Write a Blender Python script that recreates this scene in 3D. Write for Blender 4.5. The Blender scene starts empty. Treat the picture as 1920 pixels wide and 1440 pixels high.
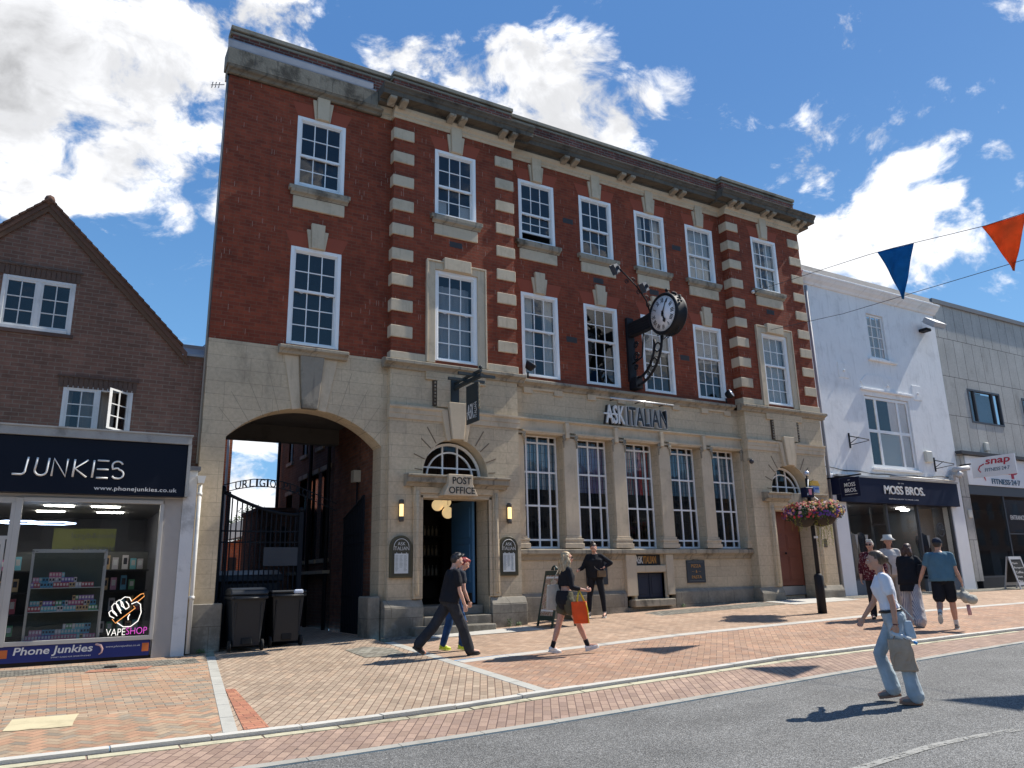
EXPO = 0.52
CLOUDV = .80
SKYTOP = (.58, 1.72, 4.2); SKYLOW = (1.45, 3.65, 6.5)
CLOUDS = [((-.02,.834,.560),.19,1.1),((-.074,.861,.52),.11,1.),((.072,.82,.56),.14,1.1),((.177,.785,.605),.06,.85),((-.2,.83,.58),.12,1.1),((-.05,.84,.55),.13,1.4),((-.13,.86,.53),.08,1.0),((.03,.85,.53),.09,1.1),
 ((.262,.756,.590),.07,1.),((.313,.749,.57),.085,1.05),((.356,.72,.585),.09,1.1),((.409,.69,.593),.085,1.1),((.45,.68,.57),.08,1.05),((.50,.67,.55),.075,.95),((.483,.645,.591),.05,.72),((.53,.66,.525),.05,.8),
 ((.551,.622,.556),.05,.55),((.58,.587,.565),.04,.5),((.727,.489,.483),.05,.85),((.753,.454,.478),.05,.7),((.732,.513,.448),.06,.7),((.793,.422,.439),.075,.72),((.782,.488,.40),.085,.78),((.819,.415,.396),.08,.74),((.833,.362,.419),.07,.85),
 ((.748,.553,.367),.06,.85),((.85,.394,.35),.09,.75),((.80,.45,.36),.09,.72),((.77,.50,.35),.07,.85),((.194,.972,.17),.06,.9),((.22,.96,.06),.10,1.),((.19,.975,.10),.05,.7),((.694,.538,.479),.03,.6),((.79,.29,.56),.05,.62),((.88,.3,.36),.12,.8),
 ((.75,-.45,.5),.15,.8),((-.3,-.8,.4),.25,.8),((.6,-.7,.3),.16,.9)]
import bpy, bmesh, math, random
from mathutils import Vector, Matrix
random.seed(7)
PI = math.pi; R = math.radians
C = bpy.context.scene.collection
S = bpy.context.scene
# ---------------------------------------------------------------- camera
cd = bpy.data.cameras.new('camera'); cam = bpy.data.objects.new('camera', cd); C.objects.link(cam)
cd.sensor_width = 36; cd.lens = 26.99; cd.clip_end = 3000; cd.clip_start = .05
cam.matrix_world = Matrix(((0.86597416,-0.10470939,-0.48900378,0.872),
                           (-0.49961408,-0.22374077,-0.83685473,-16.0),
                           (-0.02178353,0.96900775,-0.24606801,1.786),(0,0,0,1)))
S.camera = cam
S.render.resolution_x = 1024; S.render.resolution_y = 768
# ---------------------------------------------------------------- exposure
S.view_settings.view_transform = 'Standard'; S.view_settings.look = 'None'
S.view_settings.exposure = EXPO; S.view_settings.gamma = 1
# ---------------------------------------------------------------- sun
SUN_EL = R(48); SUN_DIR = Vector((.9995*math.cos(SUN_EL), -.085*math.cos(SUN_EL), math.sin(SUN_EL))).normalized()
sl = bpy.data.lights.new('sun', 'SUN'); sl.energy = 4.6; sl.angle = R(.55); sl.color = (1, .95, .87)
so = bpy.data.objects.new('sun', sl); C.objects.link(so); so.location = (30, -20, 40)
so.rotation_euler = (-SUN_DIR).to_track_quat('-Z', 'Y').to_euler()
# ---------------------------------------------------------------- node helper
class N:
    def __init__(s, nt): s.nt = nt; s.nt.nodes.clear()
    def node(s, t, **k):
        n = s.nt.nodes.new(t)
        for a, b in k.items(): setattr(n, a, b)
        return n
    def put(s, sock, v):
        if isinstance(v, bpy.types.NodeSocket): s.nt.links.new(v, sock)
        elif v is not None:
            if hasattr(sock, 'default_value'):
                if sock.type == 'RGBA' and not hasattr(v, '__len__'): v = (v, v, v, 1)
                elif sock.type == 'RGBA' and len(v) == 3: v = (*v, 1)
                elif sock.type == 'VECTOR' and not hasattr(v, '__len__'): v = (v, v, v)
                sock.default_value = v
    def m(s, op, a=0., b=0., c=None, clamp=False):
        n = s.node('ShaderNodeMath', operation=op, use_clamp=clamp)
        s.put(n.inputs[0], a); s.put(n.inputs[1], b)
        if c is not None: s.put(n.inputs[2], c)
        return n.outputs[0]
    def vm(s, op, a, b=(0, 0, 0), sc=None):
        n = s.node('ShaderNodeVectorMath', operation=op); s.put(n.inputs[0], a); s.put(n.inputs[1], b)
        if sc is not None: s.put(n.inputs['Scale'], sc)
        return n.outputs[1] if op in ('DOT_PRODUCT', 'LENGTH', 'DISTANCE') else n.outputs[0]
    def mix(s, f, a, b, mode='MIX'):
        n = s.node('ShaderNodeMix', data_type='RGBA', blend_type=mode)
        s.put(n.inputs[0], f); s.put(n.inputs[6], a); s.put(n.inputs[7], b); return n.outputs[2]
    def ramp(s, v, lo, hi, a=0., b=1., smooth=True):
        n = s.node('ShaderNodeMapRange'); n.interpolation_type = 'SMOOTHSTEP' if smooth else 'LINEAR'; n.clamp = True
        for i, q in enumerate((v, lo, hi, a, b)): s.put(n.inputs[i], q)
        return n.outputs[0]
    def noise(s, vec, scale=1, detail=3, rough=.55, dist=0, out=0):
        n = s.node('ShaderNodeTexNoise'); s.put(n.inputs['Vector'], vec); s.put(n.inputs['Scale'], scale)
        s.put(n.inputs['Detail'], detail); s.put(n.inputs['Roughness'], rough); s.put(n.inputs['Distortion'], dist)
        return n.outputs[out]
    def white(s, vec, out=0):
        n = s.node('ShaderNodeTexWhiteNoise'); s.put(n.inputs['Vector'], vec); return n.outputs[out]
    def sep(s, v):
        n = s.node('ShaderNodeSeparateXYZ'); s.put(n.inputs[0], v); return n.outputs[0], n.outputs[1], n.outputs[2]
    def comb(s, x=0., y=0., z=0.):
        n = s.node('ShaderNodeCombineXYZ'); s.put(n.inputs[0], x); s.put(n.inputs[1], y); s.put(n.inputs[2], z); return n.outputs[0]
    def pos(s): return s.node('ShaderNodeNewGeometry').outputs['Position']
    def obj(s): return s.node('ShaderNodeTexCoord').outputs['Object']
    def bump(s, h, st=.3, d=.01, nrm=None):
        n = s.node('ShaderNodeBump'); s.put(n.inputs['Strength'], st); s.put(n.inputs['Distance'], d); s.put(n.inputs['Height'], h)
        if nrm: s.put(n.inputs['Normal'], nrm)
        return n.outputs[0]
    def bsdf(s, col, rough=.7, metal=0, spec=.4, nrm=None, em=None, ems=0, coat=0, sub=0):
        n = s.node('ShaderNodeBsdfPrincipled')
        s.put(n.inputs['Base Color'], col); s.put(n.inputs['Roughness'], rough); s.put(n.inputs['Metallic'], metal)
        s.put(n.inputs['Specular IOR Level'], spec); s.put(n.inputs['Coat Weight'], coat)
        if sub: s.put(n.inputs['Subsurface Weight'], sub); n.inputs['Subsurface Scale'].default_value = .02
        if nrm: s.put(n.inputs['Normal'], nrm)
        if em is not None: s.put(n.inputs['Emission Color'], em); s.put(n.inputs['Emission Strength'], ems)
        return n.outputs[0]
    def out(s, sh):
        n = s.node('ShaderNodeOutputMaterial'); s.put(n.inputs[0], sh)
def newmat(name):
    m = bpy.data.materials.new(name); m.use_nodes = True
    return m, N(m.node_tree)
MATS = {}
def surf(name, col, rough=.75, var=.15, ns=2.5, bump=.15, bs=60, metal=0, spec=.4, em=0, coat=0, dirt=0, wrld=True, sub=0, streak=0):
    """one plain colour broken up by two scales of noise, with optional dirt and fine bump"""
    if name in MATS: return MATS[name]
    m, n = newmat(name); v = n.pos() if wrld else n.obj()
    a = n.noise(v, ns, 4); b = n.noise(v, ns*9, 3)
    f = n.m('ADD', n.m('MULTIPLY', n.m('SUBTRACT', a, .5), 2*var), n.m('MULTIPLY', n.m('SUBTRACT', b, .5), var))
    c = n.vm('SCALE', (*col,), sc=n.m('ADD', f, 1))
    if dirt:
        g = n.noise(v, 1.7, 6, .65)
        c = n.mix(n.ramp(g, .5, .68, 0, dirt), c, (col[0]*.25+.01, col[1]*.24+.01, col[2]*.22+.01))
    if streak:
        x, y, z = n.sep(v)
        g = n.noise(n.comb(n.m('ADD', x, y), 0, n.m('MULTIPLY', z, .12)), 9, 4, .6)
        c = n.mix(n.ramp(g, .52, .7, 0, streak), c, (.05, .045, .04))
    nb = n.bump(n.noise(v, bs, 3), bump, .01) if bump else None
    rr = n.m('ADD', rough, n.m('MULTIPLY', n.m('SUBTRACT', a, .5), .2))
    n.out(n.bsdf(c, rr, metal, spec, nb, (*col,) if em else None, em, coat, sub))
    MATS[name] = m; return m
def brickmat(name, c1, c2, mortar, bw=.225, bh=.079, ms=.008, grime=.3, msv=1., eff=0.):
    if name in MATS: return MATS[name]
    m, n = newmat(name); p = n.pos(); x, y, z = n.sep(p)
    v = n.comb(n.m('ADD', x, y), z, 0)
    t = n.node('ShaderNodeTexBrick'); n.put(t.inputs['Vector'], v); n.put(t.inputs['Color1'], c1); n.put(t.inputs['Color2'], c2)
    n.put(t.inputs['Mortar'], mortar); n.put(t.inputs['Scale'], 1); n.put(t.inputs['Mortar Size'], ms); n.put(t.inputs['Mortar Smooth'], .25)
    n.put(t.inputs['Bias'], 0); n.put(t.inputs['Brick Width'], bw); n.put(t.inputs['Row Height'], bh); t.offset = .5
    c = t.outputs[0]
    big = n.noise(p, .55, 5, .6); med = n.noise(p, 5, 4, .6)
    c = n.vm('SCALE', c, sc=n.ramp(big, .3, .7, 1-grime*.6, 1+grime*.45, False))
    c = n.vm('SCALE', c, sc=n.ramp(med, .3, .7, .82, 1.16, False))
    # vertical weather streaks
    g = n.noise(n.comb(n.m('ADD', x, y), 0, n.m('MULTIPLY', z, .08)), 5, 4, .6)
    c = n.mix(n.ramp(g, .55, .75, 0, grime), c, (.06, .03, .022))
    if eff:   # pale specks of mortar left on the brick ends
        e = n.white(n.vm('FLOOR', n.comb(n.m('MULTIPLY', n.m('ADD', x, y), 19), 0, n.m('MULTIPLY', z, 8.2))))
        fx = n.m('FRACT', n.m('MULTIPLY', n.m('ADD', x, y), 19))
        c = n.mix(n.m('MULTIPLY', n.m('MULTIPLY', n.m('GREATER_THAN', e, .967), n.m('LESS_THAN', fx, .22)), eff), c, (.5, .4, .33))
    h = n.m('ADD', n.m('MULTIPLY', t.outputs[1], -1), n.m('MULTIPLY', n.noise(p, 55, 3), .5))
    n.out(n.bsdf(c, .85, 0, .25, n.bump(h, .55*msv, .006)))
    MATS[name] = m; return m
def ashlar(name, c1, c2, bw, bh, zoff=0, grime=.5, joint=(.09, .075, .055), ms=.0045):
    """dressed limestone in courses"""
    if name in MATS: return MATS[name]
    m, n = newmat(name); p = n.pos(); x, y, z = n.sep(p)
    v = n.comb(n.m('ADD', n.m('ADD', x, y), 40), n.m('ADD', z, 20+zoff), 0)
    t = n.node('ShaderNodeTexBrick'); n.put(t.inputs['Vector'], v); n.put(t.inputs['Color1'], c1); n.put(t.inputs['Color2'], c2)
    n.put(t.inputs['Mortar'], joint); n.put(t.inputs['Scale'], 1); n.put(t.inputs['Mortar Size'], ms); n.put(t.inputs['Mortar Smooth'], .1)
    n.put(t.inputs['Bias'], 0); n.put(t.inputs['Brick Width'], bw); n.put(t.inputs['Row Height'], bh)
    t.offset = .5; t.squash = 1.3; t.squash_frequency = 3
    c = t.outputs[0]
    big = n.noise(p, .8, 6, .65); fine = n.noise(p, 14, 5, .65)
    c = n.vm('SCALE', c, sc=n.ramp(big, .3, .7, .84, 1.1, False)); c = n.vm('SCALE', c, sc=n.ramp(fine, .25, .75, .84, 1.14, False))
    g = n.noise(n.comb(n.m('ADD', x, y), 0, n.m('MULTIPLY', z, .35)), 1.6, 6, .68)
    c = n.mix(n.ramp(g, .52, .72, 0, grime), c, (.115, .1, .08))
    sp = n.noise(p, 38, 2); c = n.mix(n.ramp(sp, .68, .76, 0, .45), c, (.1, .085, .07))
    # splash-back staining close to the pavement
    low = n.m('MULTIPLY', n.ramp(z, .7, 1.75, 1, 0), n.ramp(n.noise(p, 2.6, 6, .7), .36, .6, .05, .85))
    c = n.mix(low, c, (.12, .108, .085))
    h = n.m('ADD', n.m('MULTIPLY', t.outputs[1], -1.6), n.m('MULTIPLY', n.noise(p, 45, 4), .5))
    n.out(n.bsdf(c, .85, 0, .25, n.bump(h, .45, .006)))
    MATS[name] = m; return m
def glass(name, tint=.8, rough=.0, wob=.02, refl=1., base=.045):
    if name in MATS: return MATS[name]
    m, n = newmat(name)
    lw = n.node('ShaderNodeLayerWeight'); lw.inputs[0].default_value = .5
    f = n.m('POWER', lw.outputs['Facing'], 4.0); f = n.m('ADD', base*refl, n.m('MULTIPLY', f, .9*refl), clamp=True)
    nb = n.bump(n.noise(n.pos(), 2.2, 2), wob, .1)
    g = n.node('ShaderNodeBsdfGlossy'); g.inputs['Roughness'].default_value = rough; n.put(g.inputs['Normal'], nb)
    t = n.node('ShaderNodeBsdfTransparent'); t.inputs[0].default_value = (tint, tint*1.0, tint*.99, 1)
    mx = n.node('ShaderNodeMixShader'); n.put(mx.inputs[0], f); n.nt.links.new(t.outputs[0], mx.inputs[1]); n.nt.links.new(g.outputs[0], mx.inputs[2])
    n.out(mx.outputs[0]); MATS[name] = m; return m
# ---------------------------------------------------------------- sky with clouds
w = bpy.data.worlds.new('World'); S.world = w; w.use_nodes = True
n = N(w.node_tree)
sky = n.node('ShaderNodeTexSky', sky_type='NISHITA'); sky.sun_disc = False; sky.sun_elevation = SUN_EL
sky.sun_rotation = math.atan2(SUN_DIR.x, SUN_DIR.y); sky.altitude = 0; sky.air_density = 1.15; sky.dust_density = .25; sky.ozone_density = 3.2
d = n.node('ShaderNodeTexCoord').outputs['Generated']
def blob(c, r, amp=1.):
    k = n.vm('DOT_PRODUCT', d, Vector(c).normalized())
    return n.m('MULTIPLY', n.ramp(n.m('ARCCOSINE', n.m('MINIMUM', k, .99999)), r*1.25, 0, 0, 1, False), amp)
den = None
for c, r, a in CLOUDS:
    b = blob(c, r, a); den = b if den is None else n.m('MAXIMUM', den, b)
x_, y_, z_ = n.sep(d)
q = n.vm('MULTIPLY', d, (1, 1, 1.5))
warp = n.vm('SCALE', n.vm('SUBTRACT', n.noise(q, 3.1, 3, .5, out=1), (.5, .5, .5)), sc=.22)
q2 = n.vm('ADD', q, warp)
fb = n.noise(q2, 5.2, 9, .6); bill = n.noise(q2, 16, 6, .62)
raw = n.m('ADD', n.m('MULTIPLY', n.m('POWER', n.m('MAXIMUM', den, 0), .6), .62), n.m('ADD', n.m('MULTIPLY', fb, 2.3), n.m('MULTIPLY', bill, .75)))
# the half of the sky behind the camera carries broken cloud as well
back = n.ramp(y_, .15, -.2, 0, .03); raw = n.m('ADD', raw, back)
mask = n.ramp(raw, 1.84, 2.10, 0, 1)
wisp = n.noise(n.vm('MULTIPLY', q2, (1, 1.3, 1)), 9.5, 9, .68)
mask = n.m('MAXIMUM', mask, n.ramp(wisp, .60, .74, 0, .6))
dq = n.vm('ADD', q2, (.03, -.01, .06)); fb2 = n.noise(dq, 5.2, 7, .6)
lit = n.m('SUBTRACT', fb, fb2)
thick = n.ramp(raw, 2.05, 2.6, 0, 1)
shade = n.m('SUBTRACT', n.ramp(lit, -.09, .08, .72, 1.06), n.m('MULTIPLY', thick, .20))
greyb = n.ramp(n.noise(q2, 2.3, 4), .42, .62, 0, 1)
shade = n.m('MULTIPLY', shade, n.m('SUBTRACT', 1, n.m('MULTIPLY', n.m('MULTIPLY', greyb, thick), .34)))
cl = n.vm('SCALE', (1., 1.01, 1.04), sc=n.m('MULTIPLY', shade, CLOUDV/.1))
grad = n.mix(n.ramp(z_, .0, .62, 0, 1), SKYLOW, SKYTOP)
skyc = n.mix(.8, sky.outputs[0], grad)
col = n.mix(mask, skyc, cl)
bg = n.node('ShaderNodeBackground'); n.put(bg.inputs[0], col); bg.inputs[1].default_value = .1
wo = n.node('ShaderNodeOutputWorld'); n.nt.links.new(bg.outputs[0], wo.inputs[0])
# ---------------------------------------------------------------- object helpers
def wloc(o):
    v = Vector((0, 0, 0))
    while o: v += o.location; o = o.parent
    return v
def tag(o, label=None, cat=None, group=None, kind=None):
    for k, v in (('label', label), ('category', cat), ('group', group), ('kind', kind)):
        if v: o[k] = v
    return o
def thing(name, label, cat, loc=(0, 0, 0), group=None):
    o = bpy.data.objects.new(name, None); C.objects.link(o); o.location = loc; o.empty_display_size = .2
    return tag(o, label, cat, group)
def dup(o, parent=None, depth=2):
    c = o.copy(); C.objects.link(c); c.parent = parent
    if depth:
        for ch in list(o.children): dup(ch, c, depth-1)
    return c
class MB:
    def __init__(s): s.v = []; s.f = []; s.mi = []; s.sm = []; s.st = []
    def add(s, vs, fs, m=0, sm=False):
        b = len(s.v); s.st.append((b, len(s.f))); s.v += [tuple(p) for p in vs]
        for f in fs: s.f.append(tuple(b+i for i in f)); s.mi.append(m); s.sm.append(sm)
        return s
    def quad(s, a, b, c, d, m=0): return s.add([a, b, c, d], [(0, 1, 2, 3)], m)
    def box(s, x0, x1, y0, y1, z0, z1, m=0):
        if x0 > x1: x0, x1 = x1, x0
        if y0 > y1: y0, y1 = y1, y0
        if z0 > z1: z0, z1 = z1, z0
        return s.add([(x0, y0, z0), (x1, y0, z0), (x1, y1, z0), (x0, y1, z0), (x0, y0, z1), (x1, y0, z1), (x1, y1, z1), (x0, y1, z1)],
                     [(0, 3, 2, 1), (4, 5, 6, 7), (0, 1, 5, 4), (1, 2, 6, 5), (2, 3, 7, 6), (3, 0, 4, 7)], m)
    def prism(s, poly, axis, a0, a1, m=0):
        """poly in the plane normal to axis ('x': (y,z), 'y': (x,z), 'z': (x,y))"""
        k = len(poly)
        def P(q, a): return {'x': (a, q[0], q[1]), 'y': (q[0], a, q[1]), 'z': (q[0], q[1], a)}[axis]
        vs = [P(q, a0) for q in poly]+[P(q, a1) for q in poly]
        ar = sum(poly[i][0]*poly[(i+1) % k][1]-poly[(i+1) % k][0]*poly[i][1] for i in range(k))
        fl = (ar > 0) ^ (axis == 'y') ^ (a1 < a0)
        fs = [tuple(range(k))[::-1] if fl else tuple(range(k)), tuple(range(k, 2*k)) if fl else tuple(range(k, 2*k))[::-1]]
        for i in range(k):
            j = (i+1) % k; fs.append((i, j, k+j, k+i) if fl else (j, i, k+i, k+j))
        return s.add(vs, fs, m)
    def tube(s, pts, r, n=8, closed=False, m=0, sm=True, sy=1.):
        pts = [Vector(p) for p in pts]; k = len(pts); vs = []; fs = []; up0 = None
        for i, p in enumerate(pts):
            a = pts[(i-1) % k] if (closed or i) else p; b = pts[(i+1) % k] if (closed or i < k-1) else p
            t = (b-a).normalized() if (b-a).length > 1e-9 else Vector((0, 0, 1))
            if up0 is None: up0 = Vector((0, 0, 1)) if abs(t.z) < .9 else Vector((0, 1, 0))
            u = t.cross(up0)
            if u.length < 1e-4: u = t.cross(Vector((1, 0, 0)))
            u.normalize(); w2 = u.cross(t).normalized(); up0 = w2
            rr = r[i] if hasattr(r, '__len__') else r
            for j in range(n): an = 2*PI*j/n; vs.append(p+u*math.cos(an)*rr+w2*math.sin(an)*rr*sy)
        for i in range(k if closed else k-1):
            for j in range(n):
                a = i*n+j; b = i*n+(j+1) % n; c = ((i+1) % k)*n+(j+1) % n; d2 = ((i+1) % k)*n+j
                fs.append((a, d2, c, b))
        if not closed: fs.append(tuple(range(n))); fs.append(tuple((k-1)*n+j for j in range(n))[::-1])
        return s.add(vs, fs, m, sm)
    def lathe(s, prof, c=(0, 0, 0), n=16, axis='z', m=0, sm=True):
        vs = []; fs = []; k = len(prof)
        for i, (r, h) in enumerate(prof):
            for j in range(n):
                a = 2*PI*j/n; x, y = r*math.cos(a), r*math.sin(a)
                q = {'z': (x, y, h), 'x': (h, x, y), 'y': (y, h, x)}[axis]
                vs.append((c[0]+q[0], c[1]+q[1], c[2]+q[2]))
        for i in range(k-1):
            for j in range(n): fs.append((i*n+j, i*n+(j+1) % n, (i+1)*n+(j+1) % n, (i+1)*n+j))
        fs.append(tuple(range(n))[::-1]); fs.append(tuple((k-1)*n+j for j in range(n)))
        return s.add(vs, fs, m, sm)
    def ball(s, c, rx, ry=None, rz=None, n=10, k=7, m=0, rot=None):
        ry = ry or rx; rz = rz or rx; vs = []; fs = []; M = rot or Matrix.Identity(3)
        for i in range(1, k):
            t = PI*i/k
            for j in range(n):
                a = 2*PI*j/n; vs.append(Vector(c)+M@Vector((rx*math.sin(t)*math.cos(a), ry*math.sin(t)*math.sin(a), rz*math.cos(t))))
        vs.append(Vector(c)+M@Vector((0, 0, rz))); vs.append(Vector(c)+M@Vector((0, 0, -rz))); T = len(vs)-2; B = T+1
        for i in range(k-2):
            for j in range(n): fs.append((i*n+j, (i+1)*n+j, (i+1)*n+(j+1) % n, i*n+(j+1) % n))
        for j in range(n): fs.append((T, j, (j+1) % n)); fs.append((B, (k-2)*n+(j+1) % n, (k-2)*n+j))
        return s.add(vs, fs, m, True)
    def seg(s, a, b, wd, y0, y1, m=0):
        """flat bar in the xz plane from a to b, width wd"""
        a = Vector((a[0], a[1])); b = Vector((b[0], b[1])); t = (b-a).normalized(); p = Vector((-t.y, t.x))*wd/2
        return s.prism([tuple(a-p), tuple(b-p), tuple(b+p), tuple(a+p)], 'y', y0, y1, m)
    def split(s, name, mats, parent=None, **k):
        """one object for each group of pieces that touch"""
        n_ = len(s.st); ends = s.st[1:]+[(len(s.v), len(s.f))]; bb = []
        for (v0, f0), (v1, f1) in zip(s.st, ends):
            q = s.v[v0:v1]; bb.append([min(p[i] for p in q) for i in range(3)]+[max(p[i] for p in q) for i in range(3)])
        lab = list(range(n_))
        def find(i):
            while lab[i] != i: i = lab[i]
            return i
        for i in range(n_):
            for j in range(i): 
                if all(bb[i][a] <= bb[j][a+3]+.002 and bb[j][a] <= bb[i][a+3]+.002 for a in range(3)): lab[find(i)] = find(j)
        out = []
        for r_ in sorted(set(find(i) for i in range(n_))):
            m_ = MB()
            for i in range(n_):
                if find(i) == r_:
                    (v0, f0), (v1, f1) = s.st[i], ends[i]; b = len(m_.v)-v0; m_.st.append((len(m_.v), len(m_.f))); m_.v += s.v[v0:v1]
                    m_.f += [tuple(x+b for x in f) for f in s.f[f0:f1]]; m_.mi += s.mi[f0:f1]; m_.sm += s.sm[f0:f1]
            out.append(m_.build(name, mats, parent, **k))
        return out
    def build(s, name, mats, parent=None, bevel=0, label=None, cat=None, group=None, kind=None, origin=None, recalc=False):
        me = bpy.data.meshes.new(name)
        if parent is not None: off = wloc(parent)
        elif origin is not None: off = Vector(origin)
        elif kind == 'structure': off = Vector((0, 0, 0))
        else:
            xs = [p[0] for p in s.v]; ys = [p[1] for p in s.v]; zs = [p[2] for p in s.v]
            off = Vector(((min(xs)+max(xs))/2, (min(ys)+max(ys))/2, min(zs)))
        me.from_pydata([(p[0]-off.x, p[1]-off.y, p[2]-off.z) for p in s.v], [], s.f)
        me.polygons.foreach_set('material_index', s.mi); me.polygons.foreach_set('use_smooth', s.sm)
        for mt in (mats if isinstance(mats, (list, tuple)) else [mats]): me.materials.append(mt)
        if recalc:
            bm = bmesh.new(); bm.from_mesh(me); bmesh.ops.recalc_face_normals(bm, faces=bm.faces); bm.to_mesh(me); bm.free()
        me.update(); o = bpy.data.objects.new(name, me); C.objects.link(o)
        if parent is not None: o.parent = parent
        else: o.location = off
        if bevel:
            b = o.modifiers.new('bevel', 'BEVEL'); b.width = bevel; b.segments = 1; b.limit_method = 'ANGLE'; b.angle_limit = R(40)
        return tag(o, label, cat, group, kind)
def textmb(mb, txt, x0, x1, z0, z1, y, depth=.02, off=0., m=0, fit=True, M=None, sp=1., shear=0.):
    """lettering fitted to the rectangle x0..x1, z0..z1 on the plane y (faces -y); M maps (u,v,w) elsewhere"""
    cu = bpy.data.curves.new('t', 'FONT'); cu.body = txt; cu.size = 1; cu.extrude = .5; cu.offset = off; cu.space_character = sp; cu.resolution_u = 3; cu.shear = shear
    o = bpy.data.objects.new('t', cu); me = bpy.data.meshes.new_from_object(o)
    bpy.data.objects.remove(o); bpy.data.curves.remove(cu)
    xs = [v.co.x for v in me.vertices]; ys = [v.co.y for v in me.vertices]
    ax, bx = min(xs), max(xs); ay, by = min(ys), max(ys)
    vs = []
    for v in me.vertices:
        u = x0+(v.co.x-ax)/(bx-ax)*(x1-x0); q = z0+(v.co.y-ay)/(by-ay)*(z1-z0); d_ = (v.co.z+.5)*depth
        vs.append(M(u, q, d_) if M else (u, y-d_, q))
    mb.add(vs, [tuple(p.vertices) for p in me.polygons], m); bpy.data.meshes.remove(me)
    return mb
# ---------------------------------------------------------------- ground levels (measured)
KX=[-40,-8,.62,1.54,2.48,3.42,4.9,6.22,7.93,10.79,15.5,17.71,24,32,60,120]
KZ=[.27,.28,.296,.296,.297,.300,.325,.372,.425,.515,.578,.611,.68,.75,.95,1.3]
EX=[-40,-8,.62,2.78,5.48,7.19,10.35,15.35,20,32,60,120]; EZ=[.19,.19,.195,.203,.243,.285,.392,.54,.62,.72,.92,1.27]
WX=[-40,-8,3.2,7,9.9,11.4,13.6,17.7,21,29,32,60,120]; WZ=[.45,.5,.57,.68,.76,.85,.92,1.03,1.055,1.08,1.10,1.25,1.5]
def interp(x, X, Z):
    if x <= X[0]: return Z[0]
    for i in range(len(X)-1):
        if x <= X[i+1]: return Z[i]+(Z[i+1]-Z[i])*(x-X[i])/(X[i+1]-X[i])
    return Z[-1]
def gz(x, y):
    if y >= -7.2: k = interp(x, KX, KZ); return k+(interp(x, WX, WZ)-k)*min(1, (y+7.2)/6.9)
    e = interp(x, EX, EZ)
    if y > -8.4: return e+(interp(x, KX, KZ)-.03-e)*(y+8.4)/1.2
    return e-.02*min(10, -8.4-y)+max(0, -y-18.4)*.02
# ---------------------------------------------------------------- paving materials
def herring(name, cols, wd=.1, jw=.045, seed=0., mort=(.10, .075, .055), diag=True):
    m, n = newmat(name); p = n.pos(); x, y, z = n.sep(p)
    if diag: x, y = n.m('MULTIPLY', n.m('ADD', x, y), .7071), n.m('MULTIPLY', n.m('SUBTRACT', y, x), .7071)
    u = n.m('DIVIDE', x, wd); v = n.m('DIVIDE', y, wd); i = n.m('FLOOR', u); j = n.m('FLOOR', v)
    fx = n.m('FRACT', u); fy = n.m('FRACT', v)
    md = n.m('FLOORED_MODULO', n.m('ADD', n.m('SUBTRACT', i, j), .5), 4); md = n.m('FLOOR', md)
    def eq(k): return n.m('COMPARE', md, float(k), .1)
    bi = n.m('SUBTRACT', i, eq(1)); bj = n.m('SUBTRACT', j, eq(2))
    def act(k, dist): return n.m('MULTIPLY', n.m('SUBTRACT', 1, eq(k)), n.ramp(dist, jw*.5, jw*1.4, 1, 0))
    J = n.m('MAXIMUM', n.m('MAXIMUM', act(1, fx), act(0, n.m('SUBTRACT', 1, fx))), n.m('MAXIMUM', act(2, fy), act(3, n.m('SUBTRACT', 1, fy))))
    wn = n.white(n.comb(bi, bj, seed)); wn2 = n.white(n.comb(bj, bi, seed+5))
    c = paver(n, p, wn, wn2, cols)
    c = n.mix(n.m('MULTIPLY', J, .62), c, mort)
    h = n.m('ADD', n.m('MULTIPLY', J, -1), n.m('MULTIPLY', wn2, .35))
    n.out(n.bsdf(c, .85, 0, .3, n.bump(n.m('ADD', h, n.m('MULTIPLY', n.noise(p, 90, 3), .35)), .6, .008))); return m
def paver(n, p, wn, wn2, cols):
    c = cols[0]
    for k, cc in enumerate(cols[1:]): c = n.mix(n.m('GREATER_THAN', wn, (k+1)/len(cols)), c, cc)
    c = n.vm('MULTIPLY', n.vm('SCALE', c, sc=n.m('ADD', .88, n.m('MULTIPLY', wn2, .24))), (1.0, 1.0, .92))
    c = n.vm('SCALE', c, sc=n.ramp(n.noise(p, .9, 5, .6), .3, .7, .84, 1.13, False))
    c = n.vm('SCALE', c, sc=n.ramp(n.noise(p, 60, 3, .6), .3, .7, .86, 1.12, False))
    c = n.mix(n.ramp(n.noise(p, 2.1, 6, .7), .6, .72, 0, .45), c, (.12, .095, .075))
    c = n.vm('SCALE', c, sc=n.ramp(wn2, .90, .94, 1, .74))
    vo = n.node('ShaderNodeTexVoronoi'); n.put(vo.inputs['Vector'], p); n.put(vo.inputs['Scale'], 2.6); gr = n.white(vo.outputs['Position'])
    c = n.mix(n.m('MULTIPLY', n.ramp(vo.outputs['Distance'], .05, .085, .75, 0), n.m('GREATER_THAN', gr, .45)), c, (.10, .09, .08))
    c = n.mix(n.ramp(n.noise(n.vm('MULTIPLY', p, (.5, 1.6, 1)), 1.1, 5, .7), .56, .7, 0, .3), c, (.2, .16, .13))
    return c
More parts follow.
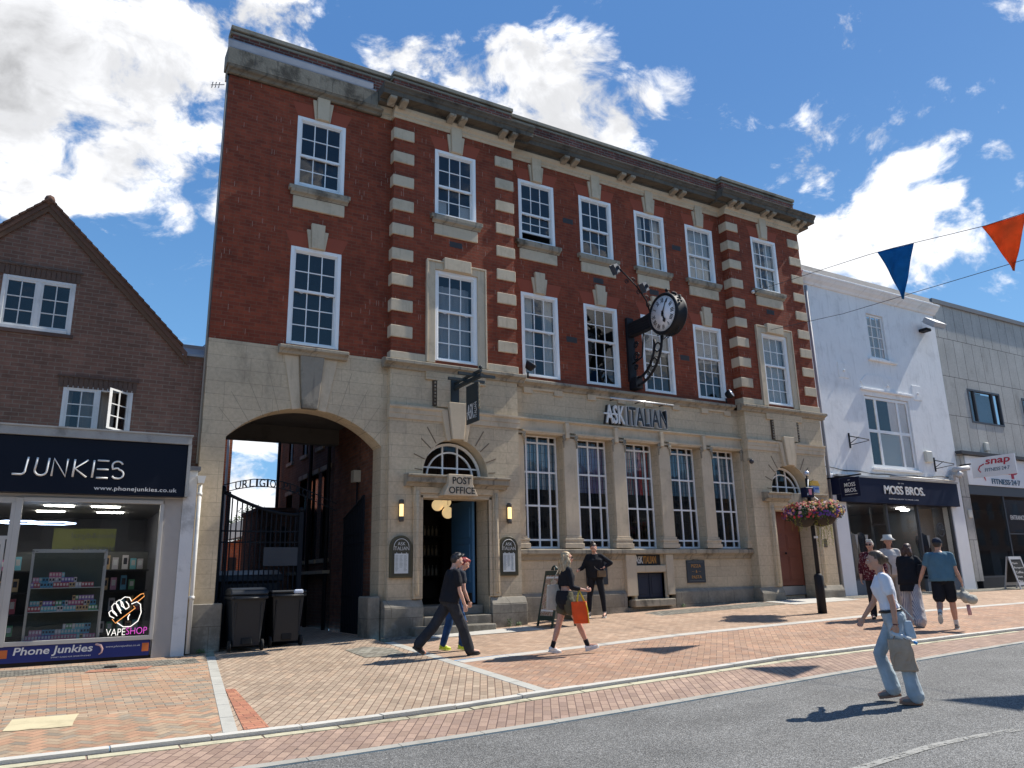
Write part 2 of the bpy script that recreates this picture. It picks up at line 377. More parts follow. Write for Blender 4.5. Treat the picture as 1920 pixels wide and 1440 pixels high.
def blocks(name, cols, bw, bh, rot=0., ms=.006, mort=(.09, .07, .055), seed=0, bmp=.6):
    m, n = newmat(name); p = n.pos(); x, y, z = n.sep(p)
    ca, sa = math.cos(rot), math.sin(rot)
    u = n.m('ADD', n.m('MULTIPLY', x, ca), n.m('MULTIPLY', y, sa)); v = n.m('SUBTRACT', n.m('MULTIPLY', y, ca), n.m('MULTIPLY', x, sa))
    row = n.m('FLOOR', n.m('DIVIDE', v, bh)); sh = n.m('MULTIPLY', n.m('FLOORED_MODULO', row, 2), .5)
    uu = n.m('ADD', n.m('DIVIDE', u, bw), sh); ci = n.m('FLOOR', uu); fx = n.m('FRACT', uu); fy = n.m('FRACT', n.m('DIVIDE', v, bh))
    def ed(f, sz):
        dd = n.m('MULTIPLY', n.m('MINIMUM', f, n.m('SUBTRACT', 1, f)), sz); return n.ramp(dd, ms*.6, ms*1.5, 1, 0)
    J = n.m('MAXIMUM', ed(fx, bw), ed(fy, bh)); wn = n.white(n.comb(ci, row, seed)); wn2 = n.white(n.comb(row, ci, seed+3))
    c = paver(n, p, wn, wn2, cols); c = n.mix(n.m('MULTIPLY', J, .7), c, mort)
    h = n.m('ADD', n.m('MULTIPLY', J, -1), n.m('MULTIPLY', wn2, .3))
    n.out(n.bsdf(c, .85, 0, .3, n.bump(n.m('ADD', h, n.m('MULTIPLY', n.noise(p, 90, 3), .35)), bmp, .008))); return m
pv_left = herring('paving_buff_mix', [(.44,.29,.20),(.39,.285,.205),(.31,.255,.205),(.45,.265,.18),(.42,.31,.225),(.42,.25,.17)], seed=1., diag=True)
pv_run = blocks('paving_buff_running', [(.44,.30,.21),(.40,.285,.21),(.31,.265,.22),(.45,.275,.185),(.43,.32,.24),(.42,.265,.185)], .21, .105, rot=0., ms=.005, mort=(.13,.09,.07), seed=21)
pv_mid = blocks('paving_pink_block', [(.42,.32,.25),(.39,.295,.23),(.44,.34,.265),(.37,.28,.22),(.43,.315,.24)], .2, .1, rot=R(62), ms=.0065, mort=(.14,.08,.055))
pv_right = herring('paving_red_herringbone', [(.43,.255,.18),(.40,.245,.18),(.45,.285,.205),(.37,.245,.19),(.42,.27,.20)], seed=2., diag=True)
pv_far = herring('paving_pale_red', [(.44,.305,.23),(.42,.29,.22),(.46,.325,.25),(.43,.29,.215)], seed=4., diag=False)
pv_band = blocks('gutter_pink_block', [(.39,.27,.22),(.36,.245,.20),(.41,.285,.23),(.36,.25,.21)], .2, .1, rot=R(58), ms=.006, mort=(.13,.08,.065), seed=3)
setts = blocks('grey_setts', [(.20,.185,.165),(.26,.245,.22),(.155,.145,.13),(.23,.21,.18)], .11, .1, rot=.03, ms=.011, mort=(.07,.065,.055), seed=8, bmp=1.)
edgem = surf('road_edging_stone', (.38,.36,.31), .85, .16, 4, .3, 90, dirt=.4)
slabm = surf('granite_strip', (.46,.445,.39), .8, .14, 3, .25, 110, dirt=.25)
kerbm = surf('kerb_stone', (.58,.555,.49), .8, .14, 4, .35, 70, dirt=.2)
paleslab = surf('pale_paving_slab', (.52,.49,.43), .85, .12, 3, .2, 90, dirt=.2)
yellowm = surf('worn_yellow_paint', (.52,.48,.33), .85, .22, 5, .4, 60, dirt=.7)
dropm = surf('dark_kerb_joint', (.06,.055,.05), .9)
def asph():
    m, n = newmat('asphalt'); p = n.pos()
    a = n.noise(p, 62, 3, .7); b = n.noise(p, 1.1, 5, .6); c2 = n.noise(p, 26, 3, .6)
    vo = n.node('ShaderNodeTexVoronoi'); n.put(vo.inputs['Vector'], p); n.put(vo.inputs['Scale'], 115.); chip = n.white(vo.outputs['Position'])
    v = n.ramp(chip, .2, 1., .085, .30, False); v = n.m('MULTIPLY', v, n.ramp(a, .3, .65, .55, 1.35, False))
    v = n.m('MULTIPLY', v, n.ramp(b, .3, .7, .84, 1.14, False)); v = n.m('MULTIPLY', v, n.ramp(n.noise(n.vm('MULTIPLY', p, (.12, .9, 1)), 1.3, 4, .6), .35, .65, .9, 1.1, False)); v = n.m('MULTIPLY', v, n.ramp(n.noise(p, 2.3, 6, .75), .66, .74, 1, .55)); v = n.m('MULTIPLY', v, n.ramp(c2, .3, .7, .8, 1.2, False))
    c = n.vm('SCALE', (1.0, .985, .93), sc=v)
    h = n.m('ADD', vo.outputs['Distance'], n.m('MULTIPLY', a, .6))
    n.out(n.bsdf(c, .75, 0, .35, n.bump(h, .7, .01))); return m
asphalt = asph()
# ---------------------------------------------------------------- ground sheets
def frange(a, b, st):
    k = max(1, int(math.ceil((b-a)/st))); return [a+(b-a)*i/k for i in range(k+1)]
def sheet(name, xa, xb, ys, mt, dz=0., st=.6, left=None, right=None, label=None, yb=None, far=False):
    """strip of ground; left/right give the x limit as a function of y, yb the far y limit as function of x"""
    mb = MB(); us = frange(0, 1, 1/max(2, (xb-xa)/st)) if not far else None
    if far: xs = sorted(set([-300, -120, -60, -40, -20, -8, -4, 0]+frange(0, 40, .8)+[50, 60, 80, 120, 300])); us = [(x-xs[0])/(xs[-1]-xs[0]) for x in xs]; xa, xb = xs[0], xs[-1]
    for j, y in enumerate(ys):
        l = left(y) if left else xa; r = right(y) if right else xb
        for u in us: x = l+(r-l)*u; mb.v.append((x, y, gz(x, y)+dz))
    k = len(us)
    for j in range(len(ys)-1):
        for i in range(k-1): a = j*k+i; mb.f.append((a, a+1, a+k+1, a+k)); mb.mi.append(0); mb.sm.append(False)
    return mb.build(name, mt, kind='structure')
LS = lambda y: 2.6+(y+7.2)*.128      # axis of the left granite strip (leans with the old boundary)
RS = lambda y: 6.45+(y+7.2)*.035
yw = [-7.05, -6, -5, -4, -3, -2, -1.2, -.3, .4, 3, 12]
sheet('pavement_left', -8, 0, [-5.35, -5, -4, -3, -2, -1.2, -.3, .4, 3, 12], pv_run, left=lambda y: -8, right=lambda y: LS(y)-.07)
sheet('pavement_left_kerbside', -8, 0, [-7.05, -6.2, -5.35], pv_left, left=lambda y: -8, right=lambda y: LS(y)-.07)
sheet('pavement_crossover', 0, 4, yw, pv_mid, left=lambda y: LS(y)+.07, right=lambda y: RS(y)-.09)
sheet('pavement_right', 6, 30, [-7.05, -6, -5, -4.25], pv_right, left=lambda y: RS(y)+.09, right=lambda y: 60, st=.7)
sheet('pavement_by_wall', 6, 30, [-4.0, -3, -2, -1.2, -.3, .4, 3, 12], pv_far, left=lambda y: RS(y)+.09, right=lambda y: 60, st=.7)
sheet('pavement_far_left', -60, -8, [-7.05, -.3, .4, 12], pv_left, st=8)
sheet('pavement_far_right', 60, 200, [-7.05, -.3, .4, 12], pv_far, st=10)
def jstrip(name, pts, wd, mt, piece=.9, dz=.004, gap=.012):
    """row of slabs laid along a polyline"""
    mb = MB(); acc = []
    for a, b in zip(pts, pts[1:]):
        L = math.hypot(b[0]-a[0], b[1]-a[1]); k = max(1, round(L/piece)); tx, ty = (b[0]-a[0])/L, (b[1]-a[1])/L; nx, ny = -ty*wd/2, tx*wd/2
        for i in range(k):
            s0 = L*i/k+gap/2; s1 = L*(i+1)/k-gap/2; q = []
            for s_, sg in ((s0, -1), (s1, -1), (s1, 1), (s0, 1)):
                x = a[0]+tx*s_+nx*sg; y = a[1]+ty*s_+ny*sg; q.append((x, y, gz(x, y)+dz))
            lo = [(x, y, z-.04) for x, y, z in q]; mb.add(q+lo, [(0, 1, 2, 3), (4, 5, 1, 0), (5, 6, 2, 1), (6, 7, 3, 2), (7, 4, 0, 3)])
    return mb.build(name, mt, kind='structure')
jstrip('paving_strip_left', [(LS(-7.04), -7.04), (LS(-.75), -.75)], .145, slabm, .75)
jstrip('paving_strip_crossing', [(RS(-7.04), -7.04), (RS(-1.1), -1.1)], .175, slabm, .7)
jstrip('paving_strip_along', [(6.66, -4.22), (7.6, -4.17), (8.4, -4.14), (9.62, -4.12), (60, -4.12)], .25, paleslab, .85)
# kerb, painted line, gutter band, edging, road
def run(name, y0, y1, mt, piece, dz, face=.05, gap=.012, x0=-14, x1=70, hoff=0., jit=.0):
    mb = MB(); x = x0
    while x < x1:
        xe = x+piece; a, b = x+gap/2, xe-gap/2; j = random.uniform(-jit, jit)
        t = [(a, y0, gz(a, y1 if hoff else y0)+dz+j), (b, y0, gz(b, y1 if hoff else y0)+dz+j), (b, y1, gz(b, y1)+dz+j), (a, y1, gz(a, y1)+dz+j)]
        lo = [(p[0], p[1], p[2]-face) for p in t]
        mb.add(t+lo, [(0, 1, 2, 3), (4, 5, 1, 0), (5, 6, 2, 1), (6, 7, 3, 2), (7, 4, 0, 3)]); x = xe
    return mb.build(name, mt, kind='structure')
run('kerb', -7.2, -7.05, kerbm, .914, .006, .09, .014, x0=-14.1+.06, hoff=1, jit=.004)
sheet('gutter_joint', -14, 70, [-7.222, -7.19], dropm, -.012, far=False)
run('yellow_line', -7.355, -7.235, yellowm, .80, .007, .03, .02, x0=-13.9, x1=16.6, jit=.003)
sheet('gutter_band', -14, 70, [-8.28, -7.85, -7.222], pv_band, 0)
run('road_edging', -8.40, -8.28, edgem, .914, .006, .03, .008, x0=-14.3)
sheet('road', 0, 0, [-60, -30, -18.4, -14, -12, -10, -9, -8.42], asphalt, -.004, far=True)
sheet('ground_beyond', 0, 0, [12, 40, 120, 600], surf('far_ground', (.2, .18, .15)), 0, far=True)
def patch(name, pts, mt, dz):
    mb = MB(); mb.add([(x, y, gz(x, y)+dz) for x, y in pts], [tuple(range(len(pts)))]); return mb.build(name, mt, kind='structure', recalc=False)
sheet('sett_margin_left', -8, 2, [-1.45, -.9, .2], setts, .004, left=lambda y: -8, right=lambda y: 3.15)
sheet('sett_margin_right', 10, 2, [-1.28, -.6, .1], setts, .004, left=lambda y: 10.1, right=lambda y: 17.75)
sheet('sett_margin_door', 6, 2, [-.95, -.3], setts, .004, left=lambda y: 6.75, right=lambda y: 7.42)
sheet('sett_margin_far', 10, 2, [-.95, -.4, .1], setts, .004, left=lambda y: 20.9, right=lambda y: 45)
patch('door_slab', [(7.4, -1.15), (10.05, -1.5), (10.05, -.7), (7.4, -.7)], paleslab, .008)
patch('door_slab_right', [(17.9, -1.45), (20.8, -1.3), (20.8, -.25), (17.9, -.25)], paleslab, .008)
redp = blocks('new_red_brick_patch', [(.46,.20,.13),(.43,.18,.12),(.48,.22,.14)], .2, .1, ms=.004, seed=9)
patch('red_patch', [(1.42, -1.66), (2.3, -1.72), (2.42, -1.42), (1.5, -1.38)], redp, .008)
patch('red_wedge', [(2.76, -7.03), (3.02, -7.03), (3.16, -4.4), (3.04, -4.35)], redp, .006)
patch('yellow_patch', [(.56, -5.78), (.7, -5.83), (.82, -5.80), (.95, -5.86), (1.2, -5.86), (1.22, -5.6), (1.25, -5.35), (1.28, -5.15), (1.1, -5.16), (.9, -5.13), (.62, -5.14), (.60, -5.4)], surf('pale_yellow_paint', (.62,.53,.33), .8, .14, 4, .3, 60, dirt=.25), .006)
patch('grate_patch', [(5.6, -2.75), (6.3, -2.95), (6.4, -1.95), (6.05, -1.4), (5.62, -1.6)], blocks('worn_concrete_sets', [(.27,.25,.21),(.34,.32,.28),(.22,.2,.17)], .2, .08, rot=.4, ms=.012, mort=(.10,.09,.08), seed=11), .007)
t = MB().box(1.72, 1.9, -1.28, -1.14, gz(1.8, -1.2)+.004, gz(1.8, -1.2)+.03); tag(t.build('drain_cover', surf('cast_iron', (.035,.033,.03), .6, metal=.3), bevel=.004), 'small black iron drain cover set in the grey setts by the red patch', 'drain cover')
def wornpaint():
    m, n = newmat('worn_road_paint'); p = n.pos(); f = n.ramp(n.m('ADD', n.m('MULTIPLY', n.noise(p, 30, 4, .7), .7), n.m('MULTIPLY', n.noise(p, 3, 3), .5)), .52, .66, 0, .8); b = n.bsdf((.42, .41, .37), .8)
    t = n.node('ShaderNodeBsdfTransparent'); x = n.node('ShaderNodeMixShader'); n.put(x.inputs[0], f); n.nt.links.new(t.outputs[0], x.inputs[1]); n.nt.links.new(b, x.inputs[2]); n.out(x.outputs[0]); return m
wl = [(6.2, -11.46), (6.79, -11.43), (7.31, -11.4), (7.85, -11.38), (8.3, -11.41), (8.62, -11.46), (9.02, -11.53)]
mb = MB()
for (a, ya), (b, yb) in zip(wl, wl[1:]): mb.quad((a, ya-.05, gz(a, ya)+.002), (b, yb-.05, gz(b, yb)+.002), (b, yb+.05, gz(b, yb)+.002), (a, ya+.05, gz(a, ya)+.002))
mb.build('worn_road_line', wornpaint(), kind='structure')
# ---------------------------------------------------------------- building materials
brick = brickmat('red_brick', (.272,.061,.029), (.190,.044,.023), (.19,.09,.055), grime=.34, ms=.006, eff=.4)
rubbed = surf('rubbed_orange_brick', (.30,.070,.036), .85, .12, 4, .1)
stone = ashlar('limestone', (.58,.472,.322), (.525,.43,.30), .74, .27, zoff=-.13, grime=.34, joint=(.33,.27,.19), ms=.0035)
stonep = surf('limestone_plain', (.565,.465,.33), .85, .14, 1.6, .25, 45, dirt=.25, streak=.16)
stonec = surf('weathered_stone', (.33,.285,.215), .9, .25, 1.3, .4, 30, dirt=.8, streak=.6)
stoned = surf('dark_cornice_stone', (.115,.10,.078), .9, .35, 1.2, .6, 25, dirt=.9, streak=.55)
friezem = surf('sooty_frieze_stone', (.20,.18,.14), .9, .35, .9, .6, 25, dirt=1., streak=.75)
plinthm = ashlar('plinth_stone', (.32,.29,.235), (.28,.25,.20), .95, .45, zoff=.1, grime=.75)
parbrick = brickmat('parapet_brick', (.22,.06,.04), (.12,.045,.035), (.20,.17,.14), grime=1.0, ms=.011)
white = surf('white_paint', (.86,.86,.84), .45, .05, 2, .06, 50, dirt=.05)
oldwhite = surf('old_white_paint', (.62,.62,.60), .6, .12, 4, .3, 50, dirt=.35)
lead = surf('lead_sheet', (.22,.235,.26), .5, .15, 3, .1, 30, metal=.3, dirt=.2)
iron = surf('black_iron', (.012,.013,.017), .6, .1, 5, .1, 60, spec=.25)
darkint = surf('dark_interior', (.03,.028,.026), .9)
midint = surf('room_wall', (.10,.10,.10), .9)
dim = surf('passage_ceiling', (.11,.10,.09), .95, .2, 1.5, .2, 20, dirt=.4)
pane = glass('window_glass', .80, 0, .035, .9, .055)
shopglass = glass('shop_glass', .88, 0, .008, .55, .05)
leadm = surf('leading', (.03,.03,.032), .5)
cur_grey = surf('grey_curtain', (.50,.52,.54), .9, .08, 3, .1)
cur_white = surf('pale_curtain', (.84,.84,.80), .9, .06, 3, .1)
blindm = surf('white_blind', (.78,.79,.79), .7, .03, 3, 0)
def stripes(name, cols, wd=.035):
    m, n = newmat(name); x, y, z = n.sep(n.pos()); k = n.white(n.comb(n.m('FLOOR', n.m('DIVIDE', x, wd)), 3.3, 1))
    c = cols[0]
    for i, cc in enumerate(cols[1:]): c = n.mix(n.m('GREATER_THAN', k, (i+1)/len(cols)), c, cc)
    n.out(n.bsdf(c, .9, 0, .2)); return m
bluestripe = stripes('blue_striped_curtain', [(.16,.36,.52),(.24,.45,.6),(.5,.65,.75),(.10,.22,.36),(.8,.88,.92),(.2,.40,.54)])
redstripe = stripes('red_striped_curtain', [(.75,.12,.10),(.16,.22,.34),(.5,.65,.65),(.6,.08,.12),(.36,.10,.2),(.26,.34,.45)])
purplestripe = stripes('violet_striped_curtain', [(.28,.32,.55),(.36,.46,.65),(.65,.72,.82),(.16,.2,.36),(.38,.26,.48),(.48,.56,.68)])
# ---------------------------------------------------------------- main building
B = thing('brick_building', 'three-storey red brick and limestone corner-less terrace block with arch, white sash windows and heavy cornice', 'building', (12.1, .2, .6))
B['label'] = 'large three-storey red brick and pale stone building with carriage arch and white sash windows'
def wall(mb, x0, x1, z0, z1, y, holes, depth=.22, m=0, mr=None):
    """front face with rectangular holes and their reveals"""
    mr = m if mr is None else mr
    xs = sorted(set([x0, x1]+[h[0] for h in holes]+[h[1] for h in holes])); zs = sorted(set([z0, z1]+[h[2] for h in holes]+[h[3] for h in holes]))
    xs = [x for x in xs if x0 <= x <= x1]; zs = [z for z in zs if z0 <= z <= z1]
    for a, b in zip(xs, xs[1:]):
        for c, d_ in zip(zs, zs[1:]):
            mx, mz = (a+b)/2, (c+d_)/2
            if not any(h[0] < mx < h[1] and h[2] < mz < h[3] for h in holes): mb.quad((a, y, c), (b, y, c), (b, y, d_), (a, y, d_), m)
    for h in holes:
        a, b, c, d_ = h[:4]; Y = y+depth
        mb.quad((a, y, c), (a, Y, c), (a, Y, d_), (a, y, d_), mr); mb.quad((b, Y, c), (b, y, c), (b, y, d_), (b, Y, d_), mr)
        mb.quad((a, y, d_), (b, y, d_), (b, Y, d_), (a, Y, d_), mr); mb.quad((a, Y, c), (b, Y, c), (b, y, c), (a, y, c), mr)
W = 1.136; COL = {'A': 4.606, 'B': 7.972, 'C': 10.544, 'D': 12.52, 'E': 14.496, 'F': 16.476, 'G': 18.986}
YP = {'A': -.12, 'B': -.30, 'G': -.30}
Z2 = (10.46, 12.25); Z1 = (6.75, 9.01)
mb = MB()
def hs(cs): return [(COL[c], COL[c]+W, z[0], z[1]) for c in cs for z in (Z1, Z2)]
wall(mb, 3.06, 6.9, 6.66, 12.95, -.12, hs('A')); wall(mb, 6.9, 10.19, 6.6, 12.85, -.30, hs('B')); wall(mb, 10.19, 17.95, 6.6, 12.85, 0, hs('CDEF')); wall(mb, 17.95, 21.27, 6.6, 12.85, -.30, hs('G'))
for x, ya, yb in ((6.9, -.12, -.3), (17.95, 0, -.3)): mb.quad((x, ya, 6.6), (x, yb, 6.6), (x, yb, 12.95), (x, ya, 12.95))
for x, ya, yb in ((10.19, 0, -.3), (21.27, 9., -.3)): mb.quad((x, yb, 6.6), (x, ya, 6.6), (x, ya, 12.95), (x, yb, 12.95))
mb.quad((3.52, 3.3, .4), (3.06, -.12, .4), (3.06, -.12, 13.), (3.52, 3.3, 13.)); mb.quad((21.27, -.3, .5), (21.27, 9, .5), (21.27, 9, 6.6), (21.27, -.3, 6.6))
mb.quad((3.52, 3.3, 5.3), (3.52, 3.3, 13), (6.8, 3.3, 13), (6.8, 3.3, 5.3)); mb.quad((6.8, 9.4, .4), (6.8, 9.4, 13), (21.27, 9.4, 13), (21.27, 9.4, .4)); mb.quad((21.27, 9, .5), (21.27, 9.4, .5), (21.27, 9.4, 13), (21.27, 9, 13))
WH = [(4.3, 4.85, 5.4, 7.2), (5.9, 6.45, 5.4, 7.2), (7.5, 8.05, 5.4, 7.2), (3.6, 4.35, 2.4, 4.7), (4.7, 5.45, 2.4, 4.7), (5.8, 6.55, 2.4, 4.7), (7.4, 8.1, 2.4, 4.4)]
ys_ = sorted(set([3.3, 9.4]+[h[0] for h in WH]+[h[1] for h in WH])); zs_ = sorted(set([.4, 13]+[h[2] for h in WH]+[h[3] for h in WH]))
wm = MB()
for a, b in zip(ys_, ys_[1:]):
    for c, d_ in zip(zs_, zs_[1:]):
        if not any(h[0] < (a+b)/2 < h[1] and h[2] < (c+d_)/2 < h[3] for h in WH): wm.quad((6.8, b, c), (6.8, a, c), (6.8, a, d_), (6.8, b, d_))
for h in WH: wm.box(6.95, 6.98, h[0]-.02, h[1]+.02, h[2]-.02, h[3]+.02, 1); wm.box(6.74, 6.82, h[0]-.08, h[1]+.08, h[2]-.1, h[2], 2); wm.box(6.765, 6.82, h[0]-.08, h[1]+.08, h[3], h[3]+.12, 2)
for h in WH[:3]:
    for yy in (h[0], h[1]-.05): wm.box(6.86, 6.9, yy, yy+.05, h[2], h[3], 3)
    for zz in (h[2], (h[2]+h[3])/2, h[3]-.05): wm.box(6.855, 6.905, h[0], h[1], zz, zz+.045, 3)
for yy in (3.45, 5.15, 8.9): wm.tube([(6.70, yy, .6), (6.70, yy, 9)], .05, 8, m=4)
wm.box(6.62, 6.8, 3.4, 9.3, 2.02, 2.1, 2)
wm.build('rear_wing', [brickmat('wing_brick', (.12,.065,.045), (.08,.045,.035), (.10,.085,.07), grime=.6), surf('dark_glass', (.02,.022,.03), .15), stonec, oldwhite, iron], B)
mb.build('brick_wall', brick, B)
t = MB(); t.prism([(3.08, .2), (21.27, .2), (21.27, 9.4), (6.8, 9.4), (6.8, 3.3), (3.52, 3.3)], 'z', 12.96, 13.05); t.build('flat_roof', lead, B)
# rooms behind the glass
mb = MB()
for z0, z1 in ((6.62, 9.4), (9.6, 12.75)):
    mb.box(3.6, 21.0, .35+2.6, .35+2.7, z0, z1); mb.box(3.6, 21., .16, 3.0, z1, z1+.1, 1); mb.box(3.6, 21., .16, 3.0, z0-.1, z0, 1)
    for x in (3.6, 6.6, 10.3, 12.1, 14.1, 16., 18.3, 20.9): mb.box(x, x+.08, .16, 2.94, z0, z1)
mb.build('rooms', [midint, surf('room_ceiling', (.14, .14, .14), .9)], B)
mb = MB(); mb.box(7.2, 20.9, 6.3, 6.4, .6, 5.9); mb.box(6.95, 21., .45, 6.3, 5.75, 5.85); mb.box(6.95, 21., .4, 6.3, .9, 1.0); mb.box(7.15, 7.25, .5, 6.3, .9, 5.9); mb.box(20.95, 21.05, .3, 6.3, .9, 5.9)
mb.build('restaurant_interior', surf('restaurant_wall', (.10,.085,.07), .9), B)
def wavy(mb, x0, x1, z0, z1, y, amp=.025, wl=.13, m=0):
    k = max(6, int((x1-x0)/.02)); xs = [x0+(x1-x0)*i/k for i in range(k+1)]; ph = random.random()*6
    ys = [y+amp*math.sin(2*PI*x/wl+ph+.8*math.sin(x*9)) for x in xs]
    vs = [(x, yy, z0) for x, yy in zip(xs, ys)]+[(x, yy, z1) for x, yy in zip(xs, ys)]
    mb.add(vs, [(i, i+1, k+1+i+1, k+1+i) for i in range(k)], m, True)
def sash(c, z, rows, op=0., rail=.5, cur=None):
    x0 = COL[c]; x1 = x0+W; y = YP.get(c, 0); z0, z1 = z
    mb = MB(); f = .085
    mb.box(x0, x0+f, y-.004, y+.15, z0, z1).box(x1-f, x1, y-.004, y+.15, z0, z1).box(x0+f, x1-f, y-.004, y+.15, z1-f, z1).box(x0+f, x1-f, y-.02, y+.15, z0, z0+.05)
    mb.box(x0+f, x0+f+.02, y+.012, y+.03, z0+.05, z1-f).box(x1-f-.02, x1-f, y+.012, y+.03, z0+.05, z1-f).box(x0+f+.02, x1-f-.02, y+.012, y+.03, z1-f-.02, z1-f)
    fr = mb.build('window', white, B, bevel=.006)
    a, b = x0+f, x1-f; c0, c1 = z0+.05, z1-f; zr = c0+(c1-c0)*rail
    def sh(za, zb, ya, n_r, name, lift):
        s_ = MB(); st = .042
        s_.box(a, a+st, ya, ya+.04, za, zb).box(b-st, b, ya, ya+.04, za, zb).box(a+st, b-st, ya, ya+.04, zb-.045, zb).box(a+st, b-st, ya, ya+.04, za, za+.055)
        w_ = (b-a-2*st)/3
        for i in (1, 2): s_.box(a+st+w_*i-.011, a+st+w_*i+.011, ya+.008, ya+.034, za+.055, zb-.045)
        h_ = (zb-za-.1)/n_r
        for i in range(1, n_r): s_.box(a+st, b-st, ya+.010, ya+.032, za+.055+h_*i-.011, za+.055+h_*i+.011)
        if lift:
            for xc in (a+(b-a)*.2, a+(b-a)*.8):
                s_.tube([(xc+.05*math.cos(t), ya-.008, za-.003-.035*math.sin(t)) for t in [PI*i/8 for i in range(9)]], .007, 6)
        o = s_.build(name, white, fr)
        MB().box(a+st, b-st, ya+.018, ya+.023, za+.05, zb-.04).build('pane', pane, fr)
    sh(zr-.03, c1, y+.04, rows[0], 'upper_sash', True); sh(c0+op, zr+.02+op*.0, y+.085, rows[1], 'lower_sash', False)
    if op: pass
    if cur:
        k, zz = cur; mb = MB()
        if k == 'blind':
            s_ = z1-.08
            while s_ > zz: mb.box(a, b, y+.17, y+.185, s_-.035, s_-.004); s_ -= .04
            mb.build('blind', blindm, fr)
        elif k == 'side': wavy(mb, a, a+.34, z0, z1, y+.18, .015); wavy(mb, b-.32, b, z0, z1, y+.18, .015); mb.build('curtain', cur_white, fr)
        elif k == 'white': wavy(mb, a-.0, b+.0, z0+.05, z1-.08, y+.17, .012, .14); mb.build('net_curtain', cur_white, fr)
        elif k == 'grey': wavy(mb, a, b-.05, z0, z1-.32, y+.19, .018, .2); mb.build('curtain', cur_grey, fr)
        elif k == 'paper': mb.box(a+.04, a+.3, y+.15, y+.155, z0+.06, z0+.46); mb.box(b-.3, b-.03, y+.15, y+.155, z0+.06, z0+.44); mb.build('paper_sheet', blindm, fr)
    return fr
sash('A', Z2, (2, 2), .06, .47); sash('B', Z2, (2, 2), 0, .47, ('paper', 0)); sash('C', Z2, (2, 2), .24, .47); sash('D', Z2, (2, 2), 0, .47)
sash('E', Z2, (2, 2), 0, .47, ('side', 0)); sash('F', Z2, (2, 2), 0, .47, ('white', 0)); sash('G', Z2, (2, 2), 0, .47, ('side', 0))
sash('A', Z1, (2, 3), 0, .57); sash('B', Z1, (2, 3), 0, .57, ('grey', 0)); sash('C', Z1, (2, 3), 0, .57, ('side', 0)); sash('D', Z1, (2, 3), 0, .57)
sash('E', Z1, (2, 3), 0, .57, ('blind', 7.9)); sash('F', Z1, (2, 3), 0, .57, ('blind', 7.9)); sash('G', Z1, (2, 3), 0, .57, ('white', 0))
# sills with aprons, keystones, flat arches
def sill(c):
    x0 = COL[c]; y = YP.get(c, 0); mb = MB()
    mb.box(x0-.13, x0+W+.13, y-.13, y+.02, 10.33, 10.425); mb.prism([(y-.13, 10.33), (y-.04, 10.33), (y-.04, 10.21), (y-.07, 10.25), (y-.12, 10.28)][::1], 'x', x0-.09, x0+W+.09)
    mb.prism([(y-.13, 10.425), (y+.05, 10.425), (y+.05, 10.462)], 'x', x0-.13, x0+W+.13)
    o = mb.build('sill', stonec, B, bevel=.006)
    MB().box(x0-.02, x0+W+.02, y-.045, y+.02, 9.92, 10.21).build('apron', stonep, o, bevel=.01)
for c in 'ABCDEFG': sill(c)
def keystone(c, zb, zt, ztop):
    xc = COL[c]+W/2; y = YP.get(c, 0); mb = MB(); d_ = .02
    mb.prism([(xc-.115-d_, zb), (xc+.115+d_, zb), (xc+.155, ztop), (xc-.155, ztop)], 'y', y-.085, y+.02)
    for s_ in (-1, 1): mb.prism([(xc+s_*.137, zb), (xc+s_*.18, zb), (xc+s_*.245, zt), (xc+s_*.152, zt)], 'y', y-.045, y+.02)
    mb.build('keystone', stonep, B, bevel=.008)
    mb = MB()
    for s_ in (-1, 1):
        mb.prism([(xc+s_*.19, zb+.0), (xc+s_*(W/2), zb), (xc+s_*(W/2+.14), zb+.34), (xc+s_*.225, zb+.34)], 'y', y-.004, y+.02)
    mb.split('flat_arch', rubbed, B)
for c in 'ABCDEFG': keystone(c, 12.25, 12.74, 12.99)
for c in 'ACDEF': keystone(c, 9.01, 9.45, 9.60)
for c in 'BG':       # eared stone surrounds with block above
    x0 = COL[c]-.17; x1 = COL[c]+W+.21; x0 = COL[c]-.19; y = -.30; mb = MB()
    mb.box(x0, COL[c], y-.05, y+.02, 6.68, 9.19); mb.box(COL[c]+W, x1-.02, y-.05, y+.02, 6.68, 9.19); mb.box(COL[c], COL[c]+W, y-.05, y+.02, 9.01, 9.19)
    mb.box(x0-.04, x0, y-.08, y+.02, 6.68, 9.23); mb.box(x1-.02, x1+.02, y-.08, y+.02, 6.68, 9.23); mb.box(x0, x1-.02, y-.08, y+.02, 9.19, 9.23)
    o = mb.build('window_surround', stonep, B, bevel=.006)
    MB().box(COL[c]+W/2-.36, COL[c]+W/2+.36, y-.13, y+.02, 9.015, 9.32).build('key_block', stonep, B, bevel=.01)
# quoins: one block, then copies
q0 = None
for xa, xb, left in ((6.9, 7.41, 1), (9.67, 10.18, 0), (17.95, 18.42, 1), (20.72, 21.23, 0)):
    for k in range(9):
        zb = 12.235-k*.632; mb = MB()
        if left: mb.box(xa-.03, xb, -.335, -.0 if xa > 10 else -.12, zb, zb+.285)
        else: mb.box(xa, xb+(.03 if xa > 12 else .03), -.335, -.02, zb, zb+.285)
        mb.build('quoin', stonep, B, bevel=.012)
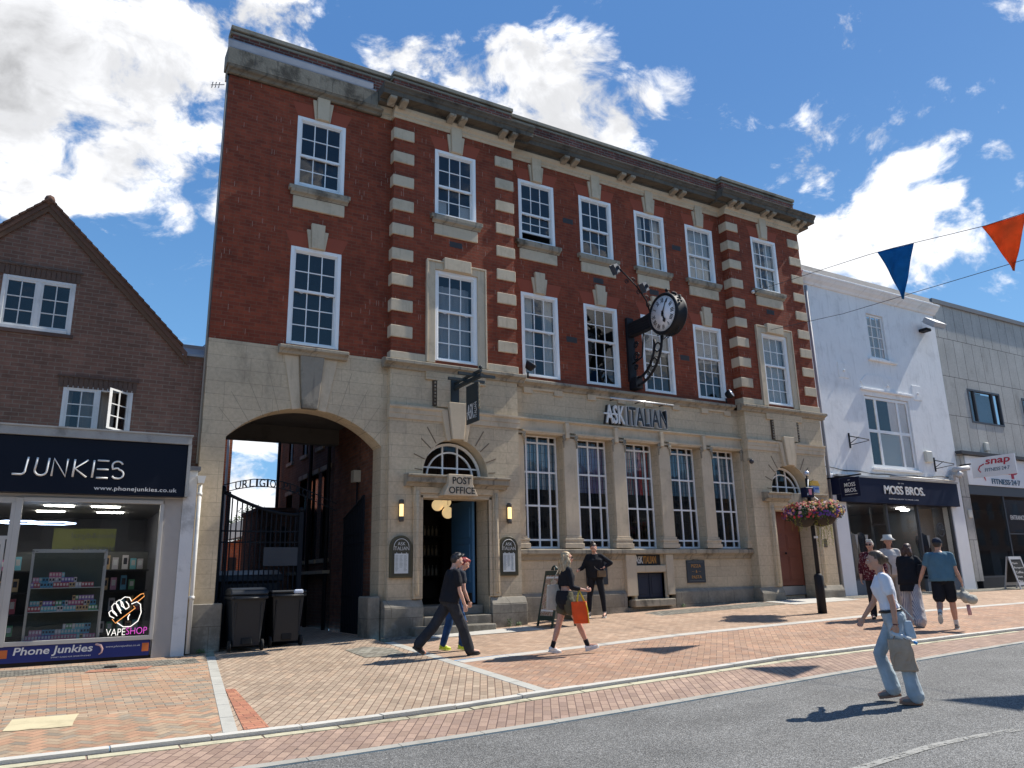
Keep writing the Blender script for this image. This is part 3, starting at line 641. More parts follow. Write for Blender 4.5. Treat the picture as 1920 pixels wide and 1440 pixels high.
# air bricks
for x, z, y in ((8.37, 9.68, -.3), (11.96, 11.27, 0), (15.9, 11.28, 0), (12.9, 9.68, 0), (14.9, 9.68, 0), (11.92, 7.83, 0), (15.89, 7.83, 0), (19.38, 9.69, -.3)):
    mb = MB().box(x, x+.34, y-.006, y+.02, z, z+.15)
    for i in range(1, 9): mb.box(x+i*.038-.006, x+i*.038+.006, y-.012, y-.006, z+.01, z+.14)
    mb.build('air_vent', surf('vent_iron', (.05,.045,.045), .6), B)
# entablature: frieze, cornice with paired modillions, parapet
def molding(mb, x0, x1, prof, m=0): mb.prism(prof, 'x', x0, x1, m)
mb = MB()
for x0, x1, y in ((3.04, 6.9, -.12), (6.88, 10.21, -.30), (10.21, 17.93, 0.), (17.93, 21.29, -.30)):
    molding(mb, x0-.02 if y < 0 else x0, x1+(.02 if y < 0 else 0), [(.22, 12.80), (y-.02, 12.80), (y-.035, 12.86), (y-.06, 12.88), (y-.06, 12.93), (y-.11, 12.98), (y-.13, 13.03), (y-.13, 13.06), (.22, 13.06)])
mb.build('bed_moulding', stonep, B)
mb = MB()
for x0, x1, y, p in ((6.9-.45, 10.19+.45, -.30, .45), (10.19+.45, 17.95-.45, 0, .45), (17.95-.45, 21.27+.45, -.30, .45)):
    molding(mb, x0, x1, [(.24, 13.05), (y-.14, 13.05), (y-.14, 13.13), (y-p+.06, 13.13), (y-p+.05, 13.12), (y-p+.05, 13.24), (y-p+.02, 13.26), (y-p-.0, 13.31), (y-p-.04, 13.35), (y-p-.04, 13.385), (.24, 13.43)])
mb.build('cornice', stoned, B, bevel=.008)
mb = MB()
for xs, y in (((6.72, 7.02, 8.30, 8.62, 9.80, 10.1), -.30), ((11.94, 12.28, 13.92, 14.26, 15.9, 16.24), 0), ((18.05, 18.37, 19.5, 19.82, 20.95, 21.27), -.30)):
    for x in xs: mb.prism([(y-.13, 13.128), (y-.39, 13.128), (y-.39, 13.07), (y-.36, 13.045), (y-.24, 13.02), (y-.13, 12.97)], 'x', x-.085, x+.085)
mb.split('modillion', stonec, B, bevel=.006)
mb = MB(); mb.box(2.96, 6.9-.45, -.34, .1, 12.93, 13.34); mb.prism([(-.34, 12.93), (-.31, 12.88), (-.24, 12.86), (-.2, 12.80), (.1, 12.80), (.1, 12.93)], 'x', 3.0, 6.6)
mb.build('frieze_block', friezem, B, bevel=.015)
MB().prism([(-.33, 13.345), (-.06, 13.345), (-.06, 13.72), (-.09, 13.74), (-.12, 13.42), (-.33, 13.38)], 'x', 2.99, 6.9-.5).build('lead_flashing', lead, B)
mb = MB()
for x0, x1, y in ((3.08, 6.88, -.06), (6.88, 10.22, -.28), (10.22, 17.95, -.09), (17.95, 21.27, -.28)):
    mb.box(x0, x1, y, .25, 13.3, 13.97)
mb.build('parapet', parbrick, B)
mb = MB()
for x0, x1, y in ((3.03, 6.84, -.06), (6.84, 10.26, -.28), (10.26, 17.91, -.09), (17.91, 21.31, -.28)):
    mb.box(x0, x1, y-.015, .28, 13.90, 13.96); mb.prism([(y-.055, 13.985), (.3, 13.985), (.3, 14.06), (y, 14.10), (y-.055, 14.09)], 'x', x0, x1)
mb.build('coping', surf('coping_stone', (.25,.225,.175), .9, .3, 1.5, .4, 30, dirt=.7), B, bevel=.01)
# ---- arch section in stone
def archpts(xc, hw, zs, rise, k=28):
    Rr = (hw*hw+rise*rise)/(2*rise); return [(xc-hw+2*hw*i/k, zs+rise-Rr+math.sqrt(Rr*Rr-(-hw+2*hw*i/k)**2)) for i in range(k+1)]
AP = archpts(5.15, 1.63, 4.66, .71)
mb = MB(); Y = -.14; TOP = 6.66
mb.quad((3.06, Y, .4), (3.52, Y, .4), (3.52, Y, TOP), (3.06, Y, TOP)); mb.quad((6.78, Y, .4), (6.93, Y, .4), (6.93, Y, TOP), (6.78, Y, TOP))
for (a, za), (b, zb) in zip(AP, AP[1:]):
    mb.quad((a, Y, za), (b, Y, zb), (b, Y, TOP), (a, Y, TOP)); mb.quad((a, Y, za), (a, .38, za), (b, .38, zb), (b, Y, zb))
mb.quad((3.52, Y, .4), (3.52, .38, .4), (3.52, .38, 4.66), (3.52, Y, 4.66)); mb.quad((6.78, .38, .4), (6.78, Y, .4), (6.78, Y, 4.66), (6.78, .38, 4.66))
mb.quad((3.055, -.05, .4), (3.055, Y, .4), (3.055, Y, TOP), (3.055, -.05, TOP)); mb.quad((3.06, Y, TOP), (6.9, Y, TOP), (6.9, 0, TOP), (3.06, 0, TOP))
for (a, za), (b, zb) in zip(AP, AP[1:]): mb.quad((a, .38, za), (a, .38, 5.6), (b, .38, 5.6), (b, .38, zb))
mb.build('stone_arch', stone, B)
mb = MB()       # raised keystone and voussoirs, joints cut as dark recess lines
mb.prism([(4.985, 5.355), (5.315, 5.355), (5.42, 6.5), (4.90, 6.5)], 'y', -.23, -.1)
mb.build('arch_keystone', surf('stained_stone', (.27,.24,.19), .9, .25, 1.4, .3, 40, dirt=.7, streak=.4), B, bevel=.01)
mb = MB()
for s_ in (-1, 1): mb.prism([(5.15+s_*.18, 5.35), (5.15+s_*.36, 5.32), (5.15+s_*.58, 6.5), (5.15+s_*.275, 6.5)], 'y', -.165, -.1)
mb.split('voussoir', stonep, B, bevel=.008)
mb = MB()
for s_ in (-1, 1):
    for dx, dz, L in ((.62, 5.24, 1.05), (.93, 5.13, .85), (1.2, 4.98, .72), (1.45, 4.82, .55)):
        an = math.atan2(dz-3.1, dx); mb.seg((5.15+s_*dx, dz), (5.15+s_*(dx+L*math.cos(an)), dz+L*math.sin(an)), .008, -.1425, -.13)
mb.split('arch_joints', surf('stone_joint', (.30,.25,.18), .9), B)
mb = MB(); molding(mb, 4.44, 5.93, [(-.1, 6.5), (-.24, 6.5), (-.26, 6.56), (-.33, 6.6), (-.33, 6.67), (-.1, 6.72)]); mb.build('arch_sill', stonec, B, bevel=.01)
mb = MB(); mb.box(3.07, 3.66, -.22, .3, .4, 1.46); mb.box(3.52, 3.66, .3, .42, .4, 1.46); mb.build('plinth_block', plinthm, B, bevel=.015)
mb = MB(); mb.box(6.53, 6.8, -.24, .42, .4, 1.50); mb.build('plinth_block', plinthm, B, bevel=.03)
# passage
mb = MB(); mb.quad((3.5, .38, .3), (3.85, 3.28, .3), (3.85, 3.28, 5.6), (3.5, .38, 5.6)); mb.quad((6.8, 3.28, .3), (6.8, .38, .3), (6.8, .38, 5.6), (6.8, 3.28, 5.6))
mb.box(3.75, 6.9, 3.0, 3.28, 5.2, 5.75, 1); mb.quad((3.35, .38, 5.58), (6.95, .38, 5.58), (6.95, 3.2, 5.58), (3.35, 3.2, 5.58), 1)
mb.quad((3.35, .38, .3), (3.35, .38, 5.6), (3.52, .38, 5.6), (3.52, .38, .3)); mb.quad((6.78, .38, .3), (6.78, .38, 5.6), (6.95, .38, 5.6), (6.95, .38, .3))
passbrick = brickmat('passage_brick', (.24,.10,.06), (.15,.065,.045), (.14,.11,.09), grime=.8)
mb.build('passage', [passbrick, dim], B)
for x in (3.5, 6.6): pass
# ---- ledge over the ground floor
mb = MB()
def ledge(x0, x1, y): molding(mb, x0, x1, [(y+.1, 6.44), (y-.05, 6.44), (y-.07, 6.5), (y-.13, 6.54), (y-.18, 6.55), (y-.18, 6.62), (y-.02, 6.675), (y+.1, 6.675)])
ledge(6.9-.18, 10.19+.18, -.3); ledge(10.37, 17.77, 0); ledge(17.77, 21.27+.18, -.3)
mb.build('string_course', stonec, B, bevel=.006)
mb = MB()
for x0, x1 in ((6.87, 7.74), (9.36, 10.22), (17.92, 18.75), (20.36, 21.3)): mb.box(x0, x1, -.345, 0 if x0 > 10 else -.13, 6.67, 6.84)
mb.split('bay_plinth_course', stonep, B, bevel=.008)
# ---- door bays
def doorbay(xc, xa, xb, xl=0):
    Yb = -.30; hw = .82; sp = 4.08; mb = MB()
    k = 24; arc = [(xc-hw*math.cos(PI*i/k), sp+hw*1.03*math.sin(PI*i/k)) for i in range(k+1)]
    mb.quad((xa, Yb, .4), (xc-hw, Yb, .4), (xc-hw, Yb, 6.5), (xa, Yb, 6.5)); mb.quad((xc+hw, Yb, .4), (xb, Yb, .4), (xb, Yb, 6.5), (xc+hw, Yb, 6.5))
    for (a, za), (b, zb) in zip(arc, arc[1:]):
        mb.quad((a, Yb, za), (b, Yb, zb), (b, Yb, 6.5), (a, Yb, 6.5)); mb.quad((a, Yb, za), (a, .12, za), (b, .12, zb), (b, Yb, zb), 1)
    mb.quad((xc-hw, Yb, .4), (xc-hw, .3, .4), (xc-hw, .3, sp), (xc-hw, Yb, sp)); mb.quad((xc+hw, .3, .4), (xc+hw, Yb, .4), (xc+hw, Yb, sp), (xc+hw, .3, sp))
    mb.quad((xa, .02 if xa > 10 else -.14, .4), (xa, Yb, .4), (xa, Yb, 6.5), (xa, .02 if xa > 10 else -.14, 6.5)); mb.quad((xb, Yb, .4), (xb, .4, .4), (xb, .4, 6.5), (xb, Yb, 6.5))
    mb.build('stone_bay', [stone, stonep], B)
    mb = MB()     # moulded band below the frieze
    kx = .27
    for x0, x1 in ((xa-.03, xc-.33), (xc+.33, xb+.03)): molding(mb, x0, x1, [(Yb+.1, 5.30), (Yb-.03, 5.30), (Yb-.03, 5.42), (Yb-.045, 5.425), (Yb-.045, 5.52), (Yb-.06, 5.53), (Yb-.08, 5.56), (Yb-.08, 5.60), (Yb+.1, 5.62)])
    mb.split('band_moulding', stonep, B)
    mb = MB()     # T-shaped frieze panel and carved drops
    mb.box(xc-.78, xc+.78, Yb-.06, Yb+.02, 6.26, 6.45); mb.box(xc-.5, xc+.5, Yb-.06, Yb+.02, 5.64, 6.26)
    mb.build('frieze_panel', stone, B, bevel=.008)
    mb = MB()
    for s_ in (-1, 1):
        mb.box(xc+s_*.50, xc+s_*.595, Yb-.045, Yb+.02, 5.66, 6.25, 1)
        for i in range(7): mb.ball((xc+s_*.548, Yb-.05, 5.71+i*.082), .026, .02, .03, 8, 5)
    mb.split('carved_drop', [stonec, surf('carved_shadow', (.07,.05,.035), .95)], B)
    mb = MB(); mb.prism([(xc-.145, 4.90), (xc+.145, 4.90), (xc+.235, 5.76), (xc-.235, 5.76)], 'y', Yb-.14, Yb+.02); mb.build('keystone', stonep, B, bevel=.01)
    mb = MB()
    for s_ in (-1, 1): mb.prism([(xc+s_*.15, 4.88), (xc+s_*.25, 4.86), (xc+s_*.40, 5.585), (xc+s_*.235, 5.585)], 'y', Yb-.075, Yb+.02)
    mb.split('voussoir', stonep, B, bevel=.008)
    mb = MB()
    for an in (42, 22, 5):
        for s_ in (-1, 1):
            r0, r1 = .84, (1.16, 1.12, 1.02)[(42, 22, 5).index(an)]
            mb.seg((xc+s_*r0*math.sin(R(90-an)), sp+.03+r0*math.cos(R(90-an))), (xc+s_*r1*math.sin(R(90-an)), sp+.03+r1*math.cos(R(90-an))), .022, Yb-.008, Yb+.01)
    for s_ in (-1, 1): mb.seg((xc+s_*.5, sp+.72), (xc+s_*.72, sp+1.08), .022, Yb-.008, Yb+.01)
    mb.build('arch_groove', surf('groove', (.19,.14,.095), .95), B)
    # fanlight
    mb = MB(); y0, y1 = .02, .07
    def arcbar(r, w_, a0=0, a1=PI, kk=24):
        for i in range(kk):
            t0 = a0+(a1-a0)*i/kk; t1 = a0+(a1-a0)*(i+1)/kk
            mb.prism([(xc-(r-w_)*math.cos(t0), sp+(r-w_)*math.sin(t0)), (xc-r*math.cos(t0), sp+r*math.sin(t0)), (xc-r*math.cos(t1), sp+r*math.sin(t1)), (xc-(r-w_)*math.cos(t1), sp+(r-w_)*math.sin(t1))], 'y', y0, y1)
    arcbar(.80, .06); arcbar(.60, .035)
    for dx in (-.19, .19): mb.box(xc+dx-.018, xc+dx+.018, y0+.002, y1-.002, sp, sp+math.sqrt(.78**2-dx*dx))
    mb.box(xc-.76, xc+.76, y0+.004, y1-.004, sp+.2, sp+.235); mb.box(xc-.8, xc+.8, y0, y1, sp-.05, sp+.01)
    fan = mb.build('fanlight', white, B)
    mb = MB(); k = 20; vs = [(xc, .05, sp)]+[(xc-.77*math.cos(PI*i/k), .05, sp+.77*math.sin(PI*i/k)) for i in range(k+1)]
    mb.add(vs, [(0, i+1, i+2) for i in range(k)]); mb.build('pane', pane, fan)
    # door surround, hood
    mb = MB()
    for s_ in (-1, 1):
        mb.box(xc+s_*.82, xc+s_*.90, Yb-.04, Yb+.05, 1.42, 3.62); mb.box(xc+s_*.90, xc+s_*1.06, Yb-.08, Yb+.05, 1.42, 3.80); mb.tube([(xc+s_*.98, Yb-.085, 1.5), (xc+s_*.98, Yb-.085, 3.7)], .05, 8)
    mb.box(xc-.90, xc+.90, Yb-.04, .06, 3.56, 3.66); mb.box(xc-.90, xc+.90, Yb-.08, Yb+.05, 3.66, 3.80)
    mb.build('door_surround', stone, B, bevel=.008)
    mb = MB()
    for x0, x1 in ((xc-1.27, xc-.30), (xc+.30, xc+1.27)):
        e = .0; molding(mb, x0, x1, [(Yb+.05, 3.80), (Yb-.10, 3.80), (Yb-.13, 3.86), (Yb-.24, 3.88), (Yb-.24, 3.99), (Yb-.29, 4.01), (Yb-.29, 4.05), (Yb+.05, 4.085)])
    mb.box(xc-.30, xc+.30, Yb-.1, .06, 3.66, 4.07)
    mb.split('door_hood', stonec, B, bevel=.008)
    mb = MB()
    for x0, x1 in ((xa-.09, xc-.83), (xc+.83, xb+.07)): mb.box(x0, x1, Yb-.12, .1, .35, 1.25); mb.prism([(Yb-.12, 1.25), (Yb-.03, 1.40), (.1, 1.40), (.1, 1.25)], 'x', x0, x1)
    mb.split('bay_plinth', plinthm, B, bevel=.012)
doorbay(8.52, 6.90, 10.19); doorbay(19.60, 17.95, 21.27)
# the carved name stone above the left door
mb = MB(); xc = 8.47; mb.prism([(xc-.42, 3.60), (xc+.42, 3.60), (xc+.30, 3.86), (xc+.30, 4.07), (xc-.30, 4.07), (xc-.30, 3.86)], 'y', -.66, -.2)
nm = mb.build('name_stone', stonep, B, bevel=.01)
mb = MB(); textmb(mb, 'POST', xc-.21, xc+.25, 3.85, 4.01, -.661, .008, .012); textmb(mb, 'OFFICE', xc-.30, xc+.34, 3.64, 3.79, -.661, .008, .012); mb.build('lettering', surf('black_letter', (.02,.02,.02), .6), nm)
# doors
dk = surf('door_dark', (.03,.028,.026), .6); bluep = surf('blue_door_paint', (.075,.19,.33), .45, .06, 3, .05)
mb = MB(); mb.box(7.72, 9.32, .25, .31, 3.66, 4.06); mb.build('transom_panel', surf('dark_transom', (.03,.03,.035), .5), B)
o = MB(); o.box(9.19, 9.25, .22, 1.35, 1.28, 3.62)
for z0, z1 in ((2.75, 3.45), (1.75, 2.6)): o.box(9.175, 9.19, .34, 1.2, z0, z1)
d1 = o.build('open_door', bluep, B, bevel=.006); MB().box(9.165, 9.176, .24, 1.33, 1.29, 1.5).build('kick_plate', dk, d1)
mb = MB(); brown = surf('varnished_wood', (.17,.055,.035), .45, .2, 3, .1, 40, coat=.2)
xd0, xd1 = 19.05, 20.42
mb.box(xd0, xd1, .26, .32, 1.42, 3.66)
for z0, z1 in ((1.55, 2.3), (2.45, 2.9), (3.0, 3.55)):
    for x0, x1 in ((xd0+.12, (xd0+xd1)/2-.06), ((xd0+xd1)/2+.06, xd1-.12)):
        mb.box(x0, x1, .25, .26, z0, z1); mb.box(x0+.04, x1-.04, .238, .25, z0+.04, z1-.04)
d2 = mb.build('panelled_door', brown, B, bevel=.006); MB().box(xd0, xd1, .248, .26, 1.15, 1.4).build('kick_plate', surf('steel_plate', (.35,.36,.37), .4, metal=.6), d2)
MB().ball((xd0+.62, .2, 2.35), .035).build('handle', iron, d2)
mb = MB()
for x in (18.78, 20.42): mb.box(x, x+(.27 if x < 19 else .08), .24, .34, 1.0, 3.66)
mb.box(18.78, 20.5, .3, .36, .9, 1.14); mb.build('door_frame', stonep, B)
# steps
mb = MB(); mb.box(7.38, 9.28, -.72, -.2, .5, .86); s1 = mb.build('step', plinthm, B, bevel=.02)
mb = MB(); mb.box(7.70, 9.33, -.42, .1, .5, 1.05); mb.build('step', plinthm, B, bevel=.02)
mb = MB(); mb.box(7.70, 9.33, -.05, 1.6, .5, 1.24); mb.build('step', plinthm, B, bevel=.02)
# ---- centre of the ground floor
GC = [11.075+1.556*k for k in range(5)]
mb = MB(); wall(mb, 10.19, 17.95, 5.28, 6.5, 0, []); wall(mb, 10.19, 17.95, 1.3, 2.42, 0, [(13.76, 14.71, 1.22, 1.87), (13.64, 14.63, 2.05, 2.33)], .14)
wall(mb, 10.19, 17.95, 2.42, 5.3, 0, [(c-.575, c+.575, 2.42, 5.28) for c in GC], .34)
mb.build('stone_wall', stone, B)
mb = MB(); mb.box(10.19, 13.4, -.09, .1, .35, 1.36); mb.box(15.0, 17.95, -.09, .1, .35, 1.36); mb.box(13.4, 15.0, -.09, .1, .35, 1.02)
for x0, x1 in ((10.19, 13.4), (15.0, 17.95)): mb.prism([(-.09, 1.36), (-.02, 1.44), (.1, 1.44), (.1, 1.36)], 'x', x0, x1)
mb.split('plinth', plinthm, B, bevel=.01)
mb = MB(); molding(mb, 10.19, 17.96, [(.34, 2.33), (-.14, 2.33), (-.16, 2.36), (-.16, 2.45), (.0, 2.475), (.34, 2.50)]); molding(mb, 10.19, 13.4, [(.05, 2.2), (-.03, 2.2), (-.06, 2.28), (-.1, 2.33), (.05, 2.33)]); molding(mb, 15.0, 17.95, [(.05, 2.2), (-.03, 2.2), (-.06, 2.28), (-.1, 2.33), (.05, 2.33)])
mb.build('window_ledge', stonec, B, bevel=.008)
def pilaster(x0, x1):
    mb = MB(); mb.box(x0, x1, -.06, .05, 2.78, 5.22)
    for z0, z1, e in ((2.485, 2.60, .09), (2.60, 2.66, .06), (2.66, 2.72, .075), (2.72, 2.78, .03)): mb.box(x0-e, x1+e, -.06-e*.6, .05, z0, z1)
    o = mb.build('pilaster', stonep, B, bevel=.008)
    mb = MB()     # volutes either side of the bracket
    for s_, xx in ((-1, x0+.02), (1, x1-.02)):
        mb.tube([(xx+s_*.05*(1-t*.8)*math.cos(t*9), -.09, 5.2+.07*(1-t*.8)*math.sin(t*9)) for t in [i/14 for i in range(15)]], .022, 6)
        for j in range(4): mb.ball((xx+s_*.02, -.075, 5.13-j*.045), .035-.006*j, .03, .03, 8, 5)
    mb.box(x0-.03, x1+.03, -.1, .05, 5.255, 5.30)
    mb.build('capital', stonec, o)
for k in range(4): pilaster(GC[k]+.58, GC[k+1]-.58)
pilaster(10.22, 10.49); pilaster(17.88, 17.949)
mb = MB(); molding(mb, 10.19, 17.95, [(.05, 5.36), (-.05, 5.36), (-.05, 5.58), (-.075, 5.6), (-.12, 5.62), (-.12, 5.655), (.05, 5.67)])
for c in GC: molding(mb, c-.62, c+.62, [(.05, 5.27), (-.075, 5.27), (-.09, 5.30), (-.11, 5.31), (-.11, 5.355), (.05, 5.355)])
mb.build('entablature', stonep, B)
mb = MB()
for k in range(4): x = (GC[k]+GC[k+1])/2-.11; mb.box(x-.055, x+.055, -.15, .0, 5.2, 5.60)
mb.split('bracket', stonep, B, bevel=.008)
mb = MB()
for a, b, c in ((10.53, 11.7, 0), (12.49, 13.75, 0), (14.42, 15.67, 0), (16.5, 17.66, 0)):
    mb.box(a, a+.27, -.05, .02, 6.30, 6.45); mb.box(b-.26, b, -.05, .02, 6.30, 6.45); mb.box(a+.27, b-.26, -.05, .02, 6.39, 6.45)
mb.split('meander_frieze', stonep, B, bevel=.006)
def tallwin(c, cm):
    mb = MB(); y0, y1 = .26, .31; x0, x1 = c-.565, c+.565
    mb.box(x0, x0+.045, y0, y1, 2.49, 5.30); mb.box(x1-.045, x1, y0, y1, 2.49, 5.30); mb.box(x0, x1, y0+.002, y1-.002, 5.25, 5.30); mb.box(x0, x1, y0+.002, y1-.002, 2.49, 2.54)
    for dx in (-.337, 0, .337): mb.box(c+dx-.022, c+dx+.022, y0+.004, y1-.004, 2.5, 5.28)
    for z in (5.10, 4.36, 3.53, 2.70): mb.box(x0, x1, y0+.006, y1-.006, z-.022, z+.022)
    f = mb.build('tall_window', white, B)
    MB().box(x0, x1, .283, .287, 2.52, 5.28).build('pane', pane, f)
    mb = MB()
    for i in range(1, 10): xx = x0+.113*i; mb.box(xx-.004, xx+.004, .276, .282, 2.54, 5.26)
    for i in range(1, 13): zz = 2.54+.21*i; mb.box(x0, x1, .2765, .2815, zz-.003, zz+.003)
    mb.build('leading', leadm, f)
    mb = MB(); wavy(mb, x0-.1, x1+.1, 3.92+random.uniform(-.03, .03), 5.15, .335, .018, .1); mb.build('curtain', cm, f)
for k in range(5): tallwin(GC[k], [bluestripe, purplestripe, redstripe, bluestripe, bluestripe][k])
# coal hatch
mb = MB(); mb.box(13.4, 13.74, -.11, .02, 1.3, 2.33); mb.box(14.73, 14.98, -.11, .02, 1.3, 2.33); mb.box(13.74, 14.73, -.085, .02, 1.88, 2.05); mb.box(13.66, 13.76, -.05, .1, 1.2, 1.88); mb.box(14.71, 14.8, -.05, .1, 1.2, 1.88)
mb.split('hatch_surround', stonep, B, bevel=.01); mb = MB(); mb.box(13.52, 14.86, -.24, .05, 1.03, 1.21); mb.build('hatch_sill', stonec, B, bevel=.015)
mb = MB(); mb.box(13.76, 14.71, .08, .12, 1.2, 1.88)
for x0 in (13.80, 14.26): mb.box(x0, x0+.41, .06, .08, 1.25, 1.84); mb.box(x0+.06, x0+.35, .045, .06, 1.33, 1.76)
mb.build('hatch_doors', surf('dark_blue_paint', (.018,.024,.045), .45), B, bevel=.006)
MB().tube([(3.035, -.06, 4.1), (3.035, -.06, 12.8)], .025, 8).build('conduit', surf('grey_conduit', (.25,.25,.24), .6), B)
# ---------------------------------------------------------------- left shop building
brownb = brickmat('brown_brick', (.20,.105,.075), (.145,.08,.058), (.20,.155,.12), bw=.23, bh=.076, ms=.008, grime=.35, eff=.0)
tile = surf('clay_roof_tile', (.12,.065,.045), .9, .3, 3, .4, 25, dirt=.4)
L = thing('gabled_shop', 'dark brown brick building with steep gable and white casement windows over a phone shop', 'building', (0, .2, .55))
AX, AZ = .03, 8.88
def gabz(x): return AZ-abs(x-AX)*1.0 if abs(x-AX) < 1.4 else AZ-1.4-(abs(x-AX)-1.4)*1.03
mb = MB(); Wn = [(-.53, .64, 6.40, 7.42), (.62+.02, 1.80, 4.55, 5.44)]
xs = sorted(set([-2.63, -1.37, .03, 1.43, 2.69]+[w_[0] for w_ in Wn]+[w_[1] for w_ in Wn]))
wall(mb, -6, 3.06, 4.2, 6.25, 0, [Wn[1]], .12)
zs = [6.25, 6.4, 7.42]
for a, b in zip(xs, xs[1:]):
    ta, tb = gabz(a), gabz(b); mx = (a+b)/2
    if Wn[0][0] < mx < Wn[0][1]: mb.quad((a, 0, 6.25), (b, 0, 6.25), (b, 0, 6.4), (a, 0, 6.4)); mb.quad((a, 0, 7.42), (b, 0, 7.42), (b, 0, tb), (a, 0, ta))
    else: mb.add([(a, 0, 6.25), (b, 0, 6.25), (b, 0, max(tb, 6.2501)), (a, 0, max(ta, 6.2501))], [(0, 1, 2, 3)])
h = Wn[0]
mb.quad((h[0], 0, h[2]), (h[0], .12, h[2]), (h[0], .12, h[3]), (h[0], 0, h[3])); mb.quad((h[1], .12, h[2]), (h[1], 0, h[2]), (h[1], 0, h[3]), (h[1], .12, h[3]))
mb.quad((3.06, -.0, .4), (3.06, 8, .4), (3.06, 8, 6.25), (3.06, 0, 6.25))
mb.quad((2.5, -.0, .4), (3.06, 0, .4), (3.06, 0, 4.2), (2.5, 0, 4.2))
mb.build('brick_wall', brownb, L)
mb = MB()
for x, z0, z1 in ((-.6, 7.5, 7.62), (.55, 5.47, 5.6)):
    for i in range(16): mb.box(x+i*.082, x+i*.082+.07, -.015, .03, z0-.07, z1-.0)
    mb.box(x-.03, x+1.33, -.035, .03, z1-.0, z1+.03)
mb.split('soldier_course', surf('soldier_brick', (.10,.065,.05), .9, .25, 8, .2), L)
mb = MB()
for s_ in (-1, 1):
    pts = [(AX, AZ), (AX+s_*1.4, AZ-1.4), (AX+s_*2.66, AZ-1.4-1.27*1.03)]
    for (a, za), (b, zb) in zip(pts, pts[1:]):
        mb.add([(a, -.07, za+.02), (b, -.07, zb+.02), (b, 8, zb+.02), (a, 8, za+.02), (a, -.07, za+.14), (b, -.07, zb+.14), (b, 8, zb+.14), (a, 8, za+.14)],
               [(0, 1, 5, 4), (4, 5, 6, 7), (3, 2, 1, 0), (1, 2, 6, 5), (0, 4, 7, 3)])
    for i in range(24):     # individual verge tiles
        t_ = i/24; L_ = 2.66*t_; x = AX+s_*L_; z = (AZ-L_ if L_ < 1.4 else AZ-1.4-(L_-1.4)*1.03)
        if z < 6.3: continue
        mb.add([(x, -.11, z+.13), (x+s_*.13, -.11, z-.0+.02), (x+s_*.13, .2, z+.02), (x, .2, z+.13), (x, -.11, z+.17), (x+s_*.13, -.11, z+.06), (x+s_*.13, .2, z+.06), (x, .2, z+.17)], [(0, 1, 5, 4), (4, 5, 6, 7), (0, 4, 7, 3), (1, 2, 6, 5), (3, 2, 1, 0)])
mb.tube([(AX, -.1, AZ+.13), (AX, 8, AZ+.13)], .09, 8)
mb.build('roof', tile, L, recalc=True)
mb = MB()
for s_ in (-1, 1):
    pts = [(AX, AZ), (AX+s_*1.4, AZ-1.4), (AX+s_*2.68, AZ-1.4-1.28*1.03)]
    for (a, za), (b, zb) in zip(pts, pts[1:]): mb.prism([(a, za-.10), (b, zb-.10), (b, zb+.03), (a, za+.03)], 'y', -.05, -.02)
mb.build('bargeboard', surf('brown_timber', (.11,.06,.035), .8, .2, 6), L, recalc=True)
mb = MB(); mb.box(2.6, 3.05, -.06, .5, 6.25, 6.3); mb.prism([(-.06, 6.3), (.35, 6.52), (.35, 6.3)], 'x', 2.55, 3.05); mb.build('lead_gutter', lead, L)
def casement(x0, x1, z0, z1, openleaf=False):
    mb = MB(); f = .06; y0, y1 = -.01, .08; xm = (x0+x1)/2
    mb.box(x0, x0+f, y0, y1, z0, z1).box(x1-f, x1, y0, y1, z0, z1).box(x0+f, x1-f, y0, y1, z1-f, z1).box(x0+f, x1-f, y0-.02, y1, z0, z0+.07).box(xm-.035, xm+.035, y0, y1, z0+.07, z1-f)
    fr = mb.build('window', oldwhite, L, bevel=.005)
    def leaf(a, b, T=None):
        s_ = MB(); w_ = .035; y = .0
        s_.box(a, a+w_, y, y+.035, z0+.07, z1-f).box(b-w_, b, y, y+.035, z0+.07, z1-f).box(a+w_, b-w_, y, y+.035, z1-f-w_, z1-f).box(a+w_, b-w_, y, y+.035, z0+.07, z0+.07+w_)
        s_.box((a+b)/2-.009, (a+b)/2+.009, y+.003, y+.03, z0+.1, z1-.1)
        for i in (1, 2): zz = z0+.1+(z1-z0-.22)*i/3; s_.box(a+w_, b-w_, y+.005, y+.028, zz-.009, zz+.009)
        g_ = MB().box(a+w_, b-w_, y+.015, y+.019, z0+.1, z1-.09)
        if T: s_.v = [T(p) for p in s_.v]; g_.v = [T(p) for p in g_.v]
        s_.build('casement', oldwhite, fr); g_.build('pane', pane, fr)
    leaf(x0+f, xm-.035)
    if openleaf:
        hx = x1-f; an = R(48)
        leaf(xm+.035, x1-f, lambda p: (hx-(hx-p[0])*math.cos(an)+(p[1])*math.sin(an)*-1, -(hx-p[0])*math.sin(an)-p[1]*math.cos(an)-.01, p[2]))
        c_ = MB(); wavy(c_, xm+.04, xm+.3, z0, z1, .22); wavy(c_, x0+.02, x0+.16, z0, z1, .22); wavy(c_, xm-.3, xm-.05, z0, z1, .22); c_.build('curtain', surf('beige_curtain', (.42,.36,.3), .9), fr)
    else: leaf(xm+.035, x1-f)
    MB().box(x0-.05, x1+.05, -.04, .1, z0-.07, z0-.005).build('window_sill', surf('dark_tile_sill', (.09,.055,.045), .9, dirt=.4), fr)
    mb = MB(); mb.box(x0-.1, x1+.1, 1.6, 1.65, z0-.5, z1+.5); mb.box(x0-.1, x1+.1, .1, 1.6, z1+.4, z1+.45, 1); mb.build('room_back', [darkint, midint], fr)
casement(*Wn[0]); casement(*Wn[1], openleaf=True)
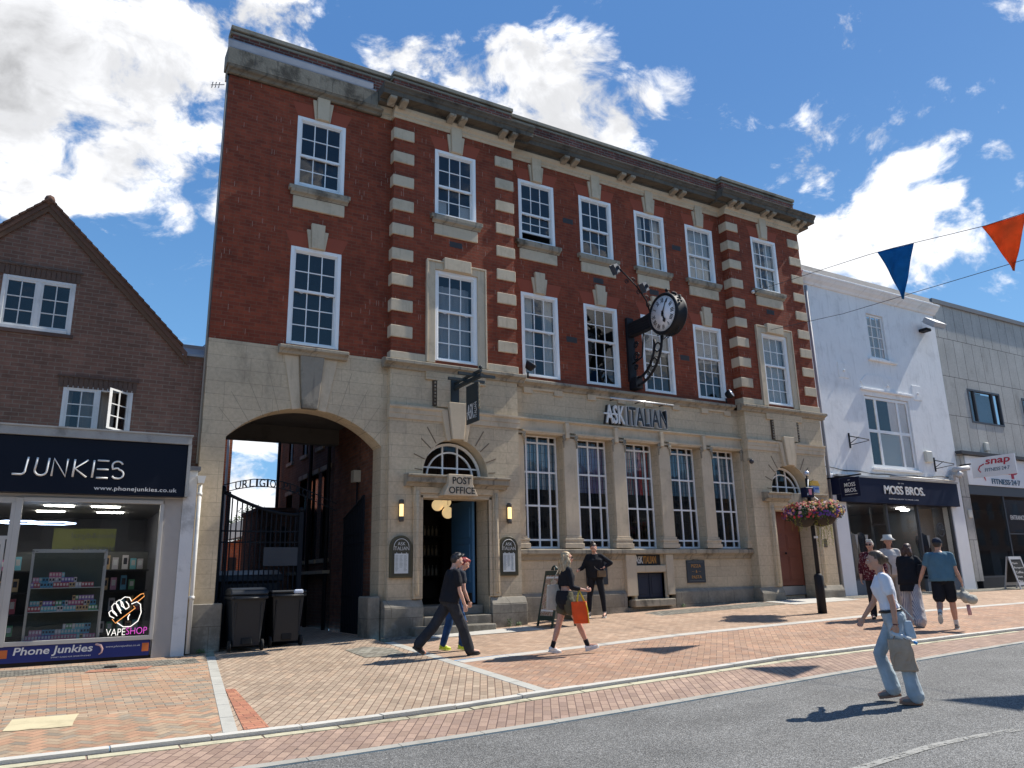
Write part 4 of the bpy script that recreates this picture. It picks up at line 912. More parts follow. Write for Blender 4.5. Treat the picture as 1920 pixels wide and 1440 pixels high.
# shopfront
navy = surf('navy_panel', (.010,.013,.022), .35, .06, 3, 0, spec=.12); alu = surf('aluminium_frame', (.50,.48,.44), .45, .05, 4, .05, metal=.3)
mb = MB(); mb.box(-6, 2.80, -.50, -.02, 3.40, 4.38); fs = mb.build('shop_fascia', navy, L)
mb = MB(); mb.box(-6, 2.85, -.56, .02, 4.38, 4.53); mb.box(-6, 2.87, -.58, .02, 4.53, 4.56); mb.box(2.80, 2.86, -.54, -.1, 3.40, 4.38); mb.build('fascia_trim', surf('worn_grey_trim', (.33,.33,.31), .7, .2, 4, .2, dirt=.5), fs)
letw = surf('white_letter', (.78,.77,.73), .5, .03)
mb = MB(); lw_ = .034
def stroke(pts, r=lw_/2): mb.tube([(x, -.515, z) for x, z in pts], r, 6)
def arcp(cx, cz, rx, rz, a0, a1, k=10): return [(cx+rx*math.cos(R(a0+(a1-a0)*i/k)), cz+rz*math.sin(R(a0+(a1-a0)*i/k))) for i in range(k+1)]
z0, z1 = 3.69, 4.0
stroke([(.265, z1), (.235, z0+.08)]+arcp(.165, z0+.08, .07, .07, 0, -90)+[(.05, z0+.01)])
stroke([(.40, z1), (.375, z0+.09)]+arcp(.465, z0+.09, .09, .085, 180, 360)+[(.575, z1)])
stroke([(.63, z0), (.645, z1), (.84, z0), (.855, z1)]); stroke([(.95, z0), (.965, z1)]); stroke([(1.17, z1), (.97, z0+.15), (1.16, z0)]); stroke([(1.25, z0), (1.265, z1)])
for dz in (0, .155, .31): stroke([(1.315, z0+dz), (1.50, z0+dz)])
stroke(arcp(1.64, z1-.08, .085, .078, 20, 180)+[(1.56, z1-.11)]+arcp(1.65, z0+.155, .08, .03, 180, 90, 4)+arcp(1.66, z0+.08, .085, .08, 80, -90)+arcp(1.62, z0+.08, .06, .078, -90, -150, 5), lw_/2)
stroke([(-.55, z1+.01), (-.17, z1+.01)]); stroke([(-.36, z0), (-.36, z1)])
mb.build('raised_lettering', letw, fs)
mb = MB(); textmb(mb, 'www.phonejunkies.co.uk', 1.30, 2.66, 3.455, 3.55, -.501, .006, .004, sp=1.05); mb.build('web_address', letw, fs)
mb = MB(); mb.box(.16, .26, -.34, -.2, .88, 3.33); mb.box(.26, 2.47, -.34, -.2, 3.27, 3.34); mb.box(2.43, 2.49, -.34, -.2, .88, 3.27); mb.box(.26, 2.43, -.34, -.2, .885, .955)
mb.box(-6, .16, -.32, -.2, 3.24, 3.34); mb.box(-6, .16, -.32, -.2, 2.62, 2.68); mb.box(.10, .17, -.33, -.2, .6, 3.24); mb.box(-6, 2.49, -.3, -.2, 3.34, 3.4)
sf = mb.build('shopfront_frame', alu, L, bevel=.004)
MB().box(.26, 2.43, -.29, -.282, .95, 3.27).build('pane', shopglass, sf); MB().box(-6, .10, -.285, -.277, 2.68, 3.24).build('pane', shopglass, sf)
mb = MB(); mb.box(.02, .08, -.32, -.26, .62, 2.62); mb.box(-1.0, -.94, -.32, -.26, .62, 2.62); mb.box(-.94, .02, -.32, -.26, .62, .75); mb.box(-.94, .02, -.32, -.26, 2.54, 2.62); mb.tube([(.05, -.36, 1.2), (.05, -.36, 2.2)], .015)
dr = mb.build('shop_door', alu, L); MB().box(-.94, .02, -.292, -.286, .75, 2.54).build('pane', shopglass, dr)
mb = MB()
for i in range(16): mb.box(2.495+i*.0188, 2.495+i*.0188+.012, -.31, -.2, .5, 3.36)
mb.box(2.49, 2.80, -.295, 0, .48, 3.4); mb.build('ribbed_pilaster', surf('ribbed_metal', (.52,.49,.45), .5, .06, 3), L)
mb = MB(); mb.box(.17, 2.45, -.31, -.2, .62, .885); bp = mb.build('stall_riser_sign', surf('royal_blue_panel', (.016,.03,.17), .35, .08, 3), L)
mb = MB(); mb.box(.2, .32, -.316, -.31, .70, .83); mb.box(2.33, 2.44, -.316, -.31, .69, .83); mb.build('orange_square', surf('orange_vinyl', (.62,.16,.04), .5), bp)
mb = MB(); textmb(mb, 'Phone Junkies', .40, 1.56, .70, .86, -.311, .005, .018, shear=.12); textmb(mb, 'SMART CASES FOR SMARTPHONES', .95, 1.54, .665, .685, -.311, .004, 0); textmb(mb, 'www.phonejunkies.co.uk', 1.76, 2.3, .775, .815, -.311, .004, 0, shear=.15); mb.build('lettering', letw, bp)
mb = MB(); mb.tube([(1.62, -.318, .85), (1.68, -.318, .83), (1.71, -.318, .77), (1.70, -.318, .71), (1.66, -.318, .68)], [.02, .024, .02, .014, .008], 6); mb.ball((1.62, -.318, .85), .03, .008, .018); mb.build('curled_phone_logo', surf('logo_pink', (.7,.45,.42), .5), bp)
MB().box(-6, 2.5, -.25, -.1, .4, .62).build('plinth', surf('black_plinth', (.02,.02,.022), .6), L)
mb = MB(); mb.box(2.80, 3.03, -.33, .0, .45, 3.92); mb.build('white_pier', surf('peeling_white_pier', (.66,.66,.64), .6, .08, 3, .3, 20, dirt=.5), L)
mb = MB(); mb.box(2.76, 3.07, -.38, -.0, 3.92, 4.0); mb.build('pier_cap', surf('grey_lead', (.12,.125,.14), .6), L)
mb = MB(); mb.tube([(3.09, -.32, .60), (3.09, -.32, 3.66)], .038, 10); mb.prism([(3.01, 3.82), (3.17, 3.82), (3.14, 3.68), (3.04, 3.68)], 'y', -.42, -.25)
for z in (1.55, 3.45): mb.lathe([(.05, z), (.05, z+.06)], (3.09, -.32, 0), 10)
mb.box(3.0, 3.15, -.3, -.12, 1.57, 1.6); mb.build('downpipe', surf('white_plastic_pipe', (.66,.64,.58), .5, .1, 5, dirt=.4), L)
# the shop inside
mb = MB(); mb.box(-6, 2.75, 4.6, 4.7, .6, 3.4); mb.box(2.65, 2.75, -.2, 4.6, .6, 3.4); mb.box(-6, 2.7, -.2, 4.6, 3.36, 3.46, 1); mb.box(-6, 2.7, -.2, 4.6, .5, .6); mb.build('shop_interior', [surf('shop_wall_dark', (.09,.09,.10), .8), surf('shop_ceiling', (.28,.28,.27), .9)], L)
lit = surf('lit_panel', (1, .97, .9), .5, 0, 1, 0, em=26.); nblue = surf('neon_white_blue', (.55, .7, 1), .5, 0, 1, 0, em=5.)
for x, y in ((.55, 1.3), (1.35, 1.3), (.4, 2.6), (1.5, 2.6)): tag(MB().box(x, x+.5, y, y+.12, 3.34, 3.36).build('ceiling_light', lit), 'flat white ceiling light panel inside the phone shop', 'ceiling light', 'ceiling lights inside the phone shop')
mb = MB()
for cx, cy in ((.2, .7), (.72, .85)): mb.tube([(cx+.38*math.cos(R(60*i)), cy+.38*math.sin(R(60*i)), 2.98) for i in range(6)], .012, 6, closed=True, sm=False)
tag(mb.build('hexagon_lamp', nblue), 'glowing blue-white hexagon tube lamp under the phone shop ceiling', 'lamp')
cab = thing('display_cabinet', 'tall silver framed glass cabinet of small boxes inside the phone shop window', 'cabinet', (1.08, .35, .62))
mb = MB()
for x in (.50, 1.64):
    for y in (.0, .55): mb.box(x-.015, x+.015, y-.015, y+.015, .62, 2.46)
for y in (.0, .55): mb.box(.5, 1.64, y-.015, y+.015, 2.43, 2.47)
for x in (.5, 1.64): mb.box(x-.015, x+.015, 0, .55, 2.43, 2.47)
mb.box(.5, 1.64, 0, .55, .6, .93, 1); mb.build('frame', [surf('silver_frame', (.6,.62,.62), .3, .02, 3, 0, metal=.6), navy], cab)
SH = (.935, 1.42, 1.86, 2.2)
for z in SH[1:3]+(2.02,): pass
for z in (1.40, 1.80): MB().box(.515, 1.625, .02, .53, z, z+.012).build('shelf', surf('shelf_glass', (.5,.55,.55), .2), cab)
MB().box(.515, 1.625, .54, .55, .93, 2.43).build('back_panel', surf('cabinet_back', (.10,.12,.10), .8), cab)
pal = [(.55,.5,.5), (.12,.35,.5), (.6,.18,.3), (.15,.4,.2), (.65,.6,.58), (.45,.1,.12), (.3,.2,.5), (.6,.4,.2), (.2,.5,.55), (.62,.3,.42)]
pname = ['white', 'blue', 'pink', 'green', 'grey', 'red', 'violet', 'amber', 'turquoise', 'rose']
base = []
for i, c in enumerate(pal):
    mb = MB().box(-.022, .022, -.02, .02, 0, .0865); mb.box(-.014, .014, -.0215, -.02, .03, .07, 1)
    o = mb.build('product_box', [surf('box_'+pname[i], c, .5, 0, 1, 0), surf('box_label_'+str(i % 3), ((.7,.7,.68), (.05,.05,.06), (.6,.55,.5))[i % 3], .5, 0, 1, 0)], origin=(0, 0, 0)); base.append(o)
used = set()
def put(i, x, y, z):
    if i in used: o = base[i].copy(); C.objects.link(o)
    else: o = base[i]; used.add(i)
    o.location = (x, y, z); tag(o, 'small %s carton standing on a shelf of the glass cabinet' % pname[i], 'carton', 'cartons in the glass cabinet')
for z, rws in ((.93, ((.55, 1.6, .1), (.6, 1.5, .18), (1.1, 1.5, .22))), (1.415, ((.54, 1.6, .08), (.56, 1.55, .17), (1.2, 1.5, .22))), (1.815, ((.54, 1.5, .1), (.56, 1.2, .19), (.8, 1.0, .24)))):
    for ri, (a, b, y) in enumerate(rws):
        x = a
        while x < b:
            i = random.randrange(10)
            for _ in range(random.choice((1, 2, 4))):
                if x < b: put(i, x, y, z+.087*ri); x += .0485
for k in range(10):
    if k not in used: base[k].location = (.6+.05*k, .15, 1.1); tag(base[k], 'small %s carton standing on a shelf of the glass cabinet' % pname[k], 'carton', 'cartons in the glass cabinet')
sw = thing('slatwall_display', 'dark wall display of pale phone cases hanging in rows inside the shop', 'display', (1.9, 4.5, .7))
MB().box(-1.5, 2.6, 4.5, 4.56, .7, 2.6).build('backboard', surf('slatwall', (.06,.06,.065), .7), sw)
for j in range(4):
    for i in range(12): MB().box(-.6+i*.26, -.6+i*.26+.14, 4.44, 4.49, .95+j*.4, 1.22+j*.4).build('phone_case', surf('case_'+'abc'[(i+j) % 3], ((.4,.4,.38), (.2,.23,.27), (.5,.45,.42))[(i+j) % 3], .6, 0, 1, 0), sw)
for i in range(26):
    x = -1.4+i*.15+random.uniform(-.02, .02)
    if .35 < x < 1.7 or x > 2.5: continue
    for z, y in ((.95, 1.6), (1.35, 1.65), (1.75, 1.7), (2.15, 1.75)):
        if random.random() < .75: o = base[random.randrange(10)].copy(); C.objects.link(o); o.location = (x, y, z); o.scale = (2.4, 2., 2.2+random.random()); tag(o, 'larger coloured carton on the dark shelving behind the cabinet', 'carton', 'larger cartons on the back shelving')
bs_ = thing('back_shelving', 'dark shelving of coloured cartons behind the glass cabinet', 'shelves', (.6, 1.8, .6))
for z in (.93, 1.33, 1.73, 2.13): MB().box(-1.6, 2.5, 1.5, 2.0, z-.02, z).build('shelf', surf('shelf_black', (.03,.03,.033), .5), bs_)
MB().box(-1.6, 2.5, 2.0, 2.03, .6, 2.5).build('backboard', surf('shelf_back', (.10,.10,.09), .7), bs_)
ps_ = MB().box(.75, 1.9, 2.6, 2.63, 2.55, 3.0); tag(ps_.build('wall_poster', surf('yellow_green_panel', (.16,.17,.05), .6)), 'dull yellow-green panel high on the back of the phone shop', 'panel')
# neon sign on the glass
def zc(a, b): px, py = a/4.234, 900+b/4.234; return (1.75+(px-203)*.00826+(py-1148)*.0007, -.265, 1.37+(1148-py)*.0086)
ns = thing('neon_sign', 'neon sign of a white hand outline holding an orange stick over the words VAPE SHOP', 'neon sign', (2.05, -.265, .97))
neonw = surf('neon_white', (1, .96, .9), .5, 0, 1, 0, em=1.1); neono = surf('neon_orange', (1, .42, .12), .5, 0, 1, 0, em=1.0); neonp = surf('neon_magenta', (.95, .12, .75), .5, 0, 1, 0, em=.8)
mb = MB()
for pts in (((905,1100),(870,1080),(862,1050),(880,1035),(900,1040),(925,1070)), ((930,1082),(895,1050),(885,1000),(905,975),(930,985),(960,1040)), ((962,1062),(930,1010),(920,965),(945,948),(970,968),(985,1010),(1000,1030)),
            ((1002,1027),(965,1000),(955,950),(990,924),(1030,930),(1047,962)), ((1045,985),(1090,968),(1120,990),(1126,1060),(1100,1130),(1040,1175),(980,1175),(930,1138)), ((1000,962),(1020,985),(1026,1010),(1002,1027)), ((1020,1120),(1018,1095),(1032,1070))):
    mb.tube([zc(*p) for p in pts], .009, 6)
mb.build('hand_outline', neonw, ns)
mb = MB(); mb.tube([zc(*p) for p in ((890,1108),(915,1142),(1078,1020),(1062,1002))], .0075, 6); mb.tube([zc(*p) for p in ((1042,965),(1120,905),(1146,898),(1152,922),(1092,972))], .0075, 6); mb.build('stick_outline', neono, ns)
mb = MB(); textmb(mb, 'VAPE', 1.74, 2.045, .975, 1.09, -.265, .01, -.012); mb.build('white_word', neonw, ns)
mb = MB(); textmb(mb, 'SHOP', 2.06, 2.39, .985, 1.10, -.265, .01, -.018); mb.build('magenta_word', neonp, ns)
mb = MB(); textmb(mb, 'photo&digital', 1.05, 1.75, 2.62, 2.74, -.262, .002, 0, M=lambda u, v, d_: (2.8-u, -.27-d_, v)); textmb(mb, 'specialists', 1.05, 1.72, 2.42, 2.53, 0, .002, 0, M=lambda u, v, d_: (2.8-u, -.27-d_, v))
tag(mb.build('window_lettering', surf('ghost_letter', (.10,.105,.11), .6)), 'faint back-to-front lettering seen high up on the phone shop window', 'lettering')
# ---------------------------------------------------------------- behind the arch
farbrick = brickmat('far_orange_brick', (.50,.15,.065), (.42,.12,.055), (.45,.3,.22), grime=.25)
T_ = thing('tall_brick_building', 'plain tall orange-red brick block seen behind the gabled shop and through the arch', 'building', (2, 12, .6))
mb = MB(); mb.box(-3, 5.44, 10, 14, .4, 9.15); mb.build('wall', farbrick, T_)
MB().box(-3.05, 5.5, 9.94, 14.05, 9.15, 9.42).build('parapet', surf('grey_fascia', (.16,.17,.2), .7), T_)
mb = MB(); mb.tube([(4.25, 10.3, 9.42), (4.75, 10.3, 9.95), (5.3, 10.3, 9.95), (5.3, 10.3, 9.42)], .022, 6); mb.tube([(4.75, 10.3, 9.95), (4.75, 10.3, 9.42)], .022, 6); mb.tube([(4.5, 10.3, 9.68), (5.3, 10.3, 9.66)], .016, 6); mb.build('guard_rail', surf('blue_grey_rail', (.10,.16,.25), .5), T_)
MB().tube([(5.3, 9.93, .6), (5.3, 9.93, 9.1)], .04, 8).build('downpipe', oldwhite, T_)
T2 = thing('low_brick_building', 'low orange brick building with sloping grey roof at the end of the passage', 'building', (8.2, 18, .7))
mb = MB(); mb.add([(6.4, 18, .5), (9.6, 18, .5), (9.6, 18, 4.15), (6.4, 18, 3.4), (6.4, 21, .5), (9.6, 21, .5), (9.6, 21, 4.15), (6.4, 21, 3.4)], [(0, 1, 2, 3), (3, 2, 6, 7), (1, 5, 6, 2), (4, 0, 3, 7)]); mb.build('wall', farbrick, T2)
mb = MB(); mb.add([(6.2, 17.8, 3.4), (9.8, 17.8, 4.25), (9.8, 20, 5.2), (6.2, 20, 3.9), (6.2, 17.8, 3.46), (9.8, 17.8, 4.33), (9.8, 20, 5.3), (6.2, 20, 4.0)], [(0, 1, 5, 4), (4, 5, 6, 7), (3, 2, 1, 0), (0, 4, 7, 3), (1, 2, 6, 5)]); mb.build('roof', surf('grey_slate', (.16,.15,.145), .8, .2, 3), T2, recalc=True)
for x in (7.0, 7.7, 8.4, 9.0): MB().box(x, x+.3, 17.97, 18.02, 1.4, 2.9).build('window', surf('far_window', (.03,.03,.035), .3), T2)
T3 = thing('rear_extension', 'dark lower brick extension with arched windows seen through the open gate', 'building', (6.3, 7.6, .6))
mb = MB(); mb.box(5.78, 6.79, 7, 9.3, .5, 3.85); mb.box(5.72, 6.79, 6.94, 9.3, 3.85, 3.95); mb.build('wall', brickmat('extension_brick', (.15,.075,.055), (.11,.055,.04), (.12,.1,.08), grime=.6), T3)  # dark brown brick for the low extension
for x in (5.98, 6.38):
    mb = MB(); mb.prism([(x, 2.5), (x+.22, 2.5)]+[(x+.11+.11*math.cos(PI*i/8), 3.3+.11*math.sin(PI*i/8)) for i in range(9)], 'y', 6.96, 7.02); mb.build('arched_window', surf('black_glass', (.012,.012,.015), .2), T3)
# ---------------------------------------------------------------- white shop building
rend = surf('white_render', (.83,.82,.80), .75, .09, 1.1, .45, 7, dirt=.16, streak=.14)
Wb = thing('white_rendered_building', 'narrow white rendered building with grey slate parapet over a navy menswear shopfront', 'building', (25.2, .2, 1.05))
mb = MB(); wall(mb, 21.32, 28.98, 4.75, 11.25, 0, [(24.85, 25.8, 9.02, 10.68), (24.1, 26.58, 5.12, 7.62)], .15)
mb.quad((28.98, 0, 1), (28.98, 6, 1), (28.98, 6, 11.3), (28.98, 0, 11.3)); mb.quad((21.32, 6, 6), (21.32, 0, 6), (21.32, 0, 11.3), (21.32, 6, 11.3)); mb.build('rendered_wall', rend, Wb)
mb = MB(); molding(mb, 21.36, 29.05, [(.1, 11.22), (-.06, 11.22), (-.10, 11.3), (-.2, 11.38), (-.25, 11.46), (-.3, 11.5), (-.3, 11.56), (.1, 11.6)]); mb.build('cornice', rend, Wb, bevel=.01)
mb = MB(); mb.prism([(-.16, 11.58), (.3, 11.58), (.3, 11.95), (.05, 11.95)], 'x', 21.42, 29.0); mb.build('slate_parapet', surf('old_slate', (.13,.13,.135), .85, .35, 5, .5, 12, dirt=.5), Wb)
MB().tube([(21.62, -.12, 1.1), (21.62, -.12, 11.1)], .05, 8).build('downpipe', surf('grey_pipe', (.33,.33,.34), .6), Wb)
def bars(name, par, x0, x1, z0, z1, y, vs, hz, fr=.06, bw=.025, mt=white, dp=.06):
    mb = MB(); mb.box(x0, x0+fr, y, y+dp, z0, z1).box(x1-fr, x1, y, y+dp, z0, z1).box(x0+fr, x1-fr, y, y+dp, z1-fr, z1).box(x0+fr, x1-fr, y, y+dp, z0, z0+fr)
    for v_ in vs: mb.box(v_-bw/2, v_+bw/2, y+.006, y+dp-.01, z0+fr, z1-fr)
    for h_ in hz: mb.box(x0+fr, x1-fr, y+.010, y+dp-.014, h_-bw/2, h_+bw/2)
    f = mb.build(name, mt, par); MB().box(x0+fr, x1-fr, y+dp/2-.002, y+dp/2+.002, z0+fr, z1-fr).build('pane', pane, f); return f
f = bars('window', Wb, 24.87, 25.78, 9.04, 10.66, .06, (25.17, 25.48), (9.85, 9.45, 10.25), .06, .022); c_ = MB(); wavy(c_, 24.9, 25.75, 9.1, 10.6, .2); c_.build('curtain', cur_white, f)
f = bars('window', Wb, 24.12, 26.56, 5.15, 7.6, .05, (24.75, 25.95), (6.4,), .09, .10); MB().box(24.8, 25.9, .14, .15, 5.2, 6.35).build('blind', cur_white, f)
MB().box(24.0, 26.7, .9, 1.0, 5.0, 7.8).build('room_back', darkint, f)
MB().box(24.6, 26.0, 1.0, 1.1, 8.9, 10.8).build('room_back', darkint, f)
mb = MB(); mb.box(24.6, 26.15, -.1, .05, 8.9, 8.99); mb.build('sill', rend, Wb, bevel=.01); MB().box(24.0, 26.75, -.08, .05, 5.03, 5.11).build('sill', rend, Wb, bevel=.01)
mb = MB(); mb.box(23.95, 26.8, -.09, .03, 7.78, 7.86); mb.prism([(24.15, 7.86), (24.0, 8.1), (24.35, 8.35), (25.3, 8.42), (26.3, 8.3), (26.7, 8.05), (26.6, 7.86)], 'y', -.02, .03); mb.build('window_pediment', rend, Wb, bevel=.01)
for x, z in ((22.9, 8.35), (25.2, 8.05), (26.9, 7.95)):
    mb = MB().box(x, x+.5, -.03, .02, z-.25, z+.3); mb.ball((x+.25, -.05, z), .04); mb.build('pattress_plate', rend, Wb, bevel=.01)
for a, b in ((21.75, 22.38), (28.1, 28.82)): MB().box(a, b, -.06, .3, 1.0, 4.8).build('pier', surf('white_painted_pier', (.82,.82,.81), .5, .04, 2, .1, dirt=.05), Wb, bevel=.01)
navy2 = surf('navy_fascia', (.010,.014,.038), .5, .08, 3, 0, spec=.15)
mb = MB(); mb.box(21.95, 28.35, -.22, .3, 3.92, 4.72); fs2 = mb.build('shop_fascia', navy2, Wb)
mb = MB(); textmb(mb, 'MOSS BROS.', 24.10, 26.28, 4.22, 4.50, -.25, .03, .012); textmb(mb, 'BESPOKE | READY TO WEAR | HIRE', 24.35, 25.95, 4.04, 4.09, -.222, .006, 0); textmb(mb, 'EST 1851', 24.95, 25.25, 4.585, 4.62, -.222, .006, 0); mb.build('lettering', letw, fs2)
mb = MB(); mb.box(21.9, 28.4, -.24, .0, 4.72, 4.78); mb.tube([(24.4, -.35, 4.8), (28.0, -.35, 4.8)], .03, 6); mb.build('fascia_light', alu, fs2)
dkf = surf('dark_grey_frame', (.06,.065,.075), .5)
mb = MB(); mb.box(22.38, 24.4, -.02, .1, 1.5, 1.56); mb.box(26.1, 28.1, -.02, .1, 1.5, 1.56)
for x in (22.4, 24.42, 26.1, 28.04): mb.box(x, x+.07, -.02, .08, 1.5, 3.92)
mb.box(24.9, 24.96, .9, .96, 1.1, 3.9); mb.box(25.65, 25.71, .9, .96, 1.1, 3.9); mb.box(24.9, 25.7, .9, .96, 3.3, 3.36)
sf2 = mb.build('shopfront_frame', dkf, Wb)
for a, b in ((22.47, 24.42), (26.17, 28.04)): MB().box(a, b, .03, .036, 1.56, 3.92).build('pane', shopglass, sf2)
mb = MB(); mb.quad((24.45, .03, 1.5), (24.9, .9, 1.5), (24.9, .9, 3.92), (24.45, .03, 3.92)); mb.quad((26.14, .03, 1.5), (25.7, .9, 1.5), (25.7, .9, 3.92), (26.14, .03, 3.92)); mb.split('side_pane', shopglass, sf2)
for a, b in ((22.38, 24.45), (26.12, 28.1)): MB().box(a, b, -.01, .1, .95, 1.5).build('stall_riser', surf('grey_stall_riser', (.10,.125,.155), .5, .08, 3), Wb)
mb = MB(); mb.box(22.2, 28.4, 4.5, 4.6, 1, 4.2); mb.box(22.2, 22.3, .3, 4.5, 1, 4.2); mb.box(28.3, 28.4, .3, 4.5, 1, 4.2); mb.box(22.2, 28.4, .2, 4.5, 3.95, 4.05); mb.box(22.2, 28.4, .12, 4.5, 1., 1.06); mb.box(27.2, 28.1, .7, .75, 1.5, 3.9, 1)
mb.build('shop_interior', [surf('tailor_wall', (.12,.12,.13), .8), surf('beige_panel', (.45,.40,.34), .8)], Wb)
for x, y in ((23.1, .9), (24.0, 1.4), (26.6, .9), (27.6, 1.4)): tag(MB().lathe([(.15, 0), (.15, .02)], (x, y, 3.9), 12).build('ceiling_light', lit), 'round glowing ceiling disc added to brighten the menswear window', 'ceiling light', 'added ceiling discs brightening the menswear shop')  # glowing discs added and enlarged to brighten the mannequins
suitm = surf('dark_suit', (.02,.022,.035), .8, .1, 6, .1); beigem = surf('beige_coat', (.36,.32,.27), .8, .1, 6, .1); shirtm = surf('mannequin_shirt', (.7,.7,.7), .8); ligm = surf('mannequin_base', (.3,.3,.3), .4)
def mannequin(x, y, mt, lab):
    t = thing('mannequin', lab, 'mannequin', (x, y, 1.5))
    mb = MB(); mb.lathe([(.12, 1.52), (.17, 1.75), (.20, 2.0), (.17, 2.25), (.19, 2.5), (.23, 2.75), (.20, 2.92), (.07, 2.98), (.05, 3.02)], (x, y, 0), 16)
    for s_ in (-1, 1): mb.tube([(x+s_*.22, y, 2.88), (x+s_*.29, y-.02, 2.55), (x+s_*.27, y-.06, 2.2)], [.07, .06, .045], 8)
    mb.build('jacket', mt, t)
    mb = MB(); mb.prism([(x-.07, 2.93), (x+.07, 2.93), (x, 2.5)], 'y', y-.235, y-.215); mb.build('shirt_front', shirtm, t); MB().tube([(x, y, 1.5), (x, y, 1.6)], .03).build('stand', ligm, t)
mannequin(23.0, .42, beigem, 'mannequin in a beige coat at the left edge of the menswear window')
mannequin(23.6, .48, suitm, 'mannequin in a dark suit in the left menswear window beside the beige coat')
mannequin(26.85, .42, suitm, 'mannequin in a dark suit in the right menswear window')
mb = MB(); mb.tube([(27.35+.22*math.cos(2*PI*i/16), .02, 3.12+.22*math.sin(2*PI*i/16)) for i in range(16)], .018, 6, closed=True)
for dx in (-.1, 0, .1): mb.tube([(27.35+dx, .02, 2.95), (27.35+dx, .02, 3.29)], .014, 6)
mb.tube([(27.17, .02, 3.12), (27.53, .02, 3.12)], .014, 6); tag(mb.build('window_monogram', dkf), 'round dark monogram fixed to the right menswear window', 'emblem')
# ---------------------------------------------------------------- grey panelled building
panelm = ashlar('grey_cladding', (.50,.485,.44), (.45,.435,.395), .62, 1.52, zoff=.02, grime=.35, joint=(.13,.125,.12), ms=.012)
Gb = thing('grey_clad_building', 'long grey stone-clad building with flat roof over a gym shopfront', 'building', (36, .2, 1.1))
mb = MB(); wall(mb, 28.99, 60, 5.95, 11.75, .0, [(30.44, 32.66, 7.16, 8.5), (34.3, 36.5, 7.16, 8.5)], .15); mb.quad((28.99, 6, 1), (28.99, 0, 1), (28.99, 0, 11.75), (28.99, 6, 11.75)); mb.build('clad_wall', panelm, Gb)
MB().box(28.97, 60, -.08, .3, 11.75, 11.92).build('roof_edge', surf('grey_roof_edge', (.2,.2,.2), .7), Gb)
for a in (30.44, 34.3):
    f = bars('window', Gb, a, a+2.22, 7.16, 8.5, -.02, (a+.45, a+1.7), (), .07, .06, dkf, .14); MB().box(a-.1, a+2.4, .8, .85, 7, 8.7).build('room_back', darkint, f); MB().box(a+.1, a+2.1, .2, .21, 7.3, 8.4).build('blind', surf('blue_grey_blind', (.2,.28,.36), .7), f)
mb = MB(); mb.box(28.95, 60, -.25, .1, 5.86, 5.97); mb.build('hood', surf('dark_hood', (.05,.05,.055), .6), Gb)
mb = MB(); mb.box(28.93, 29.40, -.03, .2, 1.35, 5.9); mb.build('pier', panelm, Gb)
gs = MB().box(29.42, 60, -.06, .2, 4.77, 5.84).build('sign_band', surf('white_sign_band', (.74,.75,.76), .5, .02, 2, 0), Gb)
redl = surf('dark_red_letter', (.45,.02,.05), .5); blul = surf('blue_grey_letter', (.06,.12,.18), .5)
mb = MB(); textmb(mb, 'snap', 31.0, 32.85, 5.10, 5.62, -.062, .02, .03); mb.build('red_word', redl, gs); mb = MB(); textmb(mb, 'FITNESS\u00b724\u00b77', 30.95, 32.9, 4.85, 5.05, -.062, .02, .008); mb.build('grey_word', blul, gs)
mb = MB(); mb.tube([(30.55, -.07, 4.95), (30.48, -.07, 5.1), (30.55, -.07, 5.25), (30.85, -.07, 5.35)], [.02, .05, .05, .01], 6, sy=.3); mb.build('swoosh_mark', redl, gs)
mb = MB(); mb.box(29.38, 60, .0, .1, 1.46, 1.52); mb.box(29.38, 60, -.02, .2, 4.42, 4.78)
for x in (29.38, 31.62, 33.9, 36.2): mb.box(x, x+.06, .0, .08, 1.5, 4.45)
mb.box(31.68, 60, 0, .06, 3.0, 3.05)
sf3 = mb.build('shopfront_frame', dkf, Gb); MB().box(29.44, 60, .03, .036, 1.52, 4.42).build('pane', shopglass, sf3)
MB().box(29.38, 60, .0, .2, .9, 1.46).build('stall_riser', surf('black_riser', (.03,.033,.038), .5), Gb)
mb = MB(); mb.box(29.2, 60, 5, 5.1, 1, 4.6); mb.box(29.1, 60, .15, 5, 4.5, 4.6); mb.box(29.1, 60, .15, 5, 1., 1.1)
for i in range(6): mb.box(30+i*1.4, 30.6+i*1.4, 2.2, 3, 1.1, 2.2+.3*(i % 2))
mb.build('gym_interior', surf('gym_wall', (.07,.075,.085), .8), Gb)
mb = MB(); textmb(mb, 'ENTRANCE', 31.95, 32.95, 3.55, 3.72, .02, .008, 0); mb.build('entrance_lettering', letw, Gb)
MB().box(31.7, 34.0, .04, .07, 3.1, 4.3).build('entrance_panel', surf('navy_vinyl', (.012,.015,.03), .4), Gb)
